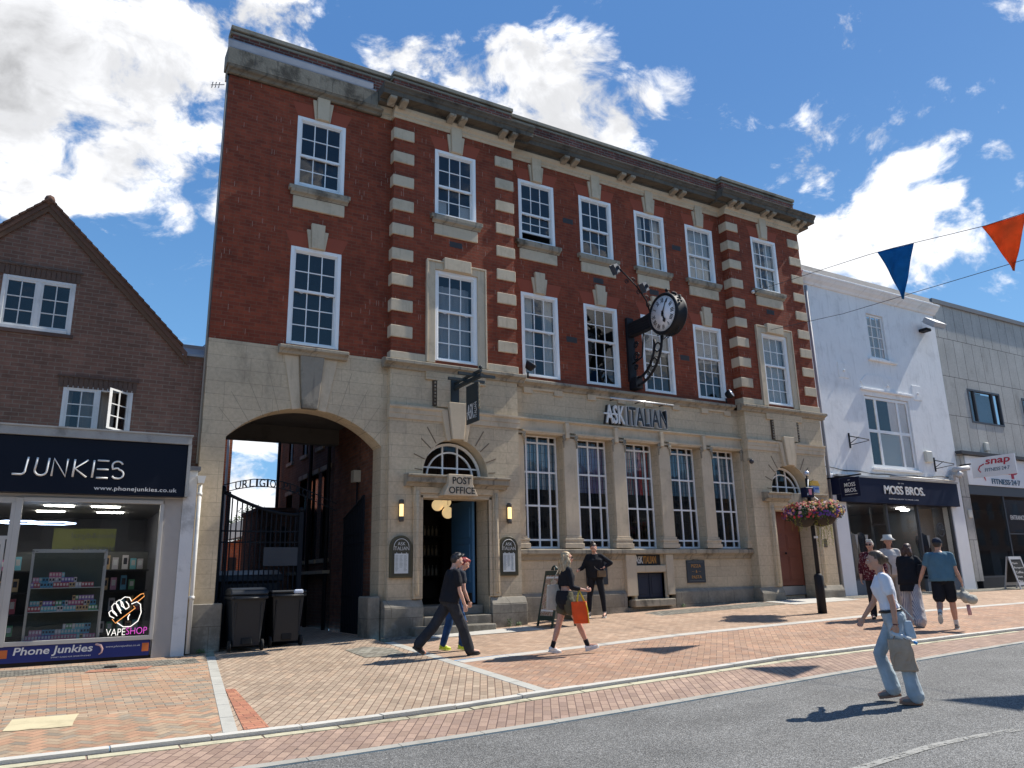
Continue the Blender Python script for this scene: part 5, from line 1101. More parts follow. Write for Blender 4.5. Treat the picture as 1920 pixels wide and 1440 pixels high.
# ---------------------------------------------------------------- the other side of the street, behind the camera
for k, (x0, x1, h_, c1, c2, lab) in enumerate(((-14, -2, 8.5, (.2,.08,.05), (.16,.06,.045), 'plain red brick terrace block across the street, left of the camera'), (-2, 13, 7.6, (.5,.46,.4), (.45,.4,.35), 'pale rendered block across the street behind the camera'), (13, 27, 9.5, (.30,.13,.08), (.22,.09,.06), 'tall brown brick block across the street, right of the camera'), (27, 62, 9.0, (.42,.38,.33), (.38,.34,.3), 'long pale block across the street to the right'), (62, 130, 10.5, (.24,.11,.07), (.2,.08,.06), 'furthest dark brick block across the street to the right'))):
    t = thing('street_block', lab, 'building', ((x0+x1)/2, -30, .2)); mt = brickmat('far_side_%d' % k, c1, c2, (.3,.25,.2))
    MB().box(x0+.02, x1-.02, -36, -28, .1, h_).build('wall', mt, t); MB().box(x0, x1, -36, -27.85, h_, h_+.3).build('parapet', stonec, t)
    w0 = None
    for fl in (0, 1):
        for i in range(int((x1-x0)//2.4)):
            x = x0+1+i*2.4; mb = MB().box(x, x+1.1, -28.02, -27.97, 4.0+fl*2.6, 5.6+fl*2.6 if 5.6+fl*2.6 < h_-.3 else h_-.4); mb.build('window', surf('far_side_window', (.05,.06,.08), .15), t)
    MB().box(x0+.5, x1-.5, -28.05, -27.95, .4, 3.2).build('shopfront', surf('far_shopfront', (.05,.05,.06), .3), t)
# ---------------------------------------------------------------- signs and fittings on the main building
blackm = surf('black_sign', (.02,.022,.026), .4, .05, 3, 0); gold = surf('gold_letter', (.50,.25,.06), .5, .04); slatem = surf('slate_sign', (.035,.045,.055), .5, .06, 3, .05)
greysign = surf('charcoal_green', (.022,.032,.036), .5, .06, 3, .05); silver = surf('silver_letter', (.70,.70,.68), .45, .03)
t = thing('restaurant_lettering', 'tall raised lettering ASK ITALIAN on the stone frieze over the five tall windows', 'sign', (14.05, -.05, 5.68))
mb = MB(); textmb(mb, 'ASK', 13.0, 13.62, 5.71, 6.215, -.09, .05, .014)
mb.box(12.93, 13.38, -.142, -.10, 5.945, 5.985); mb.build('white_letters', silver, t)
mb = MB(); textmb(mb, 'ASK', 12.985, 13.60, 5.70, 6.22, -.0, .09, .022); mb.build('letter_backs', blackm, t)
mb = MB(); textmb(mb, 'ITALIAN', 13.70, 15.09, 5.71, 6.215, -.0, .135, .012); mb.build('dark_letters', blackm, t)
mb = MB(); textmb(mb, 'ITALIAN', 13.685, 15.105, 5.698, 6.227, -.0, .128, .03); mb.build('letter_outlines', silver, t)
t = thing('bar_light', 'slim silver bar light fixed above the raised restaurant lettering', 'light', (14.1, -.3, 6.3))
mb = MB().tube([(13.0, -.34, 6.335), (15.17, -.34, 6.335)], .028, 8); mb.build('bar', surf('brushed_steel', (.55,.55,.55), .3, .05, 3, 0, metal=.8), t)
for x in (13.25, 14.1, 14.95): MB().box(x-.012, x+.012, -.34, 0, 6.345, 6.365).build('arm', iron, t)
t = thing('hanging_sign', 'charcoal hanging sign reading ASK on a timber bracket over the left doorway', 'sign', (8.46, -.3, 5.1))
mb = MB(); mb.box(8.36, 8.56, -.40, -.30, 5.72, 6.36); mb.box(8.43, 8.50, -1.72, -.36, 6.07, 6.15); mb.box(8.43, 8.49, -1.68, -.4, 6.20, 6.25)
for y in (-.95, -1.45): mb.box(8.02, 8.93, y-.03, y+.03, 6.14, 6.2)
mb.ball((8.46, -1.66, 6.3), .04); mb.tube([(8.46, -1.66, 6.1), (8.46, -1.66, 6.3)], .014, 6)
mb.build('bracket', greysign, t)
sb = MB().box(8.44, 8.48, -1.56, -.99, 5.13, 6.0).build('board', greysign, t, bevel=.004)
mb = MB(); F_ = lambda u, v, d_: (8.438-d_, -1.0-u, v)
textmb(mb, 'ASK', .06, .37, 5.22, 5.56, 0, .006, -.005, M=F_); textmb(mb, 'ITALIAN', 0, 1, 0, 1, 0, .005, 0, M=lambda u, v, d_: (8.438-d_, -1.0-(.40+.10*(1-v)), 5.22+.34*u)); mb.box(8.43, 8.438, -1.22, -1.04, 5.375, 5.39); mb.build('lettering', silver, sb)
mb = MB(); mb.tube([(8.46, -1.58+.012*math.sin(i*2.1), 5.98-i*.04) for i in range(16)], [.012+.008*(i % 3) for i in range(16)], 5); mb.build('garland', surf('garland_beige', (.3,.25,.17), .9), t)
olive = surf('olive_frame', (.085,.075,.04), .45, .06, 3, .05)
def menucase(xc, lab):
    t = thing('menu_case', lab, 'menu case', (xc, -.3, 1.86)); y = -.30
    def shape(w_, zb, zt, k=16): return [(xc-w_, zb), (xc+w_, zb), (xc+w_, zt-w_)]+[(xc+w_*math.cos(PI*i/k), zt-w_+w_*math.sin(PI*i/k)) for i in range(1, k)]+[(xc-w_, zt-w_)]
    fr_ = MB().prism(shape(.25, 1.86, 2.74), 'y', y-.07, y).build('frame', olive, t, bevel=.006)
    MB().prism(shape(.215, 1.90, 2.705), 'y', y-.074, y-.07).build('panel', surf('olive_panel', (.06,.055,.035), .4), fr_)
    mb = MB(); mb.tube([(xc+.17*math.cos(PI*i/12), y-.077, 2.50+.17*math.sin(PI*i/12)) for i in range(13)], .006, 5)
    textmb(mb, 'ASK', xc-.085, xc+.085, 2.53, 2.60, y-.075, .004, -.012); textmb(mb, 'ITALIAN', xc-.175, xc+.175, 2.43, 2.505, y-.075, .004, -.012); mb.build('lettering', letw, fr_)
    mb = MB(); mb.box(xc-.155, xc+.155, y-.079, y-.074, 1.95, 2.36)
    for i in range(3): mb.ball((xc-.11+.11*i, y-.085, 2.37), .012)
    mb.build('menu_sheet', surf('menu_paper', (.62,.64,.62), .6, .04), t)
    mb = MB()
    for c in range(3):
        for r_ in range(13):
            if c == 1 and r_ > 9: continue
            mb.box(xc-.14+c*.098, xc-.14+c*.098+.05+.025*random.random(), y-.0805, y-.079, 2.31-r_*.026, 2.318-r_*.026)
    mb.build('menu_print', surf('menu_ink', (.22,.25,.22), .7), fr_)
menucase(7.19, 'olive arch-topped menu case to the left of the doorway beside the carriage arch')
menucase(9.82, 'olive arch-topped menu case on the right side of the left doorway')
glow = surf('warm_lamp_glow', (1, .68, .28), .5, 0, 1, 0, em=1.15)
for x, lab in ((7.17, 'slim wall lamp with warm glow left of the post office doorway'), (9.85, 'slim wall lamp with warm glow right of the post office doorway')):
    t = thing('wall_lamp', lab, 'wall lamp', (x, -.3, 3.05)); mb = MB().lathe([(.05, 3.03), (.055, 3.05), (.055, 3.13), (.045, 3.14)], (x, -.39, 0), 14); mb.lathe([(.045, 3.40), (.055, 3.41), (.055, 3.49), (.04, 3.50)], (x, -.39, 0), 14); mb.box(x-.03, x+.03, -.37, -.29, 3.08, 3.46); mb.build('housing', surf('lamp_bronze', (.10,.085,.07), .4, metal=.4), t)
    MB().lathe([(.042, 3.13), (.044, 3.14), (.044, 3.40), (.042, 3.41)], (x, -.39, 0), 14).build('glass_tube', glow, t)
t = thing('pizza_board', 'slate wall board with gold lettering PIZZA & PASTA right of the coal hatch', 'sign', (15.82, -.02, 1.58))
mb = MB().box(15.50, 16.15, -.035, .0, 1.58, 2.17); mb.tube([(15.7, -.03, 2.17), (15.82, -.03, 2.21), (15.94, -.03, 2.17)], .006, 5); bd = mb.build('board', slatem, t, bevel=.004)
mb = MB(); textmb(mb, 'PIZZA', 15.65, 16.0, 1.98, 2.06, -.036, .005, .004); textmb(mb, 'PASTA', 15.65, 16.0, 1.69, 1.77, -.036, .005, .004); textmb(mb, '&', 15.80, 15.855, 1.84, 1.91, -.036, .005, .004)
for a, b in ((15.66, 15.75), (15.9, 15.99)): mb.box(a, b, -.04, -.036, 1.87, 1.876)
mb.build('lettering', gold, bd); mb = MB()
for z in (1.63, 2.12): mb.box(15.56, 16.09, -.04, -.036, z, z+.005)
mb.split('rule_line', surf('grey_rule', (.3,.3,.3), .6), bd)
t = thing('hatch_sign', 'small black panel reading ASK ITALIAN in white and gold over the coal hatch', 'sign', (14.13, .05, 2.06)); hb = MB().box(13.645, 14.625, .02, .06, 2.06, 2.325).build('panel', blackm, t)
mb = MB(); textmb(mb, 'ASK', 13.80, 14.05, 2.10, 2.29, .02, .006, .02); mb.box(13.78, 13.93, .012, .02, 2.185, 2.2); mb.build('white_word', silver, hb); mb = MB(); textmb(mb, 'ITALIAN', 14.065, 14.49, 2.10, 2.29, .02, .006, .02); mb.build('gold_word', gold, hb)
tag(MB().box(12.22, 12.86, -.035, 0, 1.6, 2.2).build('blank_board', slatem, bevel=.004), 'plain slate board on the wall behind the woman in black', 'board')
# clock
t = thing('bracket_clock', 'large black bracket clock with white roman dial projecting on a scrolled iron arm', 'clock', (14.1, 0, 6.72))
cx, cy, cz = 13.86, -1.62, 8.41; ironp = iron
mb = MB(); prof = [(.475, cx+.03), (.51, cx-.02), (.545, cx), (.56, cx+.04), (.545, cx+.08), (.545, cx+.30), (.56, cx+.34), (.545, cx+.37), (.51, cx+.39), (.47, cx+.36)]
mb.lathe(prof, (0, cy, cz), 48, 'x'); drum = mb.build('drum', ironp, t)
for sx, xx in ((-1, cx+.022), (1, cx+.372)):
    mb = MB(); mb.lathe([(.47, xx), (.47, xx+.006*sx)], (0, cy, cz), 48, 'x'); d_ = mb.build('dial', surf('dial_white', (.88,.88,.90), .4, .02, 2, 0), t)
    if sx < 0:
        mb = MB(); X = xx-.008
        def dp(r, a): return (X, cy-r*math.sin(a), cz+r*math.cos(a))
        for k in range(60):
            a = 2*PI*k/60; r0, r1 = (.422, .455) if k % 5 else (.415, .455); w_ = .006 if k % 5 else .012
            u = (0, -math.cos(a), -math.sin(a)); p0, p1 = dp(r0, a), dp(r1, a)
            mb.add([(X, p0[1]-u[1]*w_/2, p0[2]-u[2]*w_/2), (X, p0[1]+u[1]*w_/2, p0[2]+u[2]*w_/2), (X, p1[1]+u[1]*w_/2, p1[2]+u[2]*w_/2), (X, p1[1]-u[1]*w_/2, p1[2]-u[2]*w_/2)], [(0, 1, 2, 3)])
        for k, rn in enumerate(('XII', 'I', 'II', 'III', 'IIII', 'V', 'VI', 'VII', 'VIII', 'IX', 'X', 'XI')):
            a = 2*PI*k/12; wd = {1: .04, 2: .075, 3: .10, 4: .13}[len(rn)]*(1.15 if 'X' in rn or 'V' in rn else 1)
            def Mp(u, v, d2, a=a): r = .305+v; s_ = u; return (X-d2, cy-(r*math.sin(a)+s_*math.cos(a)), cz+r*math.cos(a)-s_*math.sin(a))
            textmb(mb, rn, -wd/2, wd/2, -.005, .105, 0, .003, .022, M=Mp)
        mb.build('numerals', blackm, d_)
        for nm_, L_, wd, a in (('minute_hand', .40, .055, R(27)), ('hour_hand', .28, .10, R(164))):
            mb = MB(); q = [(-.08, .012), (0, .03), (L_*.5, wd*.25), (L_*.72, wd*.62 if nm_ == 'hour_hand' else wd*.3), (L_, .003)]; vs = []
            for r_, w_ in q:
                for s_ in (-1, 1): vs.append((X-.02, cy-(r_*math.sin(a)+s_*w_*math.cos(a)), cz+r_*math.cos(a)-s_*w_*math.sin(a)))
            mb.add(vs, [(2*i, 2*i+1, 2*i+3, 2*i+2) for i in range(4)]); mb.lathe([(.035, X-.03), (.035, X)], (0, cy, cz), 12, 'x'); mb.build(nm_, blackm, d_)
mb = MB(); xm = cx+.20
mb.box(xm-.13, xm+.07, -1.15, -.05, 8.22, 8.60); mb.box(xm-.15, xm+.09, -.1, -.0, 6.95, 8.78); mb.box(xm-.12, xm+.12, -.3, -.0, 6.72, 7.05)
for i in range(5): mb.box(xm-.145, xm-.13, -1.1, -.12, 8.26+i*.075, 8.275+i*.075)
mb.build('beam', ironp, t, bevel=.008)
mb = MB()
def sc_(t_, o_): return (-.28-(1.05-o_)*math.sin(PI/2*t_)**1.15, 6.78+(1.12-o_*.1)*(1-math.cos(PI/2*t_))+o_*.75*(1-t_)+.02)
for xo in (xm-.02,):
    for o_ in (0, .30): mb.tube([(xo, *sc_(i/12, o_)) for i in range(13)], .036, 8)
    for t_, rr in ((.30, .125), (.58, .12), (.84, .115)):
        ya, za = sc_(t_, 0); yb, zb = sc_(t_, .30); cy_, cz_ = (ya+yb)/2, (za+zb)/2; mb.tube([(xo, cy_+rr*math.cos(2*PI*i/18), cz_+rr*math.sin(2*PI*i/18)) for i in range(18)], .022, 6, closed=True)
    for yy, zz, rr in ((-.25, 7.62, .13), (-.27, 7.95, .10), (-.22, 7.32, .08)): mb.tube([(xo, yy-rr*(1-i/26)*math.cos(i*.55), zz+rr*(1-i/26)*math.sin(i*.55)) for i in range(20)], .02, 6)
    mb.tube([(xo, -.08, 7.45), (xo, -.5, 7.55), (xo, -.62, 8.2)], .025, 6)
mb.split('scroll_bracket', ironp, t)
mb = MB()
for i in range(15):
    a = R(-70+10*i); mb.ball((xm+.04*math.sin(i*2.2), cy-.58*math.sin(a), cz+.58*math.cos(a)), .035+.02*(i % 3 == 0), .03, .04, 7, 5)
mb.tube([(xm, cy, cz+.56), (xm, cy, cz+.66)], .02, 6); mb.ball((xm, cy, cz+.68), .045)
for i in range(7): a = R(140+13*i); mb.tube([(xm, cy-.57*math.sin(a), cz+.57*math.cos(a)), (xm-.03, cy-.64*math.sin(a+.1), cz+.64*math.cos(a+.1)), (xm, cy-.57*math.sin(a+.2), cz+.57*math.cos(a+.2))], .012, 5)
mb.split('cresting', ironp, t)
# scrolled lamp arm beside the clock
t = thing('scrolled_lamp_arm', 'thin scrolled iron arm with two square floodlights left of the clock', 'light', (13.6, -.05, 8.9))
mb = MB(); mb.tube([(13.95, -1.05, 8.62), (13.7, -1.2, 8.9), (13.3, -1.3, 9.2), (12.75, -1.35, 9.55)], .02, 6)
for a, b, c, r_ in ((13.72, -1.2, 8.95, .09), (13.45, -1.27, 9.17, .1), (13.2, -1.3, 9.33, .08), (13.0, -1.3, 9.25, .07), (13.85, -1.1, 8.8, .08), (13.4, -1.27, 9.03, .07)): mb.tube([(a+r_*(1-i/22)*math.cos(i*.55), b, c+r_*(1-i/22)*math.sin(i*.55)) for i in range(16)], .011, 5)
mb.tube([(13.95, -1.05, 8.62), (14.0, -.6, 8.6)], .02, 6); mb.build('arm', iron, t)
for x, y, z in ((12.62, -1.35, 9.52), (13.55, -1.35, 9.18)):
    m_ = MB().box(-.13, .13, -.05, .05, -.12, .12); m_.box(-.15, .15, .05, .08, -.14, .14); m_.box(-.02, .02, -.12, -.05, -.05, .05); Mx = Matrix.Rotation(R(-28), 4, 'Y') @ Matrix.Rotation(R(25), 4, 'Z')
    m_.v = [tuple(Mx @ Vector(p)+Vector((x, y, z))) for p in m_.v]; m_.build('floodlight', surf('flood_blue_black', (.03,.04,.055), .4), t)
def flood(x, y, z, lab, tilt=25):
    t = thing('floodlight', lab, 'floodlight', (x, y, z)); m_ = MB().lathe([(.05, 0), (.09, .02), (.13, .12), (.14, .2), (.125, .205)], (0, 0, 0), 18, 'y'); Mx = Matrix.Rotation(R(-tilt), 4, 'X')@Matrix.Rotation(R(180+20), 4, 'Z')
    m_.v = [tuple(Mx @ Vector(p)+Vector((x, y, z+.2))) for p in m_.v]; h_ = m_.build('head', iron, t)
    m_ = MB().lathe([(.118, .2), (.118, .207)], (0, 0, 0), 18, 'y'); m_.v = [tuple(Mx @ Vector(p)+Vector((x, y, z+.2))) for p in m_.v]; m_.build('lens', surf('lamp_lens', (.7,.72,.75), .1), h_)
    MB().tube([(x, y, z), (x, y, z+.14)], .025).build('stem', iron, t)
flood(17.45, -.12, 6.67, 'round black floodlight on the ledge at the right end of the middle bay'); flood(10.62, -.12, 6.67, 'round black floodlight on the ledge below the first middle window', 60)
flood(14.95, -.35, 8.2, 'small black spotlight on the brickwork to the right of the clock', 80)
t = thing('security_camera', 'small dome camera on the stone corner beside the right doorway', 'camera', (17.9, -.1, 4.9)); MB().ball((17.92, -.42, 4.92), .07).build('dome', surf('camera_dome', (.05,.045,.05), .2), t); MB().box(17.88, 17.97, -.42, -.3, 4.95, 5.02).build('mount', stonec, t)
plq = MB().box(19.43+1.2, 20.9, -.325, -.3, 2.5, 2.75); tag(plq.build('door_plaque', surf('bronze_plaque', (.08,.06,.045), .5)), 'small bronze plaque beside the brown panelled door', 'plaque')
# ---------------------------------------------------------------- carriage arch gate, bins
paintb = surf('gate_black', (.010,.013,.018), .7, .08, 4, .05, 40, spec=.12)
g = thing('iron_gate', 'tall black iron gate with swept top rail closing the left half of the carriage arch', 'gate', (4.4, .34, .6))
def zt(t_): return 3.62-.43*math.sin(PI/2*min(1, t_*1.08))
mb = MB()
mb.tube([(3.62+1.58*i/16, .34, zt(i/16)) for i in range(17)], .035, 8)
for z in (2.62, 2.84, .85, 1.5): mb.box(3.6, 5.2, .325, .355, z-.014, z+.014)
mb.split('rail', paintb, g)
mb = MB()
for i in range(1, 16): x = 3.62+1.58*i/16; w_ = .012; mb.box(x-w_, x+w_, .33, .35, .72, zt(i/16))
mb.split('bar', paintb, g)
mb = MB(); mb.box(5.17, 5.26, .29, .38, .6, 3.25); mb.ball((5.215, .335, 3.3), .05); mb.box(3.58, 3.65, .30, .38, .6, 3.66); mb.box(3.74, 3.78, .32, .36, .6, 3.62)
for j in range(6): mb.ball((3.62, .3, 3.66+.03*math.sin(j)), .06-.005*j, .05, .05)
mb.split('gate_post', paintb, g)
MB().box(3.6, 5.2, .33, .35, .62, 1.4).build('kick_panel', paintb, g)
mb = MB(); mb.box(4.48, 5.22, .30, .322, 2.15, 2.52); nb_ = mb.build('notice_board', surf('faded_grey_board', (.035,.042,.052), .6), g)
mb = MB()
for r_ in range(3):
    for k in range(7-r_): mb.box(4.58+k*.08, 4.58+k*.08+.055, .298, .30, 2.40-r_*.10, 2.45-r_*.10)
mb.build('faded_print', surf('faded_print', (.04,.045,.05), .6), nb_)
g2 = thing('iron_gate', 'second black iron gate leaf folded back against the right wall of the passage', 'gate', (6.62, 1, .6)); mb = MB()
for i in range(13): y = .45+1.35*i/12; mb.box(6.61, 6.64, y-.013, y+.013, .7, 3.62-.4*i/12)
mb.split('bar', paintb, g2); mb = MB()
for z in (.85, 1.5, 2.62, 2.84): mb.box(6.615, 6.635, .42, 1.83, z-.015, z+.015)
mb.tube([(6.62, .45+1.35*i/8, 3.64-.4*i/8) for i in range(9)], .03, 6); mb.split('rail', paintb, g2)
g3 = thing('arched_sign', 'arched black iron sign with open letters over the gate, ending in PLACE', 'sign', (4.7, .3, 3.4))
AC = [(3.62, 3.60), (3.9, 3.68), (4.2, 3.74), (4.5, 3.745), (4.8, 3.71), (5.1, 3.63), (5.4, 3.52), (5.7, 3.39), (5.95, 3.29)]
def acz(x):
    for (a, za), (b, zb) in zip(AC, AC[1:]):
        if x <= b: return za+(zb-za)*(x-a)/(b-a)
    return AC[-1][1]
mb = MB()
mb.tube([(x, .3, z) for x, z in AC], .010, 6); mb.tube([(x, .3, z+.15) for x, z in AC], .010, 6); mb.build('rods', paintb, g3)
x = 3.84
for ch, w_ in (('U', .11), ('R', .11), ('L', .10), ('I', .04), ('G', .12), ('I', .04), ('O', .12), (' ', .1), ('P', .10), ('L', .09), ('A', .12), ('C', .11), ('E', .10)):
    if ch != ' ':
        sl_ = (acz(x+w_)-acz(x))/w_; mb = MB(); textmb(mb, ch, 0, w_, 0, .17, 0, .012, .012, M=lambda u, v, d_: (x+u, .295-d_, acz(x)-.01+v+sl_*u)); mb.build('letter', paintb, g3)
    x += w_+.028
plastic = surf('charcoal_bin_plastic', (.020,.0225,.026), .45, .08, 3, .15, 90, dirt=.15); rubber = surf('rubber', (.012,.012,.012), .8)
def bin_(xc, yc, lab, dome):
    z0 = gz(xc, yc); t = thing('wheeled_bin', lab, 'bin', (xc, yc, z0)); w0, w1, d0, d1 = .24, .31, .25, .33; zb, zt_ = z0+.09, z0+1.0
    vs = []
    for (a, b, z) in ((w0, d0, zb), (w1, d1, zt_)): vs += [(xc-a, yc-b, z), (xc+a, yc-b, z), (xc+a, yc+b, z), (xc-a, yc+b, z)]
    mb = MB(); mb.add(vs, [(0, 3, 2, 1), (4, 5, 6, 7), (0, 1, 5, 4), (1, 2, 6, 5), (2, 3, 7, 6), (3, 0, 4, 7)])
    for s_ in (-1, 1): mb.prism([(yc-d0-.015, zb+.1), (yc-d0+.01, zb+.1), (yc-d1+.02, zt_-.14), (yc-d1-.02, zt_-.14)], 'x', xc+s_*.23-.015, xc+s_*.23+.015)
    mb.box(xc-w1-.03, xc+w1+.03, yc-d1-.03, yc+d1+.03, zt_-.07, zt_-.01); mb.box(xc-.10, xc+.10, yc-d0-.03, yc-d0, zb+.03, zb+.15, 1)
    mb.build('body', [plastic, rubber], t, bevel=.012)
    mb = MB()
    if dome:
        k = 10; mb.prism([(yc-d1-.03, zt_)]+[(yc-(d1+.03)*math.cos(PI*i/k), zt_+.03+.11*math.sin(PI*i/k)**.7) for i in range(k+1)]+[(yc+d1+.03, zt_)], 'x', xc-w1-.03, xc+w1+.03)
    else: mb.box(xc-w1-.035, xc+w1+.035, yc-d1-.04, yc+d1+.03, zt_-.005, zt_+.05)
    mb.build('lid', plastic, t, bevel=.02)
    mb = MB(); mb.tube([(xc-w1+.05, yc-d1-.10, zt_-.05), (xc+w1-.05, yc-d1-.10, zt_-.05)], .017, 8)
    for s_ in (-1, 0, 1): mb.box(xc+s_*(w1-.05)-.015, xc+s_*(w1-.05)+.015, yc-d1-.10, yc-d1, zt_-.07, zt_-.03)
    mb.build('handle', plastic, t)
    for s_ in (-1, 1): mb = MB(); mb.lathe([(.03, xc+s_*.27), (.1, xc+s_*.275), (.1, xc+s_*.315), (.03, xc+s_*.32)], (0, yc-.2, z0+.1), 18, 'x'); mb.build('wheel', rubber, t)
    MB().tube([(xc-.26, yc-.2, z0+.1), (xc+.26, yc-.2, z0+.1)], .014, 6).build('axle', surf('axle_steel', (.3,.3,.3), .4, metal=.7), t)
    return t
bin_(4.07, -.28, 'charcoal wheeled bin with domed lid, left of the two bins in the arch', True)
b2 = bin_(4.87, .0, 'charcoal wheeled bin with flat lid, right of the two bins in the arch', False)
t = thing('commercial_bin', 'large black four-wheeled waste container behind the iron gate', 'bin', (4.3, 1.1, .62)); mb = MB(); mb.box(3.75, 4.95, .7, 1.6, .75, 1.85); mb.build('body', plastic, t, bevel=.04)
mb = MB(); mb.prism([(.65, 1.85), (.7, 1.98), (1.15, 2.08), (1.6, 1.98), (1.65, 1.85)], 'x', 3.7, 5.0); mb.build('lid', plastic, t, bevel=.02)
tag(MB().box(4.95, 5.13, -.42, -.36, 1.60, 1.68).build('litter', surf('crumpled_paper', (.5,.55,.65), .6), bevel=.02), 'scrap of pale blue paper caught on the flat bin lid', 'litter')
t = thing('passage_lamp', 'square lamp box on the right wall inside the carriage arch', 'lamp', (6.7, 1.3, 4.0)); MB().box(6.62, 6.79, 1.2, 1.4, 4.05, 4.32).build('lamp_box', surf('cream_lamp_box', (.4,.36,.28), .7), t); MB().tube([(6.74, 1.3, 1.5), (6.74, 1.3, 4.05)], .02).build('conduit', iron, t)
# ---------------------------------------------------------------- inside the left doorway
glowd = surf('globe_glow', (1, .72, .36), .5, 0, 1, 0, em=.42)
for x, y, z, lab in ((9.16, 2.1, 3.66, 'small round globe lamp hanging just inside the doorway top'), (9.38, 1.95, 3.46, 'largest round globe lamp hanging inside the doorway'), (9.62, 2.6, 3.80, 'globe lamp furthest back inside the doorway')):
    t = thing('globe_lamp', lab, 'lamp', (x, y, z)); MB().ball((x, y, z), .15, n=16, k=12).build('globe', glowd, t); MB().tube([(x, y, z+.19), (x, y, 5.7)], .006, 5).build('flex', iron, t)
t = thing('bottle_shelves', 'dark shelving of pale bottles seen through the left doorway', 'shelves', (8.9, 4.6, 1.3)); mb = MB()
for z in (1.9, 2.45, 3.0): mb.box(8.2, 10.4, 4.4, 4.7, z, z+.03)
for x in (8.2, 9.3, 10.38): mb.box(x, x+.03, 4.4, 4.7, 1.3, 3.6)
mb.box(8.2, 10.4, 4.7, 4.72, 1.3, 3.6); mb.build('shelf_unit', surf('dark_shelf', (.035,.028,.022), .6), t)
bt = None
for z in (1.93, 2.48, 3.03):
    for i in range(17):
        x = 8.3+i*.12
        if bt is None:
            bt = MB().lathe([(.032, 0), (.034, .02), (.034, .17), (.012, .22), (.012, .29)], (0, 0, 0), 10).build('bottle', [surf('pale_bottle', (.45,.43,.36), .3, 0, 1, 0)], origin=(0, 0, 0)); o = bt
        else: o = bt.copy(); C.objects.link(o)
        o.location = (x, 4.5, z); tag(o, 'pale wine bottle standing on the dark shelving inside the doorway', 'bottle', 'bottles on the shelves inside the doorway')
# ---------------------------------------------------------------- pavement boards
def aboard(pts, h_, d_, mt, lab, name, face, inner=None):
    (x0, y0), (x1, y1) = pts; z0 = (gz(x0, y0)+gz(x1, y1))/2; t = thing(name, lab, 'A-board', ((x0+x1)/2, (y0+y1)/2, z0)); U = Vector((x1-x0, y1-y0, 0)); L_ = U.length; U.normalize(); Vn = Vector((U.y, -U.x, 0))
    def P(u, v, w_, s_=1): b = Vector((x0, y0, z0))+U*u-Vn*d_*.5; return tuple(b+Vn*s_*(d_*.5*(1-v/h_)+.01)+Vector((0, 0, v))+Vn*s_*w_)
    def slab(u0, u1, v0, v1, w0, w1, s_=1):
        return [P(u0, v0, w0, s_), P(u1, v0, w0, s_), P(u1, v0, w1, s_), P(u0, v0, w1, s_), P(u0, v1, w0, s_), P(u1, v1, w0, s_), P(u1, v1, w1, s_), P(u0, v1, w1, s_)], [(0, 1, 2, 3), (7, 6, 5, 4), (0, 4, 5, 1), (1, 5, 6, 2), (2, 6, 7, 3), (3, 7, 4, 0)]
    for s_ in (1, -1):
        mb = MB(); f = .06
        for q in ((0, f, 0, h_), (L_-f, L_, 0, h_), (f, L_-f, h_-.1, h_), (f, L_-f, .14, .24)): mb.add(*slab(*q, 0, .03, s_))
        if name == 'menu_board': mb.tube([P(L_/2+.09*math.cos(PI*i/8), h_+.01+.09*math.sin(PI*i/8), .015, s_) for i in range(9)], .018, 6)
        fr_ = mb.build('frame', mt, t, recalc=True); mb = MB(); mb.add(*slab(f, L_-f, .24, h_-.1, .008, .02, s_)); pn = mb.build('panel', face, t, recalc=True)
        if inner and s_ == 1: inner(pn, P, L_, f, h_)
    return t
def poster():
    m, n = newmat('food_poster'); v = n.noise(n.pos(), 14, 3, .6, 1.5); v2 = n.noise(n.pos(), 9, 2)
    c = n.mix(n.ramp(v, .45, .6), (.33, .16, .10), (.58, .48, .38)); c = n.mix(n.ramp(v2, .55, .65, 0, .6), c, (.20, .28, .12)); n.out(n.bsdf(c, .35, 0, .4)); return m
darkgreen = surf('dark_green_frame', (.012,.035,.03), .4, .06, 4)
def gi(pn, P, L_, f, h_):
    mb = MB()
    for v0, v1 in ((h_-.17, h_-.13), (.33, .37)): mb.add([P(f+.02, v0, .024), P(L_-f-.02, v0, .024), P(L_-f-.02, v1, .024), P(f+.02, v1, .024)], [(0, 1, 2, 3)])
    mb.split('white_strip', letw, pn)
aboard(((10.28, -.80), (10.24, -1.50)), 1.2, .55, darkgreen, 'dark green A-board with a faded food poster beside the wall', 'menu_board', poster(), gi)
def bi(pn, P, L_, f, h_):
    mb = MB()
    for r_, wd in enumerate(('Open', 'Burgers', 'Coffee', 'from', '8am')):
        v0 = h_-.28-r_*.15; textmb(mb, wd, .1, min(L_-.1, .1+.07*len(wd)), v0, v0+.08, 0, .004, 0, M=lambda u, v, d2: P(u, v, .022+d2))
    mb.build('chalk_lettering', surf('chalk', (.6,.6,.58), .9), pn)
aboard(((29.75, -1.0), (30.45, -1.05)), 1.12, .5, surf('grey_board_frame', (.45,.46,.47), .5), 'black chalk A-board in a pale frame at the right edge outside the gym', 'chalk_board', surf('chalkboard', (.018,.02,.022), .8), bi)
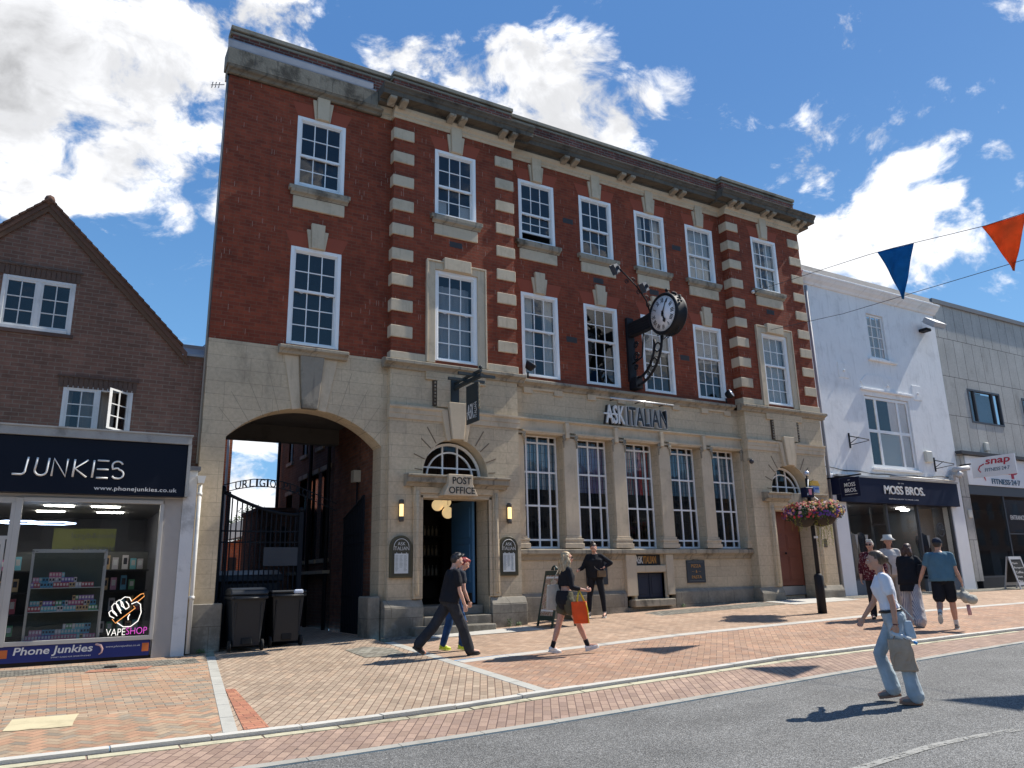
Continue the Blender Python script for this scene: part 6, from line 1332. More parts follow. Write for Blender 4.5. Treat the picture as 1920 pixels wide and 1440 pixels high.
# ---------------------------------------------------------------- flower post
px_, py_ = 16.76, -3.2; pz = gz(px_, py_)
t = thing('flower_post', 'black street post with hanging flower baskets and small signs in front of the brown door', 'post', (px_, py_, pz))
mb = MB(); mb.lathe([(.105, 0), (.105, .86), (.085, .90), (.05, .92)], (px_, py_, pz), 16); mb.lathe([(.05, .9), (.05, 3.2), (.03, 3.22)], (px_, py_, pz), 12); mb.build('column', iron, t)
MB().ball((px_, py_, pz+3.33), .07).build('finial', surf('finial_silver', (.6,.6,.62), .3, metal=.6), t); MB().tube([(px_, py_, pz+3.2), (px_, py_, pz+3.3)], .02).build('finial_stem', iron, t)
MB().tube([(px_-.3, py_-.2, pz+2.78), (px_, py_-.05, pz+2.8), (px_+.55, py_+.2, pz+2.72)], .022, 6).build('white_arm', surf('white_arm', (.75,.75,.75), .4), t)
MB().tube([(px_-.28, py_-.2, pz+2.8), (px_, py_-.03, pz+3.2)], .012, 6).build('stay', silver, t)
mb = MB(); mb.box(px_-.02, px_+.27, py_-.12, py_+.05, pz+2.84, pz+3.02); sgn = mb.build('notice_box', surf('pale_blue_notice', (.35,.45,.6), .5), t, bevel=.01)
mb = MB(); mb.prism([(px_-.04, pz+3.02), (px_+.29, pz+3.02), (px_+.22, pz+3.14), (px_+.03, pz+3.14)], 'y', py_-.13, py_+.06); mb.build('amber_top', surf('amber_panel', (.62,.36,.05), .5), sgn)
mb = MB(); mb.box(px_+.0, px_+.07, py_-.126, py_-.12, pz+2.87, pz+2.98); mb.box(px_+.1, px_+.24, py_-.126, py_-.12, pz+2.93, pz+2.97); mb.build('blue_mark', surf('blue_mark', (.04,.10,.4), .5), sgn)
mb = MB(); mb.box(px_-.32, px_-.05, py_-.2, py_-.02, pz+2.72, pz+2.96); mb.build('dark_notice', navy2, t, bevel=.01); MB().box(px_-.24, px_-.14, py_-.207, py_-.2, pz+2.78, pz+2.92).build('pink_label', surf('pink_label', (.6,.2,.25), .5), t)
MB().box(px_-.06, px_+.02, py_-.11, py_-.05, pz+1.75, pz+1.8).build('clip', silver, t)
for i in range(4): a = R(90*i+10); MB().tube([(px_, py_, pz+2.1), (px_+.45*math.cos(a), py_+.45*math.sin(a), pz+2.25)], .016, 6).build('basket_arm', iron, t)
leafs = [surf('leaf_dark', (.035,.07,.022), .6, .2, 8, 0), surf('leaf_mid', (.07,.12,.03), .6, .2, 8, 0), surf('leaf_lime', (.30,.30,.05), .6, .2, 8, 0)]
petals = [surf('petal_red', (.50,.04,.05), .6, .15, 9, 0), surf('petal_coral', (.75,.25,.14), .6, .15, 9, 0), surf('petal_purple', (.13,.05,.24), .6, .15, 9, 0), surf('petal_yellow', (.75,.5,.12), .6, .15, 9, 0), surf('petal_pink', (.62,.33,.33), .6, .15, 9, 0)]
def flower(mb, c, n_, r_, m=0):
    n_ = Vector(n_).normalized(); u = n_.cross(Vector((.3, .2, 1))).normalized(); v = n_.cross(u); c = Vector(c); vs = [tuple(c+n_*r_*.3)]
    k = 10
    for i in range(k): rr = r_*(1 if i % 2 == 0 else .72); vs.append(tuple(c+u*rr*math.cos(2*PI*i/k)+v*rr*math.sin(2*PI*i/k)-n_*r_*.1*(i % 2)))
    mb.add(vs, [(0, i+1, (i+1) % k+1) for i in range(k)], m)
def leaf(mb, c, n_, L_, m=0):
    n_ = Vector(n_).normalized(); u = Vector((random.gauss(0, 1), random.gauss(0, 1), random.gauss(0, .6))); u = (u-n_*u.dot(n_)*.5).normalized(); v = n_.cross(u).normalized(); c = Vector(c)
    mb.add([tuple(c-u*L_*.5), tuple(c+v*L_*.22), tuple(c+u*L_*.5-n_*L_*.12), tuple(c-v*L_*.22)], [(0, 1, 2), (0, 2, 3)], m)
rf = random.Random(3)
for bi_, (bx, by, bz, rx, rz) in enumerate(((px_-.38, py_-.1, pz+2.30, .42, .27), (px_-.02, py_-.42, pz+2.33, .40, .27), (px_+.46, py_+.1, pz+2.34, .40, .26), (px_+.05, py_+.35, pz+2.35, .38, .26))):
    bk = thing('flower_basket', ('hanging basket of red and pink flowers on the left of the street post', 'hanging basket of purple and yellow flowers at the front of the street post', 'hanging basket with long yellow-green trailing strands on the right of the street post', 'hanging basket of mixed flowers at the back of the street post')[bi_], 'flower basket', (bx, by, bz-.3), 'flower baskets on the street post')
    MB().lathe([(.03, -.30), (.15, -.26), (.24, -.15), (.28, 0), (.26, .0)], (bx, by, bz), 14).build('basket', surf('basket_lining', (.05,.04,.03), .9), bk)
    for mi, mt in enumerate(leafs[:2]):
        mb = MB()
        for _ in range(560):
            a = rf.uniform(0, 2*PI); ph = rf.uniform(-.5, 1.); rr = rf.uniform(.55, 1.08); cp = math.sqrt(max(0, 1-ph*ph*.8)); nn = (math.cos(a)*cp, math.sin(a)*cp, ph)
            leaf(mb, (bx+rx*rr*nn[0], by+rx*rr*nn[1], bz+rz*rr*nn[2]), nn, rf.uniform(.05, .1))
        mb.build('foliage', mt, bk)
    wts = ((0, 0, 1, 4, 2), (2, 3, 2, 0, 1), (1, 0, 4, 2, 1), (1, 3, 2, 4, 0))[bi_]
    mbs = {}
    for _ in range(150):
        a = rf.uniform(0, 2*PI); ph = rf.uniform(-.35, 1.); cp = math.sqrt(max(0, 1-ph*ph*.8)); nn = (math.cos(a)*cp, math.sin(a)*cp, ph); k = rf.choice(wts) if ph < .55 else rf.choice((1, 3, 4, 0)); rr = rf.uniform(.95, 1.15)
        for _2 in range(3): flower(mbs.setdefault(k, MB()), (bx+rx*rr*nn[0]+rf.gauss(0, .02), by+rx*rr*nn[1]+rf.gauss(0, .02), bz+rz*rr*nn[2]+rf.gauss(0, .02)), nn, rf.uniform(.02, .04))
    for k, m_ in mbs.items(): m_.build('flowers', petals[k], bk)
    mb = MB(); ns_ = (7, 6, 26, 8)[bi_]
    for _ in range(ns_):
        a = rf.uniform(0, 2*PI) if bi_ != 2 else rf.uniform(PI*.7, 2.4*PI); sx, sy = bx+.24*math.cos(a), by+.24*math.sin(a); Ln = rf.uniform(.25, .75) if bi_ == 2 else rf.uniform(.1, .3)
        for j in range(int(Ln/.018)): zz = bz-.12-j*.018; leaf(mb, (sx+rf.gauss(0, .012), sy+rf.gauss(0, .012), zz), (math.cos(a), math.sin(a), .3), .035)
    mb.build('trailing_strands', leafs[2], bk)
# ---------------------------------------------------------------- bunting
wire = surf('thin_wire', (.06,.06,.07), .5)
t = thing('bunting_wire', 'thin wire from the brick front carrying the triangular flags over the street', 'wire', (17.5, -8, 9))
WP = [(18.8, -.33, 10.3)]+[(17.4+1.4*(1-i/12)**2, -.33-(14.5*i/12), 10.3-2.6*(i/12)+1.0*(i/12)**2-.0*i) for i in range(1, 13)]
def wz(y):
    P_ = [(-.33, 10.3), (-5.5, 9.32), (-6.42, 9.18), (-7.96, 8.93), (-8.85, 8.87), (-12, 8.7), (-16, 8.6), (-22, 8.6)]
    for (a, za), (b, zb) in zip(P_, P_[1:]):
        if y >= b: return za+(zb-za)*(y-a)/(b-a)
    return 8.6
def wx(y): return 17.4+1.4*max(0, (y+5.5)/5.2)
mb = MB(); mb.tube([(wx(-.33-i*.7), -.33-i*.7, wz(-.33-i*.7)) for i in range(40)], .008, 5); mb.build('wire', wire, t)
MB().ball((wx(-.33), -.36, wz(-.33)), .06).build('wall_anchor', silver, t)
t2 = thing('plain_wire', 'second thin wire without flags crossing below the bunting', 'wire', (18, -5, 9)); mb = MB(); mb.tube([(19.35, -.33, 9.13), (18.6, -3.5, 8.55), (17.4, -8.64, 7.9), (16.6, -13, 7.7), (16., -20, 7.8)], .008, 5); mb.build('wire', wire, t2)
MB().ball((19.35, -.36, 9.13), .06).build('wall_anchor', silver, t2)
def flagm(name, col):
    m, n = newmat(name); c = n.vm('SCALE', col, sc=n.ramp(n.noise(n.pos(), 5, 3), .3, .7, .88, 1.1, False)); b = n.bsdf(c, .8, 0, .2); tr = n.node('ShaderNodeBsdfTranslucent'); n.put(tr.inputs[0], c)
    mx = n.node('ShaderNodeMixShader'); mx.inputs[0].default_value = .4; n.nt.links.new(b, mx.inputs[1]); n.nt.links.new(tr.outputs[0], mx.inputs[2]); n.out(mx.outputs[0]); return m
fb_, fo_ = flagm('blue_flag_cloth', (.015,.17,.40)), flagm('orange_flag_cloth', (.80,.17,.035))
def zflag(y0, y1, ztip, mt, lab, xs_=0):
    mb = MB(); k = 14; rows = 12; vs = []
    for j in range(rows+1):
        v = j/rows
        for i in range(k+1):
            u = i/k; y = (y0+(y1-y0)*u)*(1-v)+(y0+y1)/2*v; z = wz(y0+(y1-y0)*u)*(1-v)+ztip*v
            vs.append((wx(y)+xs_*v+.07*math.sin(u*7+v*3)*min(1, v*2.5)*(1-v*.3)+.03*math.sin(v*8+u*2), y, z))
    fs = [(j*(k+1)+i, j*(k+1)+i+1, (j+1)*(k+1)+i+1, (j+1)*(k+1)+i) for j in range(rows) for i in range(k)]; mb.add(vs, fs, 0, True)
    o = mb.build('bunting_flag', mt, label=lab, cat='flag', group='triangular bunting flags'); s_ = o.modifiers.new('thick', 'SOLIDIFY'); s_.thickness = .004
zflag(-5.5, -6.42, 7.95, fb_, 'blue triangular flag hanging from the bunting wire against the sky')
zflag(-7.96, -8.85, 7.75, fo_, 'orange triangular flag at the top right edge of the view')
zflag(-10.9, -11.8, 7.6, fb_, 'blue triangular flag out over the road, whose shadow falls on the asphalt')
# ---------------------------------------------------------------- fittings on the white and grey buildings
t = thing('floodlight', 'big grey box floodlight under the cornice of the white building', 'floodlight', (27.9, -.4, 10.5)); m_ = MB().box(-.35, .35, -.25, .25, -.09, .09); m_.box(-.37, .37, -.27, .27, -.11, -.09); Mx = Matrix.Rotation(R(38), 4, 'X')
m_.v = [tuple(Mx @ Vector(p)+Vector((28.05, -.55, 10.62))) for p in m_.v]; m_.build('housing', surf('grey_housing', (.42,.43,.44), .5), t, bevel=.02); MB().box(27.9, 28.2, -.3, 0, 10.4, 10.5).build('bracket', iron, t)
m_ = MB().box(-.3, .3, -.2, .2, -.125, -.112); m_.v = [tuple(Mx @ Vector(p)+Vector((28.05, -.55, 10.62))) for p in m_.v]; m_.build('lens', surf('dark_lens', (.12,.12,.12), .2), t)
def box_(name, lab, cat, x0, x1, y0, y1, z0, z1, mt, bev=.02): return tag(MB().box(x0, x1, y0, y1, z0, z1).build(name, mt, bevel=bev), lab, cat)
cream = surf('cream_plastic', (.6,.58,.5), .5, .04)
box_('alarm_box', 'cream alarm box on the white wall right of the lower window', 'alarm box', 27.0, 27.35, -.12, 0, 5.45, 5.85, cream); box_('alarm_box', 'small cream alarm box on the grey cladding above the gym sign', 'alarm box', 30.9, 31.15, -.1, 0, 6.1, 6.42, cream)
t = thing('security_camera', 'white security camera cluster at the right end above the navy fascia', 'camera', (28.4, -.3, 5.0)); mb = MB(); mb.tube([(28.1, -.35, 5.2), (28.75, -.5, 5.28)], .09, 10); mb.tube([(28.2, -.4, 4.95), (28.3, -.45, 5.1)], .1, 10); mb.box(28.4, 28.6, -.4, 0, 5.0, 5.25); mb.box(28.25, 28.4, -.2, 0, 4.85, 5.05); mb.build('camera_body', surf('camera_grey', (.5,.5,.5), .5), t)
for x, z, lab, w_ in ((23.0, 5.95, 'thin empty sign bracket on the white wall left of the lower window', .55), (27.55, 5.4, 'ornate empty sign bracket on the white wall beside the alarm box', .6)):
    mb = MB(); mb.box(x-.02, x+.02, -.04, 0, z-.25, z+.25); mb.tube([(x, -.03, z+.15), (x+w_*.6, -.5, z-.02)], .016, 5); mb.tube([(x, -.03, z-.15), (x+w_*.6, -.5, z-.05)], .013, 5); mb.tube([(x, -.03, z-.1), (x+w_*.3, -.25, z+.1)], .012, 5); tag(mb.build('sign_bracket', iron), lab, 'bracket')
tag(MB().tube([(21.4+7.3*i/24, -.03-.02*math.sin(i), 5.02-.12*math.sin(PI*i/24)+.02*math.sin(i*1.3)) for i in range(25)], .014, 5).build('wall_cable', iron), 'black cable sagging across the white wall above the navy shop sign', 'cable')
t = thing('hanging_sign', 'small navy hanging sign reading MOSS BROS. beside the flower post', 'sign', (21.55, -.9, 3.95)); sb = MB().box(21.53, 21.57, -1.22, -.56, 3.98, 4.56).build('board', navy2, t); mb = MB(); mb.tube([(21.55, 0, 4.62), (21.55, -1.3, 4.62)], .025, 6); mb.tube([(21.55, -.7, 4.55), (21.55, -.7, 4.62)], .01, 5); mb.build('arm', iron, t)
MB().box(21.5, 21.6, -.55, -.25, 4.1, 4.6).build('bracket_box', navy2, t)
mb = MB(); F2 = lambda u, v, d_: (21.528-d_, -.58-u, v); textmb(mb, 'MOSS', .12, .5, 4.29, 4.41, 0, .006, .006, M=F2); textmb(mb, 'BROS.', .12, .53, 4.12, 4.24, 0, .006, .006, M=F2); textmb(mb, 'EST', .26, .34, 4.48, 4.5, 0, .005, 0, M=F2); mb.box(21.522, 21.528, -1.13, -.69, 4.05, 4.06); mb.build('lettering', letw, sb)
t = thing('hanging_sign', 'white hanging sign with red lettering snap FITNESS at the gym corner', 'sign', (29.1, -1, 4.7)); sb = MB().box(29.05, 29.12, -1.95, -.45, 4.93, 5.62).build('board', surf('white_sign_band', (.74,.75,.76)), t); MB().tube([(29.085, 0, 5.45), (29.085, -.5, 5.45)], .025).build('arm', iron, t)
F3 = lambda u, v, d_: (29.048-d_, -.45-u, v); mb = MB(); textmb(mb, 'snap', .5, 1.35, 5.28, 5.52, 0, .006, .02, M=F3, shear=.15); mb.tube([(29.04, -.75, 5.1), (29.04, -.68, 5.2), (29.04, -.75, 5.32), (29.04, -.9, 5.38)], .02, 5); mb.build('red_word', redl, sb); mb = MB(); textmb(mb, 'FITNESS\u00b724\u00b77', .45, 1.3, 5.1, 5.22, 0, .006, .004, M=F3, shear=.15); mb.build('grey_word', blul, sb)
box_('key_box', 'small white notice box on the stone pier beside the gym window', 'notice box', 29.05, 29.3, -.08, -.03, 3.55, 3.85, cream)
# television aerial
t = thing('aerial', 'small television aerial sticking out at the top left corner of the brick building', 'aerial', (2.9, 0, 12.6)); mb = MB(); mb.tube([(3.0, .1, 12.65), (2.72, .1, 12.55)], .009, 5)
for i in range(3): mb.tube([(2.75+i*.07, -.02, 12.56+i*.02), (2.75+i*.07, .22, 12.56+i*.02)], .006, 4); mb.tube([(2.75+i*.07, .1, 12.5+i*.02), (2.75+i*.07, .1, 12.63+i*.02)], .006, 4)
mb.build('rods', surf('aerial_grey', (.3,.3,.3), .5), t)
# ---------------------------------------------------------------- tree seen through the arch, and weeds
t = thing('tree', 'small leafy green tree behind the low brick building at the end of the passage', 'tree', (9.3, 25, .7)); mb = MB(); mb.tube([(9.3, 25, .6), (9.35, 25, 3), (9.3, 25.1, 5)], [.16, .11, .05], 8)
for a, b in (((9.33, 25, 2.6), (8.3, 24.6, 4.6)), ((9.33, 25, 3.), (10.3, 25.3, 4.9)), ((9.3, 25, 3.6), (9.8, 24.3, 5.4))): mb.tube([a, b], [.06, .02], 6)
mb.build('trunk', surf('bark', (.08,.06,.045), .9), t)
for k, mt in enumerate((leafs[1], surf('leaf_olive', (.13,.16,.05), .6, .2, 8, 0))):
    mb = MB()
    for _ in range(1700):
        c = rf.choice(((8.4, 24.7, 4.5, .8), (9.3, 25, 5.1, .9), (10.2, 25.2, 4.8, .8), (8.9, 24.5, 3.8, .6), (9.9, 24.6, 4., .7))); a = rf.uniform(0, 2*PI); b = rf.uniform(-1, 1); q_ = math.sqrt(1-b*b); r_ = c[3]*rf.uniform(.3, 1.05)
        nn = (q_*math.cos(a), q_*math.sin(a), b); leaf(mb, (c[0]+r_*nn[0], c[1]+r_*nn[1], c[2]+r_*nn[2]*.8), nn, .15)
    mb.build('crown', mt, t)
for i, (x, y) in enumerate(((9.75, -.50), (9.98, -.48), (3.3, -.3), (15.2, -.14))):
    z = gz(x, y); mb = MB()
    for _ in range(60): a = rf.uniform(0, PI*2); r_ = rf.uniform(0, .09); leaf(mb, (x+r_*math.cos(a), y+r_*math.sin(a)*.4, z+.02+rf.uniform(0, .16 if i == 0 else .07)), (math.cos(a), -1, .6), .035)
    tag(mb.build('weed', leafs[1]), ('tuft of green weed at the wall foot right of the door steps', 'tiny weed at the wall foot near the green A-board', 'small weed at the foot of the left plinth block', 'small weed at the wall foot right of the coal hatch')[i], 'weed')
# ---------------------------------------------------------------- people
V3 = Vector
def cloth(name, col, rough=.85, var=.06, ns=6, bump=.25, stripe=None):
    m, n = newmat(name); p = n.obj(); c = n.vm('SCALE', col, sc=n.ramp(n.noise(p, ns, 3), .3, .7, 1-var*2, 1+var*2, False))
    if stripe:
        x, y, z = n.sep(p); k = n.m('FRACT', n.m('MULTIPLY', n.m('ADD', x, n.m('MULTIPLY', y, .6)), 38)); c = n.mix(n.ramp(k, .68, .74), c, stripe)
    fold = n.noise(n.vm('MULTIPLY', p, (9, 9, 4)), 1, 3, .55, .8)
    n.out(n.bsdf(c, rough, 0, .25, n.bump(fold, bump*1.6, .03))); return m
def skinm(name, col):
    m, n = newmat(name); p = n.obj(); c = n.vm('SCALE', col, sc=n.ramp(n.noise(p, 14, 3), .3, .7, .92, 1.07, False)); n.out(n.bsdf(c, .5, 0, .4, sub=.12)); return m
skin_a = skinm('skin_fair', (.62,.36,.26)); skin_b = skinm('skin_tan', (.56,.30,.20)); skin_c = skinm('skin_warm', (.55,.30,.21))
def hairm(name, c1, c2):
    m, n = newmat(name); p = n.obj(); f = n.noise(n.vm('MULTIPLY', p, (60, 60, 9)), 1, 3, .6); c = n.mix(n.ramp(f, .35, .65), c1, c2); n.out(n.bsdf(c, .45, 0, .5, n.bump(f, .6, .01))); return m
eyew = surf('eye_white', (.7,.68,.65), .3, 0, 1, 0); eyed = surf('eye_dark', (.03,.02,.015), .2, 0, 1, 0); lipm = surf('lips', (.42,.14,.11), .5, 0, 1, 0)
wtex = bpy.data.textures.new('folds', 'CLOUDS'); wtex.noise_scale = .11; wtex.noise_depth = 2
def ring_loft(mb, rings, n=20):
    """rings: (centre, X axis, Y axis, rx, ry)"""
    vs = []; fs = []
    for c, X, Y, rx, ry in rings:
        for j in range(n): a = 2*PI*j/n; vs.append(c+X*rx*math.cos(a)+Y*ry*math.sin(a))
    for i in range(len(rings)-1):
        for j in range(n): fs.append((i*n+j, i*n+(j+1) % n, (i+1)*n+(j+1) % n, (i+1)*n+j))
    fs.append(tuple(range(n))[::-1]); fs.append(tuple((len(rings)-1)*n+j for j in range(n))); mb.add(vs, fs, 0, True)
class P:
    def __init__(s, name_label, loc, fwd, H, lean=0, side=0, twist=0, legs=None, arms=None, head=(0, 0, 0), build=1., fem=False, hipw=.09, drop=None):
        s.H = H/1.72; s.build = build; s.fem = fem; s.lab = name_label; k = s.H
        s.X = V3((1, 0, 0)); s.up = V3((0, math.sin(R(lean)), math.cos(R(lean))))@Matrix.Identity(3); s.up = (s.up+V3((math.sin(R(side)), 0, 0))).normalized()
        s.pel = V3((0, 0, .93*k)); s.nb = s.pel+s.up*.53*k; tw = R(twist)
        s.SX = V3((math.cos(tw), math.sin(tw), 0)); s.SY = s.up.cross(s.SX).normalized()
        sw = (.155 if fem else .18)*k*build**.5
        s.hip = {q: s.pel+V3((q*hipw*k, 0, -.03*k)) for q in (-1, 1)}; s.sh = {q: s.nb-s.up*.065*k+s.SX*q*sw for q in (-1, 1)}
        s.knee, s.ank, s.toe, s.fp = {}, {}, {}, {}
        for q, (th, kn, ft, ab) in legs.items():
            def d(a, b): return V3((q*math.sin(R(b)), math.sin(R(a)), -math.cos(R(a)))).normalized()
            s.knee[q] = s.hip[q]+d(th, ab)*.43*k; s.ank[q] = s.knee[q]+d(th-kn, ab*.5)*.40*k; s.fp[q] = R(ft)
            s.toe[q] = s.ank[q]+V3((q*.02*k, math.cos(R(ft))*.16*k, math.sin(R(ft))*.16*k-.045*k))
        s.elb, s.wri, s.hd = {}, {}, {}
        for q, (dU, dF, dH) in arms.items():
            s.elb[q] = s.sh[q]+V3(dU).normalized()*.29*k; s.wri[q] = s.elb[q]+V3(dF).normalized()*.245*k; s.hd[q] = V3(dH).normalized()
        low = min(min(s.ank[q].z-.085*k*math.cos(s.fp[q])-(.09*k*math.sin(-s.fp[q]) if s.fp[q] < 0 else .0)-max(0, .0) for q in (-1, 1)), min(s.toe[q].z-.03*k for q in (-1, 1)))
        s.dz = -low
        x, y = loc; s.root = thing('person', name_label, 'person', (0, 0, 0)); s.loc = (x, y, gz(x, y)); s.fwd = fwd
        hy, hp, hr = head; s.HM = Matrix.Rotation(R(hy), 3, 'Z')@Matrix.Rotation(R(hp), 3, 'X')@Matrix.Rotation(R(hr), 3, 'Y'); s.hc = s.nb+s.up*.045*k+s.HM@V3((0, .02, .105))*k
    def h(s, v): return s.hc+s.HM@(V3(v)*s.H)
    def spine(s, t): return s.pel+(s.nb-s.pel)*t
    RM = [(-.16, .085, .085, 0), (-.06, .155, .115, -.01), (.05, .168, .12, -.012), (.2, .152, .108, 0), (.38, .142, .103, .008), (.58, .158, .115, .012), (.76, .172, .117, .005), (.9, .15, .095, -.005), (.97, .10, .07, -.008), (1.03, .06, .058, -.008)]
    RF = [(-.16, .085, .085, 0), (-.06, .165, .12, -.012), (.05, .17, .122, -.014), (.2, .145, .10, 0), (.38, .125, .09, .004), (.56, .138, .112, .016), (.72, .145, .118, .018), (.87, .14, .09, 0), (.96, .085, .062, -.006), (1.03, .05, .052, -.008)]
    def torso(s, mb, inf=0, t0=-.2, t1=1.1, flare=0, boxy=0):
        rg = []; k = s.H
        for t, rx, ry, yo in (s.RF if s.fem else s.RM):
            if t < t0-.01 or t > t1+.01: continue
            u = min(1, max(0, (t-.2)/.5)); X = (s.X*(1-u)+s.SX*u).normalized(); Y = s.up.cross(X).normalized(); b = s.build
            if boxy and t < .75: rx = max(rx, .15+.02*boxy); ry = max(ry, .108+.012*boxy)
            f = flare*max(0, .5-t)
            rg.append((s.spine(t)+Y*yo*k, X, Y, (rx*b+inf+f)*k, (ry*b+inf+f)*k))
        ring_loft(mb, rg)
    def part(s, mb, name, mat, vox=.008, smooth=2, disp=0, parent=None, sol=0):
        mb.v = [(p[0], p[1], p[2]+s.dz) for p in mb.v]; o = mb.build(name, mat, parent or s.root)
        if vox:
            r_ = o.modifiers.new('remesh', 'REMESH'); r_.mode = 'VOXEL'; r_.voxel_size = vox; r_.use_smooth_shade = True
            if smooth: sm_ = o.modifiers.new('smooth', 'SMOOTH'); sm_.iterations = smooth; sm_.factor = .5
        if disp: d_ = o.modifiers.new('folds', 'DISPLACE'); d_.texture = wtex; d_.strength = disp; d_.mid_level = .5; d_.texture_coords = 'LOCAL'
        return o
    def limb(s, mb, pts, rs, n=12, sy=1.):
        P_ = []; R_ = []
        for i in range(len(pts)-1):
            m_ = 5
            for j in range(m_): t = j/m_; P_.append(pts[i].lerp(pts[i+1], t)); R_.append(rs[i]+(rs[i+1]-rs[i])*t)
        P_.append(pts[-1]); R_.append(rs[-1]); mb.tube(P_, R_, n, sy=sy)
        for p, r_ in zip(pts, rs): mb.ball(p, r_*.97)
    def hand(s, mb, q, curl=.6):
        k = s.H*(.92 if s.fem else 1); w_ = s.wri[q]; d = s.hd[q]; n_ = V3((-q, .15, 0)); n_ = (n_-d*n_.dot(d)).normalized(); a = d.cross(n_).normalized()
        if a.y < 0 and abs(a.y) > .3: a = -a
        s.palm = getattr(s, 'palm', {}); s.palm[q] = w_+d*.085*k+n_*.02*k
        M = Matrix((a, n_, d)).transposed(); mb.ball(w_+d*.045*k, .038*k, .016*k, .05*k, 10, 7, rot=M)
        for i, L_ in enumerate((.066, .074, .07, .056)):
            b = w_+d*.082*k+a*(.030-.0195*i)*k; pt = [b-d*.02*k]; dr = d
            for j in range(3):
                ang = curl*(.5+.35*j); dd = (d*math.cos(ang*(j+1)*.55)+n_*math.sin(ang*(j+1)*.55)); pt.append(pt[-1]+dd*L_*k*(.45, .32, .26)[j]*(1.25 if j == 0 else 1))
            mb.tube(pt, [.0095*k, .009*k, .0085*k, .007*k], 7)
        b = w_+d*.02*k+a*.028*k; mb.tube([b, b+(a*.8+d*.6+n_*.25)*.03*k, b+(a*.75+d*1.35+n_*.75)*.04*k], [.012*k, .0105*k, .008*k], 7)
    def body(s, skin, curl=(.7, .7), vox=.0075):
        k = s.H; mb = MB(); b = s.build; s.torso(mb, -.008)
        g_ = .92 if s.fem else 1
        for q in (-1, 1):
            s.limb(mb, [s.hip[q], s.hip[q].lerp(s.knee[q], .35), s.knee[q], s.knee[q].lerp(s.ank[q], .32), s.ank[q].lerp(s.knee[q], .2), s.ank[q]], [x*k*b**.6 for x in (.086, .078, .053, .055, .037, .034)])
            s.limb(mb, [s.ank[q], s.toe[q]], [.034*k, .026*k])
            s.limb(mb, [s.sh[q], s.sh[q].lerp(s.elb[q], .4), s.elb[q], s.elb[q].lerp(s.wri[q], .3), s.wri[q]], [x*k*g_*b**.5 for x in (.052, .045, .036, .037, .024)])
            s.limb(mb, [s.nb+s.SX*q*.03*k-s.up*.02*k, s.sh[q]], [.04*k, .05*k]); s.hand(mb, q, curl[0 if q < 0 else 1])
        mb.tube([s.nb-s.up*.04*k, s.hc-s.up*.03*k-s.HM@V3((0, .02, 0))*k], [.058*k*g_, .05*k*g_], 14)
        mb.ball(s.h((0, -.005, .015)), .074*k, .094*k, .10*k, 18, 12, rot=s.HM); mb.ball(s.h((0, .022, -.045)), .056*k, .066*k, .066*k, 14, 10, rot=s.HM)
        mb.ball(s.h((0, .068, -.088)), .025*k, .02*k, .02*k, 8, 6, rot=s.HM); mb.ball(s.h((0, .088, .035)), .04*k, .014*k, .013*k, 10, 6, rot=s.HM)
        mb.tube([s.h((0, .088, .02)), s.h((0, .110, -.018)), s.h((0, .094, -.03))], [.009*k, .014*k, .012*k], 8)
        for q in (-1, 1): mb.ball(s.h((q*.012, .098, -.026)), .009*k); mb.ball(s.h((q*.04, .068, -.02)), .024*k, .022*k, .024*k); mb.ball(s.h((q*.074, -.008, -.005)), .01*k, .018*k, .030*k, 8, 6, rot=s.HM)
        mb.ball(s.h((0, .086, -.055)), .022*k, .014*k, .012*k, 8, 6, rot=s.HM)
        bd = s.part(mb, 'body', skin, vox)
        mb = MB()
        for q in (-1, 1): mb.ball(s.h((q*.031, .084, .008)), .0125*k, .008*k, .007*k, 8, 6, rot=s.HM)
        s.part(mb, 'eyes', eyew, 0, parent=bd); mb = MB()
        for q in (-1, 1): mb.ball(s.h((q*.031, .0905, .008)), .0062*k, .004*k, .0062*k, 8, 6, rot=s.HM); mb.tube([s.h((q*.016, .098, .03)), s.h((q*.033, .096, .036)), s.h((q*.05, .082, .030))], .0032*k, 5)
        s.part(mb, 'pupils', eyed, 0, parent=bd); mb = MB(); mb.tube([s.h((-.024, .088, -.056)), s.h((0, .102, -.053)), s.h((.024, .088, -.056))], [.003*k, .006*k, .003*k], 6); s.part(mb, 'lips', lipm, 0, parent=bd)
        s.bd = bd; return s
    def shirt(s, mat, inf=.014, t0=.0, sleeve=.55, boxy=1, disp=.012, name='shirt', srad=1.0, flare=.0, col=True, below=0.):
        k = s.H; mb = MB(); s.torso(mb, inf, t0, .97, flare, boxy)
        if below: mb.v; 
        for q in (-1, 1):
            s.limb(mb, [s.nb+s.SX*q*.04*k-s.up*.035*k, s.sh[q]], [.05*k, .062*k*s.build**.5])
            if sleeve <= 1: s.limb(mb, [s.sh[q], s.sh[q].lerp(s.elb[q], sleeve)], [.064*k*s.build**.5, .060*k*srad])
            else: s.limb(mb, [s.sh[q], s.elb[q], s.elb[q].lerp(s.wri[q], sleeve-1)], [.062*k, .05*k*srad, .040*k*srad])
        return s.part(mb, name, mat, .0095, 3, disp)
    def trousers(s, mat, rs=(.105, .08, .07), upto=1., top=.12, disp=.012, name='trousers', inf=.012, shorts=0):
        k = s.H; mb = MB(); s.torso(mb, inf, -.16, top)
        for q in (-1, 1):
            if shorts: s.limb(mb, [s.hip[q], s.hip[q].lerp(s.knee[q], shorts)], [rs[0]*k, rs[1]*k])
            else: s.limb(mb, [s.hip[q], s.knee[q], s.knee[q].lerp(s.ank[q], .5), s.knee[q].lerp(s.ank[q], upto)], [rs[0]*k, rs[1]*k, (rs[1]+rs[2])/2*k, rs[2]*k])
        return s.part(mb, name, mat, .0095, 3, disp)
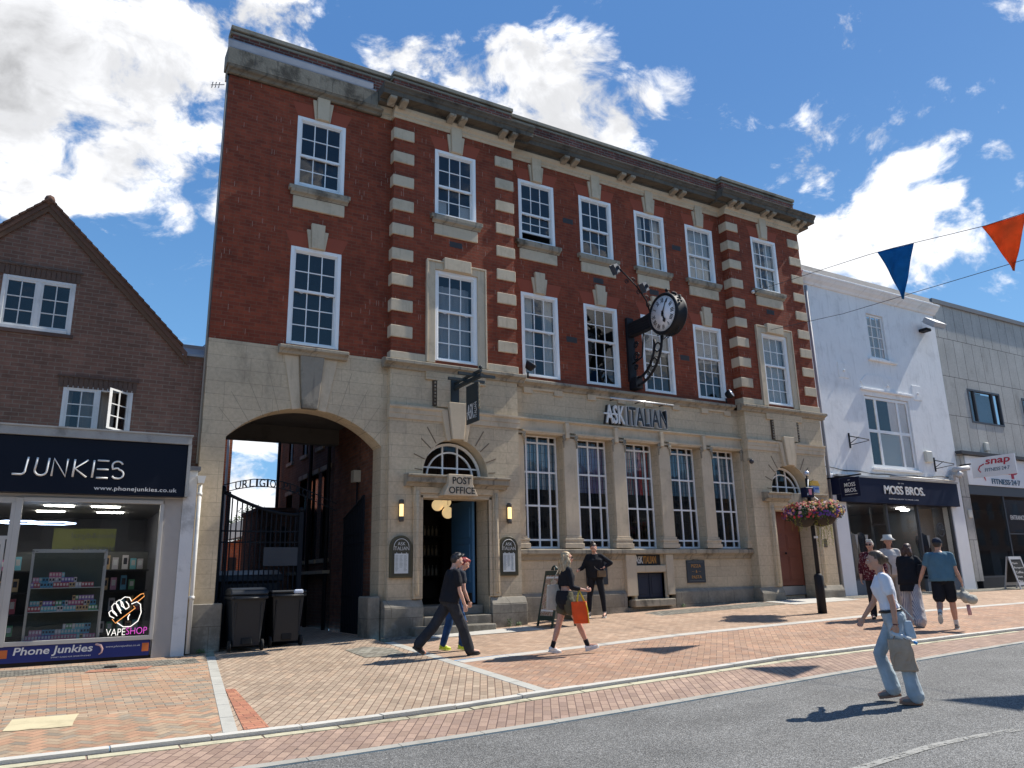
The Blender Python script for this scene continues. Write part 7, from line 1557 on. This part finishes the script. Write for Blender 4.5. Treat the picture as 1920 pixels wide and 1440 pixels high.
    def shoes(s, mat, sole, sock=None, h=.05):
        k = s.H
        for q in (-1, 1):
            mb = MB(); f = V3((q*.08, math.cos(s.fp[q]), math.sin(s.fp[q]))).normalized(); u = V3((0, -math.sin(s.fp[q]), math.cos(s.fp[q]))); X = f.cross(u).normalized(); M = Matrix((X, f, u)).transposed(); a = s.ank[q]
            mb.ball(a+f*.10*k-u*.048*k, .044*k, .085*k, .035*k, 14, 8, rot=M); mb.ball(a-f*.01*k-u*.03*k, .040*k, .055*k, .052*k, 12, 8, rot=M); mb.ball(a+f*.045*k-u*.028*k, .038*k, .07*k, .04*k, 12, 8, rot=M)
            sh_ = s.part(mb, 'shoe', mat, .008, 2); mb = MB()
            k2 = 18; pl = [(X*(.046*k*math.cos(2*PI*i/k2)*(1 if math.sin(2*PI*i/k2) > -.2 else .85))+f*(.125*k*math.sin(2*PI*i/k2)+.06*k)) for i in range(k2)]
            vs = [a+p-u*.088*k for p in pl]+[a+p-u*.062*k for p in pl]; mb.add(vs, [tuple(range(k2))[::-1], tuple(range(k2, 2*k2))]+[(i, (i+1) % k2, k2+(i+1) % k2, k2+i) for i in range(k2)]); s.part(mb, 'sole', sole, 0, parent=sh_)
            if sock: mb = MB(); s.limb(mb, [s.ank[q].lerp(s.knee[q], .02), s.ank[q].lerp(s.knee[q], .24)], [.042*k, .043*k]); s.part(mb, 'sock', sock, 0)
    def place(s):
        s.root.location = s.loc; s.root.rotation_euler = (0, 0, math.atan2(s.fwd[1], s.fwd[0])-PI/2)
    def W(s, p):      # a point of the figure in the world
        a = math.atan2(s.fwd[1], s.fwd[0])-PI/2; q = Matrix.Rotation(a, 3, 'Z')@(V3(p)+V3((0, 0, s.dz))); return q+V3(s.loc)
def haircap(p, mb, e=1.):
    k = p.H*e; mb.ball(p.h((0, -.03, .022)), .083*k, .088*k, .092*k, 18, 12, rot=p.HM); mb.ball(p.h((0, -.013, .066)), .0755*k, .080*k, .058*k, 18, 12, rot=p.HM)
def carried(name, lab, cat, per, parts):
    """a thing held by a person: own top-level object, built in the person's frame, then moved with the same transform"""
    t = thing(name, lab, cat, (0, 0, 0))
    for nm_, mb, mt, vox, dsp in parts:
        mb.v = [(p[0], p[1], p[2]+per.dz) for p in mb.v]; o = mb.build(nm_, mt, t)
        if vox: r_ = o.modifiers.new('remesh', 'REMESH'); r_.voxel_size = vox; r_.use_smooth_shade = True; sm_ = o.modifiers.new('smooth', 'SMOOTH'); sm_.iterations = 3
        if dsp: d_ = o.modifiers.new('folds', 'DISPLACE'); d_.texture = wtex; d_.strength = dsp; d_.texture_coords = 'LOCAL'
    t.location = per.loc; t.rotation_euler = (0, 0, math.atan2(per.fwd[1], per.fwd[0])-PI/2); return t
def obox(c, X, Y, Z, x, y, z, top=1., topy=1.):
    """tapered box: bottom centre c, half sizes x, y, height z along Z"""
    vs = []
    for h_, a, b in ((0, 1, 1), (.5, (1+top)/2*1.03, (1+topy)/2*1.1), (1, top, topy)):
        for sx, sy in ((-1, -1), (1, -1), (1, 1), (-1, 1)): vs.append(c+X*x*a*sx+Y*y*b*sy+Z*z*h_)
    mb = MB(); mb.add(vs, [(0, 3, 2, 1), (8, 9, 10, 11)]+[(4*l+i, 4*l+(i+1) % 4, 4*l+4+(i+1) % 4, 4*l+4+i) for l in (0, 1) for i in range(4)]); return mb
def strap(mb, a, b, top, r_=.006):
    mb.tube([a, a.lerp(top, .6)+(top-a)*.0, top, b.lerp(top, .6), b], r_, 6)
DN = (0, 0, -1)
rub_w = surf('white_sole', (.6,.6,.57), .6, .05, 3, 0); rub_d = surf('dark_sole', (.03,.03,.03), .7); blackc = cloth('black_cloth', (.012,.013,.017)); blackc2 = cloth('washed_black_denim', (.030,.031,.036), var=.12)
Z = V3((0, 0, 1)); Y = V3((0, 1, 0)); X = V3((1, 0, 0))
# 1 man in black walking right, nearest the steps
p = P('person in black T-shirt and ripped black jeans striding right past the doorway', (6.78, -3.60), (1, .0), 1.76, lean=9, twist=-8,
      legs={-1: (-33, 12, -32, 3), 1: (26, 8, 8, 2)}, arms={1: ((.10, .12, -1), (.05, .40, -1), (.0, .2, -1)), -1: ((-.16, -.28, -1), (-.08, -.12, -1), (0, .0, -1))}, head=(-12, -14, 0), build=1.0)
p.body(skin_a); p.shirt(blackc, .026, -.06, .62, 2, .018, 't_shirt', srad=1.12); p.trousers(blackc2, (.105, .088, .085), .97, .14, .022)
mb = MB(); k = p.H
haircap(p, mb)
for i in range(34): a = i*2.4; r_ = .06*math.sqrt(i/34); b = p.h((r_*1.1*math.cos(a), .02+r_*1.3*math.sin(a), .11)); mb.tube([b-p.up*.02-Y*.01, b+p.up*.028*k+V3((rf.gauss(0, .014), .002+rf.gauss(0, .010), 0))], [.015*k, .004*k], 5)
p.part(mb, 'hair', hairm('black_hair', (.012,.010,.010), (.04,.033,.03)), .007, 1); p.shoes(surf('black_trainer', (.02,.02,.022), .6), rub_d)
mb = MB(); kn = p.knee[1].lerp(p.hip[1], .04)+V3((.0, .085, -.0)); mb.ball(kn, .03, .012, .022); mb.ball(kn+V3((.005, -.0, .07)), .025, .012, .012); p.part(mb, 'knee_rip', skin_a, 0); p.place()
# 2 person with red hair beside him
p = P('person with short red hair, blue jeans and lime trainers beside the striding person in black', (7.15, -3.0), (.99, -.08), 1.64, lean=15, legs={-1: (-8, 10, -8, 2), 1: (20, 26, -12, 2)},
      arms={1: ((.10, .05, -1), (.03, .42, -1), (0, .3, -1)), -1: ((-.12, -.1, -1), (0, .3, -1), (0, 0, -1))}, head=(0, -30, 0), build=1.02, fem=True)
p.body(skin_a); p.shirt(cloth('charcoal_cloth', (.03,.035,.045)), .018, -.03, .5, 1, .012, 't_shirt'); p.trousers(cloth('blue_denim', (.02,.06,.15), var=.15), (.10, .075, .062), .97)
mb = MB(); k = p.H; haircap(p, mb); mb.ball(p.h((.0, .045, .09)), .06*k, .05*k, .035*k, 10, 8, rot=p.HM); p.part(mb, 'hair', hairm('red_hair', (.20,.02,.02), (.40,.06,.05)), .007, 2)
p.shoes(surf('lime_trainer', (.50,.62,.03), .5), surf('lime_sole', (.6,.7,.1), .5)); mb = MB(); s_ = p.wri[1]; mb.tube([s_+V3((.026*math.cos(a*PI/6), .026*math.sin(a*PI/6), 0)) for a in range(12)], .009, 6, closed=True); p.part(mb, 'watch', surf('black_strap', (.01,.01,.01), .4), 0); p.place()
# 3 woman with long blond hair and orange bag
p = P('person with long wavy blond hair, black top, olive shorts and white trainers walking right', (8.50, -4.62), (.93, -.30), 1.68, lean=1, twist=8, legs={-1: (-16, 3, -10, 2), 1: (24, 2, 14, 2)},
      arms={1: ((.16, .10, -1), (.12, .92, -.22), (.05, .95, .12)), -1: ((-.14, -.10, -1), (-.08, .25, -1), (0, .2, -1))}, head=(-8, -2, 0), fem=True)
p.body(skin_c, (.9, 1.1)); p.shirt(blackc, .024, .30, 1.5, 0, .016, 'black_top', srad=1.0); p.trousers(cloth('olive_cloth', (.085,.08,.05)), (.112, .118, 0), 0, .22, .012, 'shorts', .018, shorts=.40)
k = p.H; mb = MB(); rg = []
for t, rx, ry in ((.24, .165, .13), (.1, .18, .145), (-.06, .19, .155), (-.2, .17, .14)): rg.append((p.spine(t)+V3((0, -.03, 0)), X, Y, rx*k, ry*k))
ring_loft(mb, rg[::-1]); mb.ball(p.spine(-.16)+V3((0, -.06, 0)), .14*k, .10*k, .12*k); p.part(mb, 'tied_jacket', blackc, .01, 3, .018)
hb_ = hairm('blond_hair', (.30,.20,.10), (.58,.45,.27)); mb = MB(); haircap(p, mb)
for i in range(46):
    a = R(rf.uniform(60, 300)+90-90); x_ = .075*math.sin(R(rf.uniform(-95, 95))); y_ = rf.uniform(-.095, .02); b = p.h((x_*1.05, y_, rf.uniform(-.02, .06))); L_ = rf.uniform(.30, .46); ph = rf.uniform(0, 6); sg = 1 if x_ > 0 else -1
    pts = [b]
    for j in range(1, 9): t_ = j/8; pts.append(b+V3((sg*.045*math.sin(t_*PI*.8)+.010*math.sin(ph+t_*11), -.03*math.sin(t_*2)+(.07*t_ if abs(x_) > .05 else -.01)+.012*math.cos(ph+t_*10), -L_*t_)))
    mb.tube(pts, [.016, .017, .017, .016, .015, .014, .012, .009, .004], 6)
p.part(mb, 'hair', hb_, .0075, 1); p.shoes(surf('white_trainer', (.70,.70,.66), .5), rub_w, cloth('black_sock', (.015,.015,.018)))
mb = MB()
for q in (-1, 1): mb.ball(p.h((q*.032, .098, .01)), .027*k, .008*k, .019*k, 10, 6, rot=p.HM); mb.tube([p.h((q*.055, .09, .014)), p.h((q*.078, -.0, .012))], .003, 5)
p.part(mb, 'sunglasses', surf('black_lens', (.008,.008,.01), .15), 0)
bag = p.elb[1].lerp(p.wri[1], .5); c = bag+V3((.045, -.07, -.56)); mb = obox(c+V3((0, .08, 0)), Y, X, (Z+Y*-.10).normalized(), .13, .05, .36, 1.0, .55); m2 = MB()
for dx in (-.03, .03): a = c+V3((dx, .01-.0, .355)); b = c+V3((dx, .14, .355)); strap(m2, a, b, bag+V3((dx*.2, 0, -.01)), .009)
strap(m2, c+V3((.055, .19, .0)), c+V3((.05, .15, .34)), c+V3((.056, .18, .2)), .008)
p.place(); carried('shopping_bag', 'bright orange shopping bag with yellow handles on the arm of the blond person', 'bag', p, [('bag_body', mb, cloth('orange_bag_cloth', (.80,.095,.018), .6, .05), .012, .02), ('handles', m2, surf('yellow_strap', (.75,.55,.04), .6), 0, 0)])
c = p.sh[-1].lerp(p.pel, .62)+V3((-.13, -.13, -.12)); mb = obox(c+V3((0, 0, -.25)), Y, X, Z, .17, .045, .42, .85, .5); m2 = MB(); m2.tube([c+V3((0, -.08, .17)), p.sh[-1]+V3((-.01, -.03, .065)), c+V3((.0, .11, .17))], .012, 6)
carried('tote_bag', 'cream cotton tote bag hanging behind the blond person', 'bag', p, [('bag_body', mb, cloth('cream_cotton', (.52,.47,.38)), .012, .02), ('strap', m2, cloth('cream_strap', (.5,.45,.36)), 0, 0)])
# 4 woman in black at the wall
p = P('person in black top and leggings, hair in a bun, standing by the wall', (12.12, -.52), (-.78, -.62), 1.73, lean=3, twist=0, legs={-1: (2, 4, 0, 9), 1: (6, 4, 0, 8)},
      arms={1: ((.45, .12, -.9), (.22, .70, -.25), (.0, .9, .1)), -1: ((-.85, -.25, -.62), (.75, .42, -.45), (.6, .2, -.6))}, head=(22, -26, 8), fem=True, build=1.06)
p.body(skin_a); p.shirt(blackc, .028, -.10, 1.62, 2, .02, 'black_top', srad=1.05); p.trousers(blackc, (.100, .068, .050), .86, .14, .008, 'leggings', .008)
k = p.H; mb = MB(); haircap(p, mb); mb.ball(p.h((0, -.055, .128)), .036*k, .036*k, .034*k, 10, 8); p.part(mb, 'hair', hairm('dark_brown_hair', (.03,.018,.012), (.09,.055,.035)), .007, 1)
p.shoes(surf('black_trainer', (.02,.02,.022), .6), rub_w, cloth('grey_sock', (.35,.35,.35))); p.place()
c = p.pel+V3((-.19, .12, -.02)); m1 = obox(c, (X*.6+Y*.8).normalized(), (Y*.6-X*.8).normalized(), Z, .11, .03, .15, 1., .8); m2 = MB(); m2.tube([c+V3((-.06, -.07, .15)), p.nb+p.SX*.02*k+V3((-.0, -.09, 0)), p.sh[1]+V3((-.06, .02, .055)), p.spine(.7)+V3((.04, .165, 0)), p.spine(.35)+V3((-.06, .17, 0)), c+V3((.04, .06, .15))], .006, 5)
carried('handbag', 'small brown crossbody handbag at the hip of the person by the wall', 'bag', p, [('bag_body', m1, surf('brown_leather', (.16,.10,.05), .5, .2, 14), 0, 0), ('strap', m2, surf('pale_strap', (.35,.3,.24), .5), 0, 0)])
# 5 woman in white T-shirt crossing the road
p = P('person in white T-shirt and pale blue wide jeans crossing the road with a paper bag', (9.38, -10.12), (-.62, .78), 1.69, lean=8, twist=6, legs={1: (24, 34, -4, 1), -1: (25, 0, 0, 1)} and {1: (27, 42, -10, 1), -1: (-7, 3, 2, 1)},
      arms={-1: ((-.07, -.18, -1), (-.02, -.02, -1), (.0, .1, -1)), 1: ((.16, .34, -1), (.10, .62, -.85), (.0, .5, -.85))}, head=(0, -4, 0), fem=True)
p.body(skin_b, (.9, .8), .0065); p.shirt(cloth('white_jersey', (.74,.75,.80), .8, .02, 6, .35), .013, .10, .50, 0, .012, 't_shirt', srad=1.05)
jean = cloth('pale_denim', (.40,.47,.51), var=.14, ns=3, bump=.4); p.trousers(jean, (.090, .070, .092), .98, .20, .016, 'jeans', .006)
k = p.H; mb = MB(); mb.tube([p.spine(.17)+p.X*.162*k*math.cos(2*PI*i/24)+p.up.cross(p.X)*.124*k*math.sin(2*PI*i/24)-p.up*.0 for i in range(24)], .016*k, 6, closed=True); p.part(mb, 'belt', surf('black_belt', (.015,.015,.015), .4), 0)
mb = MB(); haircap(p, mb); mb.ball(p.h((0, -.115, .0)), .035*k, .036*k, .045*k, 10, 8)
for i in range(9): b = p.h((rf.uniform(-.02, .02), -.125, -.02)); mb.tube([b, b+V3((rf.uniform(-.02, .02), -.035, -.05)), b+V3((rf.uniform(-.03, .03), -.03, -.13-.04*rf.random()))], [.014, .013, .004], 6)
p.part(mb, 'hair', hairm('light_brown_hair', (.06,.035,.02), (.17,.105,.06)), .0065, 1)
mb = MB(); mb.tube([p.h((0, -.10, .0))+(p.HM@V3((.026*math.cos(2*PI*i/10), 0, .034*math.sin(2*PI*i/10)))) for i in range(10)], .006, 5, closed=True); p.part(mb, 'hair_clip', surf('clip_dark', (.02,.015,.015), .3), 0)
mb = MB(); mb.tube([p.wri[-1]+V3((.027*math.cos(2*PI*i/12), .027*math.sin(2*PI*i/12), .01)) for i in range(12)], .006, 5, closed=True); p.part(mb, 'hair_band', surf('dark_red_band', (.12,.02,.02), .6), 0)
mb = MB(); mb.tube([p.nb+p.SX*(.06*math.cos(t_))*k+V3((0, .05+.03*math.sin(t_), -.02-.06*math.sin(t_)))*k for t_ in [PI*i/10 for i in range(11)]], .002, 4); p.part(mb, 'necklace', silver, 0)
p.shoes(surf('taupe_trainer', (.20,.17,.15), .7), surf('gum_sole', (.30,.15,.09), .6)); p.place()
hnd = p.palm[-1]; c = hnd+V3((.0, -.05, -.42)); mb = obox(c, Y, X, (Z+Y*.10).normalized(), .125, .055, .35, .95, .7); m2 = MB()
for dx in (-.035, .035): strap(m2, c+V3((dx, -.04, .34)), c+V3((dx, .09, .34)), hnd+V3((dx*.3, 0, .0)), .006)
carried('paper_bag', 'crumpled brown paper carrier bag in the hand of the person in the white T-shirt', 'bag', p, [('bag_body', mb, cloth('brown_paper', (.44,.325,.23), .9, .06, 5, .8), .014, .03), ('handles', m2, surf('paper_handle', (.28,.2,.14), .8), 0, 0)])
m1 = MB(); m1.tube([c+V3((0, -.09, .33)), c+V3((0, .09, .41))], [.036, .03], 12); m1.tube([c+V3((0, -.09, .33)), c+V3((0, -.13, .31))], [.015, .015], 8); m3 = MB(); m3.tube([c+V3((0, -.12, .315)), c+V3((0, -.155, .30))], .017, 10)
carried('water_bottle', 'clear plastic bottle with blue cap lying in the top of the paper bag', 'bottle', p, [('bottle_body', m1, surf('clear_plastic', (.55,.58,.58), .2, .05, 20, 0), 0, 0), ('cap', m3, surf('blue_cap', (.03,.28,.62), .4), 0, 0)])
c = p.pel+V3((-.06, -.16, -.22)); m1 = obox(c, Y, X, (Z+Y*.15).normalized(), .055, .035, .20, .9, .7); m2 = MB(); m2.tube([c+V3((0, -.05, .21)), p.elb[-1].lerp(p.sh[-1], .2)+V3((.06, -.03, .0)), c+V3((0, .04, .21))], .006, 5)
carried('pale_blue_bag', 'small pale blue shoulder bag behind the hip of the person in the white T-shirt', 'bag', p, [('bag_body', m1, cloth('pale_blue_leather', (.48,.55,.60), .5), .012, 0), ('strap', m2, cloth('pale_blue_strap', (.42,.53,.60)), 0, 0)])
# 6 white-haired person
redc = None
def patterned():
    m, n = newmat('dark_red_print'); p_ = n.obj(); f = n.noise(p_, 26, 2); c = n.mix(n.ramp(f, .56, .62), (.085,.012,.02), (.30,.2,.19)); n.out(n.bsdf(c, .85, 0, .2, n.bump(n.noise(p_, 8, 3), .3, .02))); return m
p = P('person with short white hair, sunglasses and dark red printed shirt facing the camera', (16.72, -4.72), (-.86, -.50), 1.70, lean=2, legs={-1: (8, 8, 0, 2), 1: (-6, 6, 0, 2)}, arms={-1: ((-.22, .05, -1), (-.08, .35, -1), (0, .2, -1)), 1: ((.22, .0, -1), (.05, .3, -1), (0, .1, -1))}, head=(-10, 0, 0), build=1.1)
p.body(skin_c); p.shirt(patterned(), .03, -.16, 1.45, 2, .02, 'printed_shirt', srad=1.15); p.trousers(cloth('dark_trousers', (.02,.02,.025)), (.105, .082, .07)); k = p.H
mb = MB(); haircap(p, mb)
for i in range(14): b = p.h((rf.uniform(-.05, .05), rf.uniform(-.05, .06), .115)); mb.ball(b, .022*k)
p.part(mb, 'hair', hairm('white_hair', (.50,.47,.40), (.72,.70,.62)), .008, 1); mb = MB()
for q in (-1, 1): mb.ball(p.h((q*.032, .096, .01)), .028*k, .009*k, .019*k, 10, 6, rot=p.HM); mb.tube([p.h((q*.055, .09, .014)), p.h((q*.078, 0, .012))], .003, 5)
p.part(mb, 'sunglasses', surf('black_lens', (.008,.008,.01), .15), 0); p.shoes(surf('black_trainer', (.02,.02,.022), .6), rub_d); p.place()
# 7 person with bucket hat
p = P('person in white bucket hat and pale top with long dark hair, facing the camera', (17.15, -4.88), (-.80, -.6), 1.78, lean=0, legs={-1: (4, 6, 0, 2), 1: (-4, 4, 0, 2)}, arms={-1: ((-.14, .1, -1), (.25, .7, -.6), (0, .5, -.6)), 1: ((.14, .1, -1), (-.2, .5, -.8), (0, .3, -.8))}, head=(6, 0, 0), fem=True)
p.body(skin_c); p.shirt(cloth('pale_cotton', (.55,.51,.47)), .02, -.1, 1.4, 1, .015, 'pale_top'); p.trousers(cloth('beige_trousers', (.40,.36,.31)), (.10, .085, .08)); k = p.H
mb = MB(); haircap(p, mb)
for i in range(26): x_ = .08*math.sin(R(rf.uniform(-100, 100))); b = p.h((x_, rf.uniform(-.09, .0), .0)); mb.tube([b, b+V3((x_*.35, -.01, -.12)), b+V3((x_*.3, .0, -.26))], [.016, .018, .006], 6)
p.part(mb, 'hair', hairm('dark_hair', (.015,.010,.008), (.05,.03,.022)), .008, 1); mb = MB(); mb.lathe([(.088*k, .105*k), (.096*k, .04*k), (.155*k, -.015*k), (.152*k, -.02*k), (.09*k, .035*k)], (0, 0, 0), 22); mb.lathe([(.0, .108*k), (.088*k, .105*k), (.09*k, .10*k), (.0, .10*k)], (0, 0, 0), 22); mb.v = [tuple(p.h((0, -.005, .045))+p.HM@V3(q)) for q in mb.v]
p.part(mb, 'bucket_hat', cloth('off_white_hat', (.62,.60,.54)), 0); mb = MB(); mb.tube([p.sh[1]+V3((-.05, .03, .06)), p.spine(.7)+V3((0, .15, 0)), p.spine(.3)+V3((-.12, .12, 0))], .007, 5); p.part(mb, 'bag_strap', blackm, 0); p.shoes(surf('white_trainer', (.70,.70,.66), .5), rub_w); p.place()
# 8 woman in black top, striped wide trousers, back to camera
p8 = P('person in long black top and striped wide trousers walking away, holding hands', (16.33, -5.80), (.86, .5), 1.66, lean=4, side=3, legs={-1: (12, 6, 4, 1), 1: (-14, 10, -16, 2)}, arms={-1: ((-.16, .1, -1), (.1, .6, -.5), (0, .5, -.4)), 1: ((.72, -.02, -1), (.85, .1, -.8), (.6, .1, -.8))}, head=(-25, -14, 0), fem=True, build=1.02); p = p8
p.body(skin_b); p.shirt(blackc, .028, -.16, .5, 2, .018, 't_shirt', srad=1.1); k = p.H; mb = MB(); rg = [(p.spine(t), X, Y, rx*k, ry*k) for t, rx, ry in ((-.42, .195, .15), (-.25, .19, .15), (-.05, .185, .145), (.12, .17, .13))]; ring_loft(mb, rg); p.part(mb, 'long_top_hem', blackc, .01, 3, .015)
p.trousers(cloth('striped_linen', (.52,.49,.47), stripe=(.16,.17,.24)), (.108, .115, .135), 1.08, .1, .024, 'wide_trousers'); mb = MB(); haircap(p, mb)
for i in range(30): x_ = .08*math.sin(R(rf.uniform(-100, 100))); b = p.h((x_, rf.uniform(-.10, -.02), .0)); mb.tube([b, b+V3((x_*.2, -.02, -.09)), b+V3((x_*.1, -.01, -.16-.05*rf.random()))], [.018, .02, .006], 6)
p.part(mb, 'hair', hairm('warm_brown_hair', (.04,.02,.013), (.10,.05,.035)), .008, 1); p.shoes(surf('brown_sandal', (.12,.06,.04), .6), rub_d); p.place()
m1 = MB(); c = p.sh[-1].lerp(p.pel, .5)+V3((.34, -.06, -.12)); m1 = obox(c, X, Y, Z, .10, .06, .22, .9, .8); m2 = MB(); m2.tube([c+V3((0, 0, .22)), p.sh[1]+V3((-.02, -.02, .06)), c+V3((0, .1, .22))], .01, 5)
carried('shoulder_bag', 'black shoulder bag at the side of the person in striped trousers', 'bag', p, [('bag_body', m1, blackc, .012, 0), ('strap', m2, blackc, 0, 0)])
# 9 man with cap
p9 = P('person in blue-grey T-shirt, black shorts and dark cap walking away', (16.28, -6.55), (.86, .5), 1.76, lean=2, twist=0, legs={-1: (-8, 58, -48, 2), 1: (10, 4, 2, 3)}, arms={-1: ((-.42, .02, -1), (-.42, .12, -.95), (-.3, .1, -1)), 1: ((.22, -.04, -1), (.30, .05, -1), (.1, .1, -1))}, head=(-10, -4, 0), build=1.12); p = p9
p.body(skin_b); p.shirt(cloth('blue_grey_jersey', (.085,.17,.225), .85, .05, 5, .4), .024, -.12, .62, 2, .02, 't_shirt', srad=1.06); p.trousers(blackc, (.115, .112, 0), 0, .1, .014, 'shorts', .014, shorts=.72); k = p.H
mb = MB(); mb.ball(p.h((0, -.02, .01)), .080*k, .094*k, .085*k, 16, 10, rot=p.HM); p.part(mb, 'hair', hairm('dark_hair2', (.02,.014,.01), (.06,.04,.03)), .008, 1)
mb = MB(); mb.ball(p.h((0, -.01, .05)), .088*k, .104*k, .082*k, 18, 10, rot=p.HM); q_ = len(mb.v); mb.lathe([(.001, .0), (.085*k, -.004), (.085*k, -.012), (.001, -.01)], (0, 0, 0), 18); mb.v[q_:] = [tuple(p.h((0, .085, .048))+p.HM@V3((v[0], v[1]*.95, v[2]))) for v in mb.v[q_:]]; p.part(mb, 'cap', cloth('navy_cap', (.018,.026,.045)), 0)
p.shoes(surf('grey_trainer', (.22,.20,.18), .7), rub_w, cloth('white_sock', (.62,.6,.57))); p.place()
hnd = p.palm[1]; c = hnd+V3((.04, -.03, -.20)); m1 = MB(); m1.ball(c, .10, .15, .12, 12, 8); m1.ball(c+V3((.10, -.08, -.04)), .11, .12, .10, 12, 8); m1.ball(c+V3((-.10, .05, .03)), .09, .08, .08, 12, 8); m1.tube([c, hnd], [.07, .03], 8)
carried('bundled_bag', 'bundled beige cloth bag in the hand of the person in the cap', 'bag', p, [('bag_body', m1, cloth('beige_canvas', (.42,.39,.32), bump=.8), .011, .03)])
m1 = MB(); m1.tube([c+V3((.02, 0, -.14)), c+V3((.03, 0, -.34))], .035, 12); carried('pink_flask', 'pink flask hanging below the beige bundled bag', 'flask', p, [('flask_body', m1, surf('pink_flask', (.5,.28,.28), .5), 0, 0)])
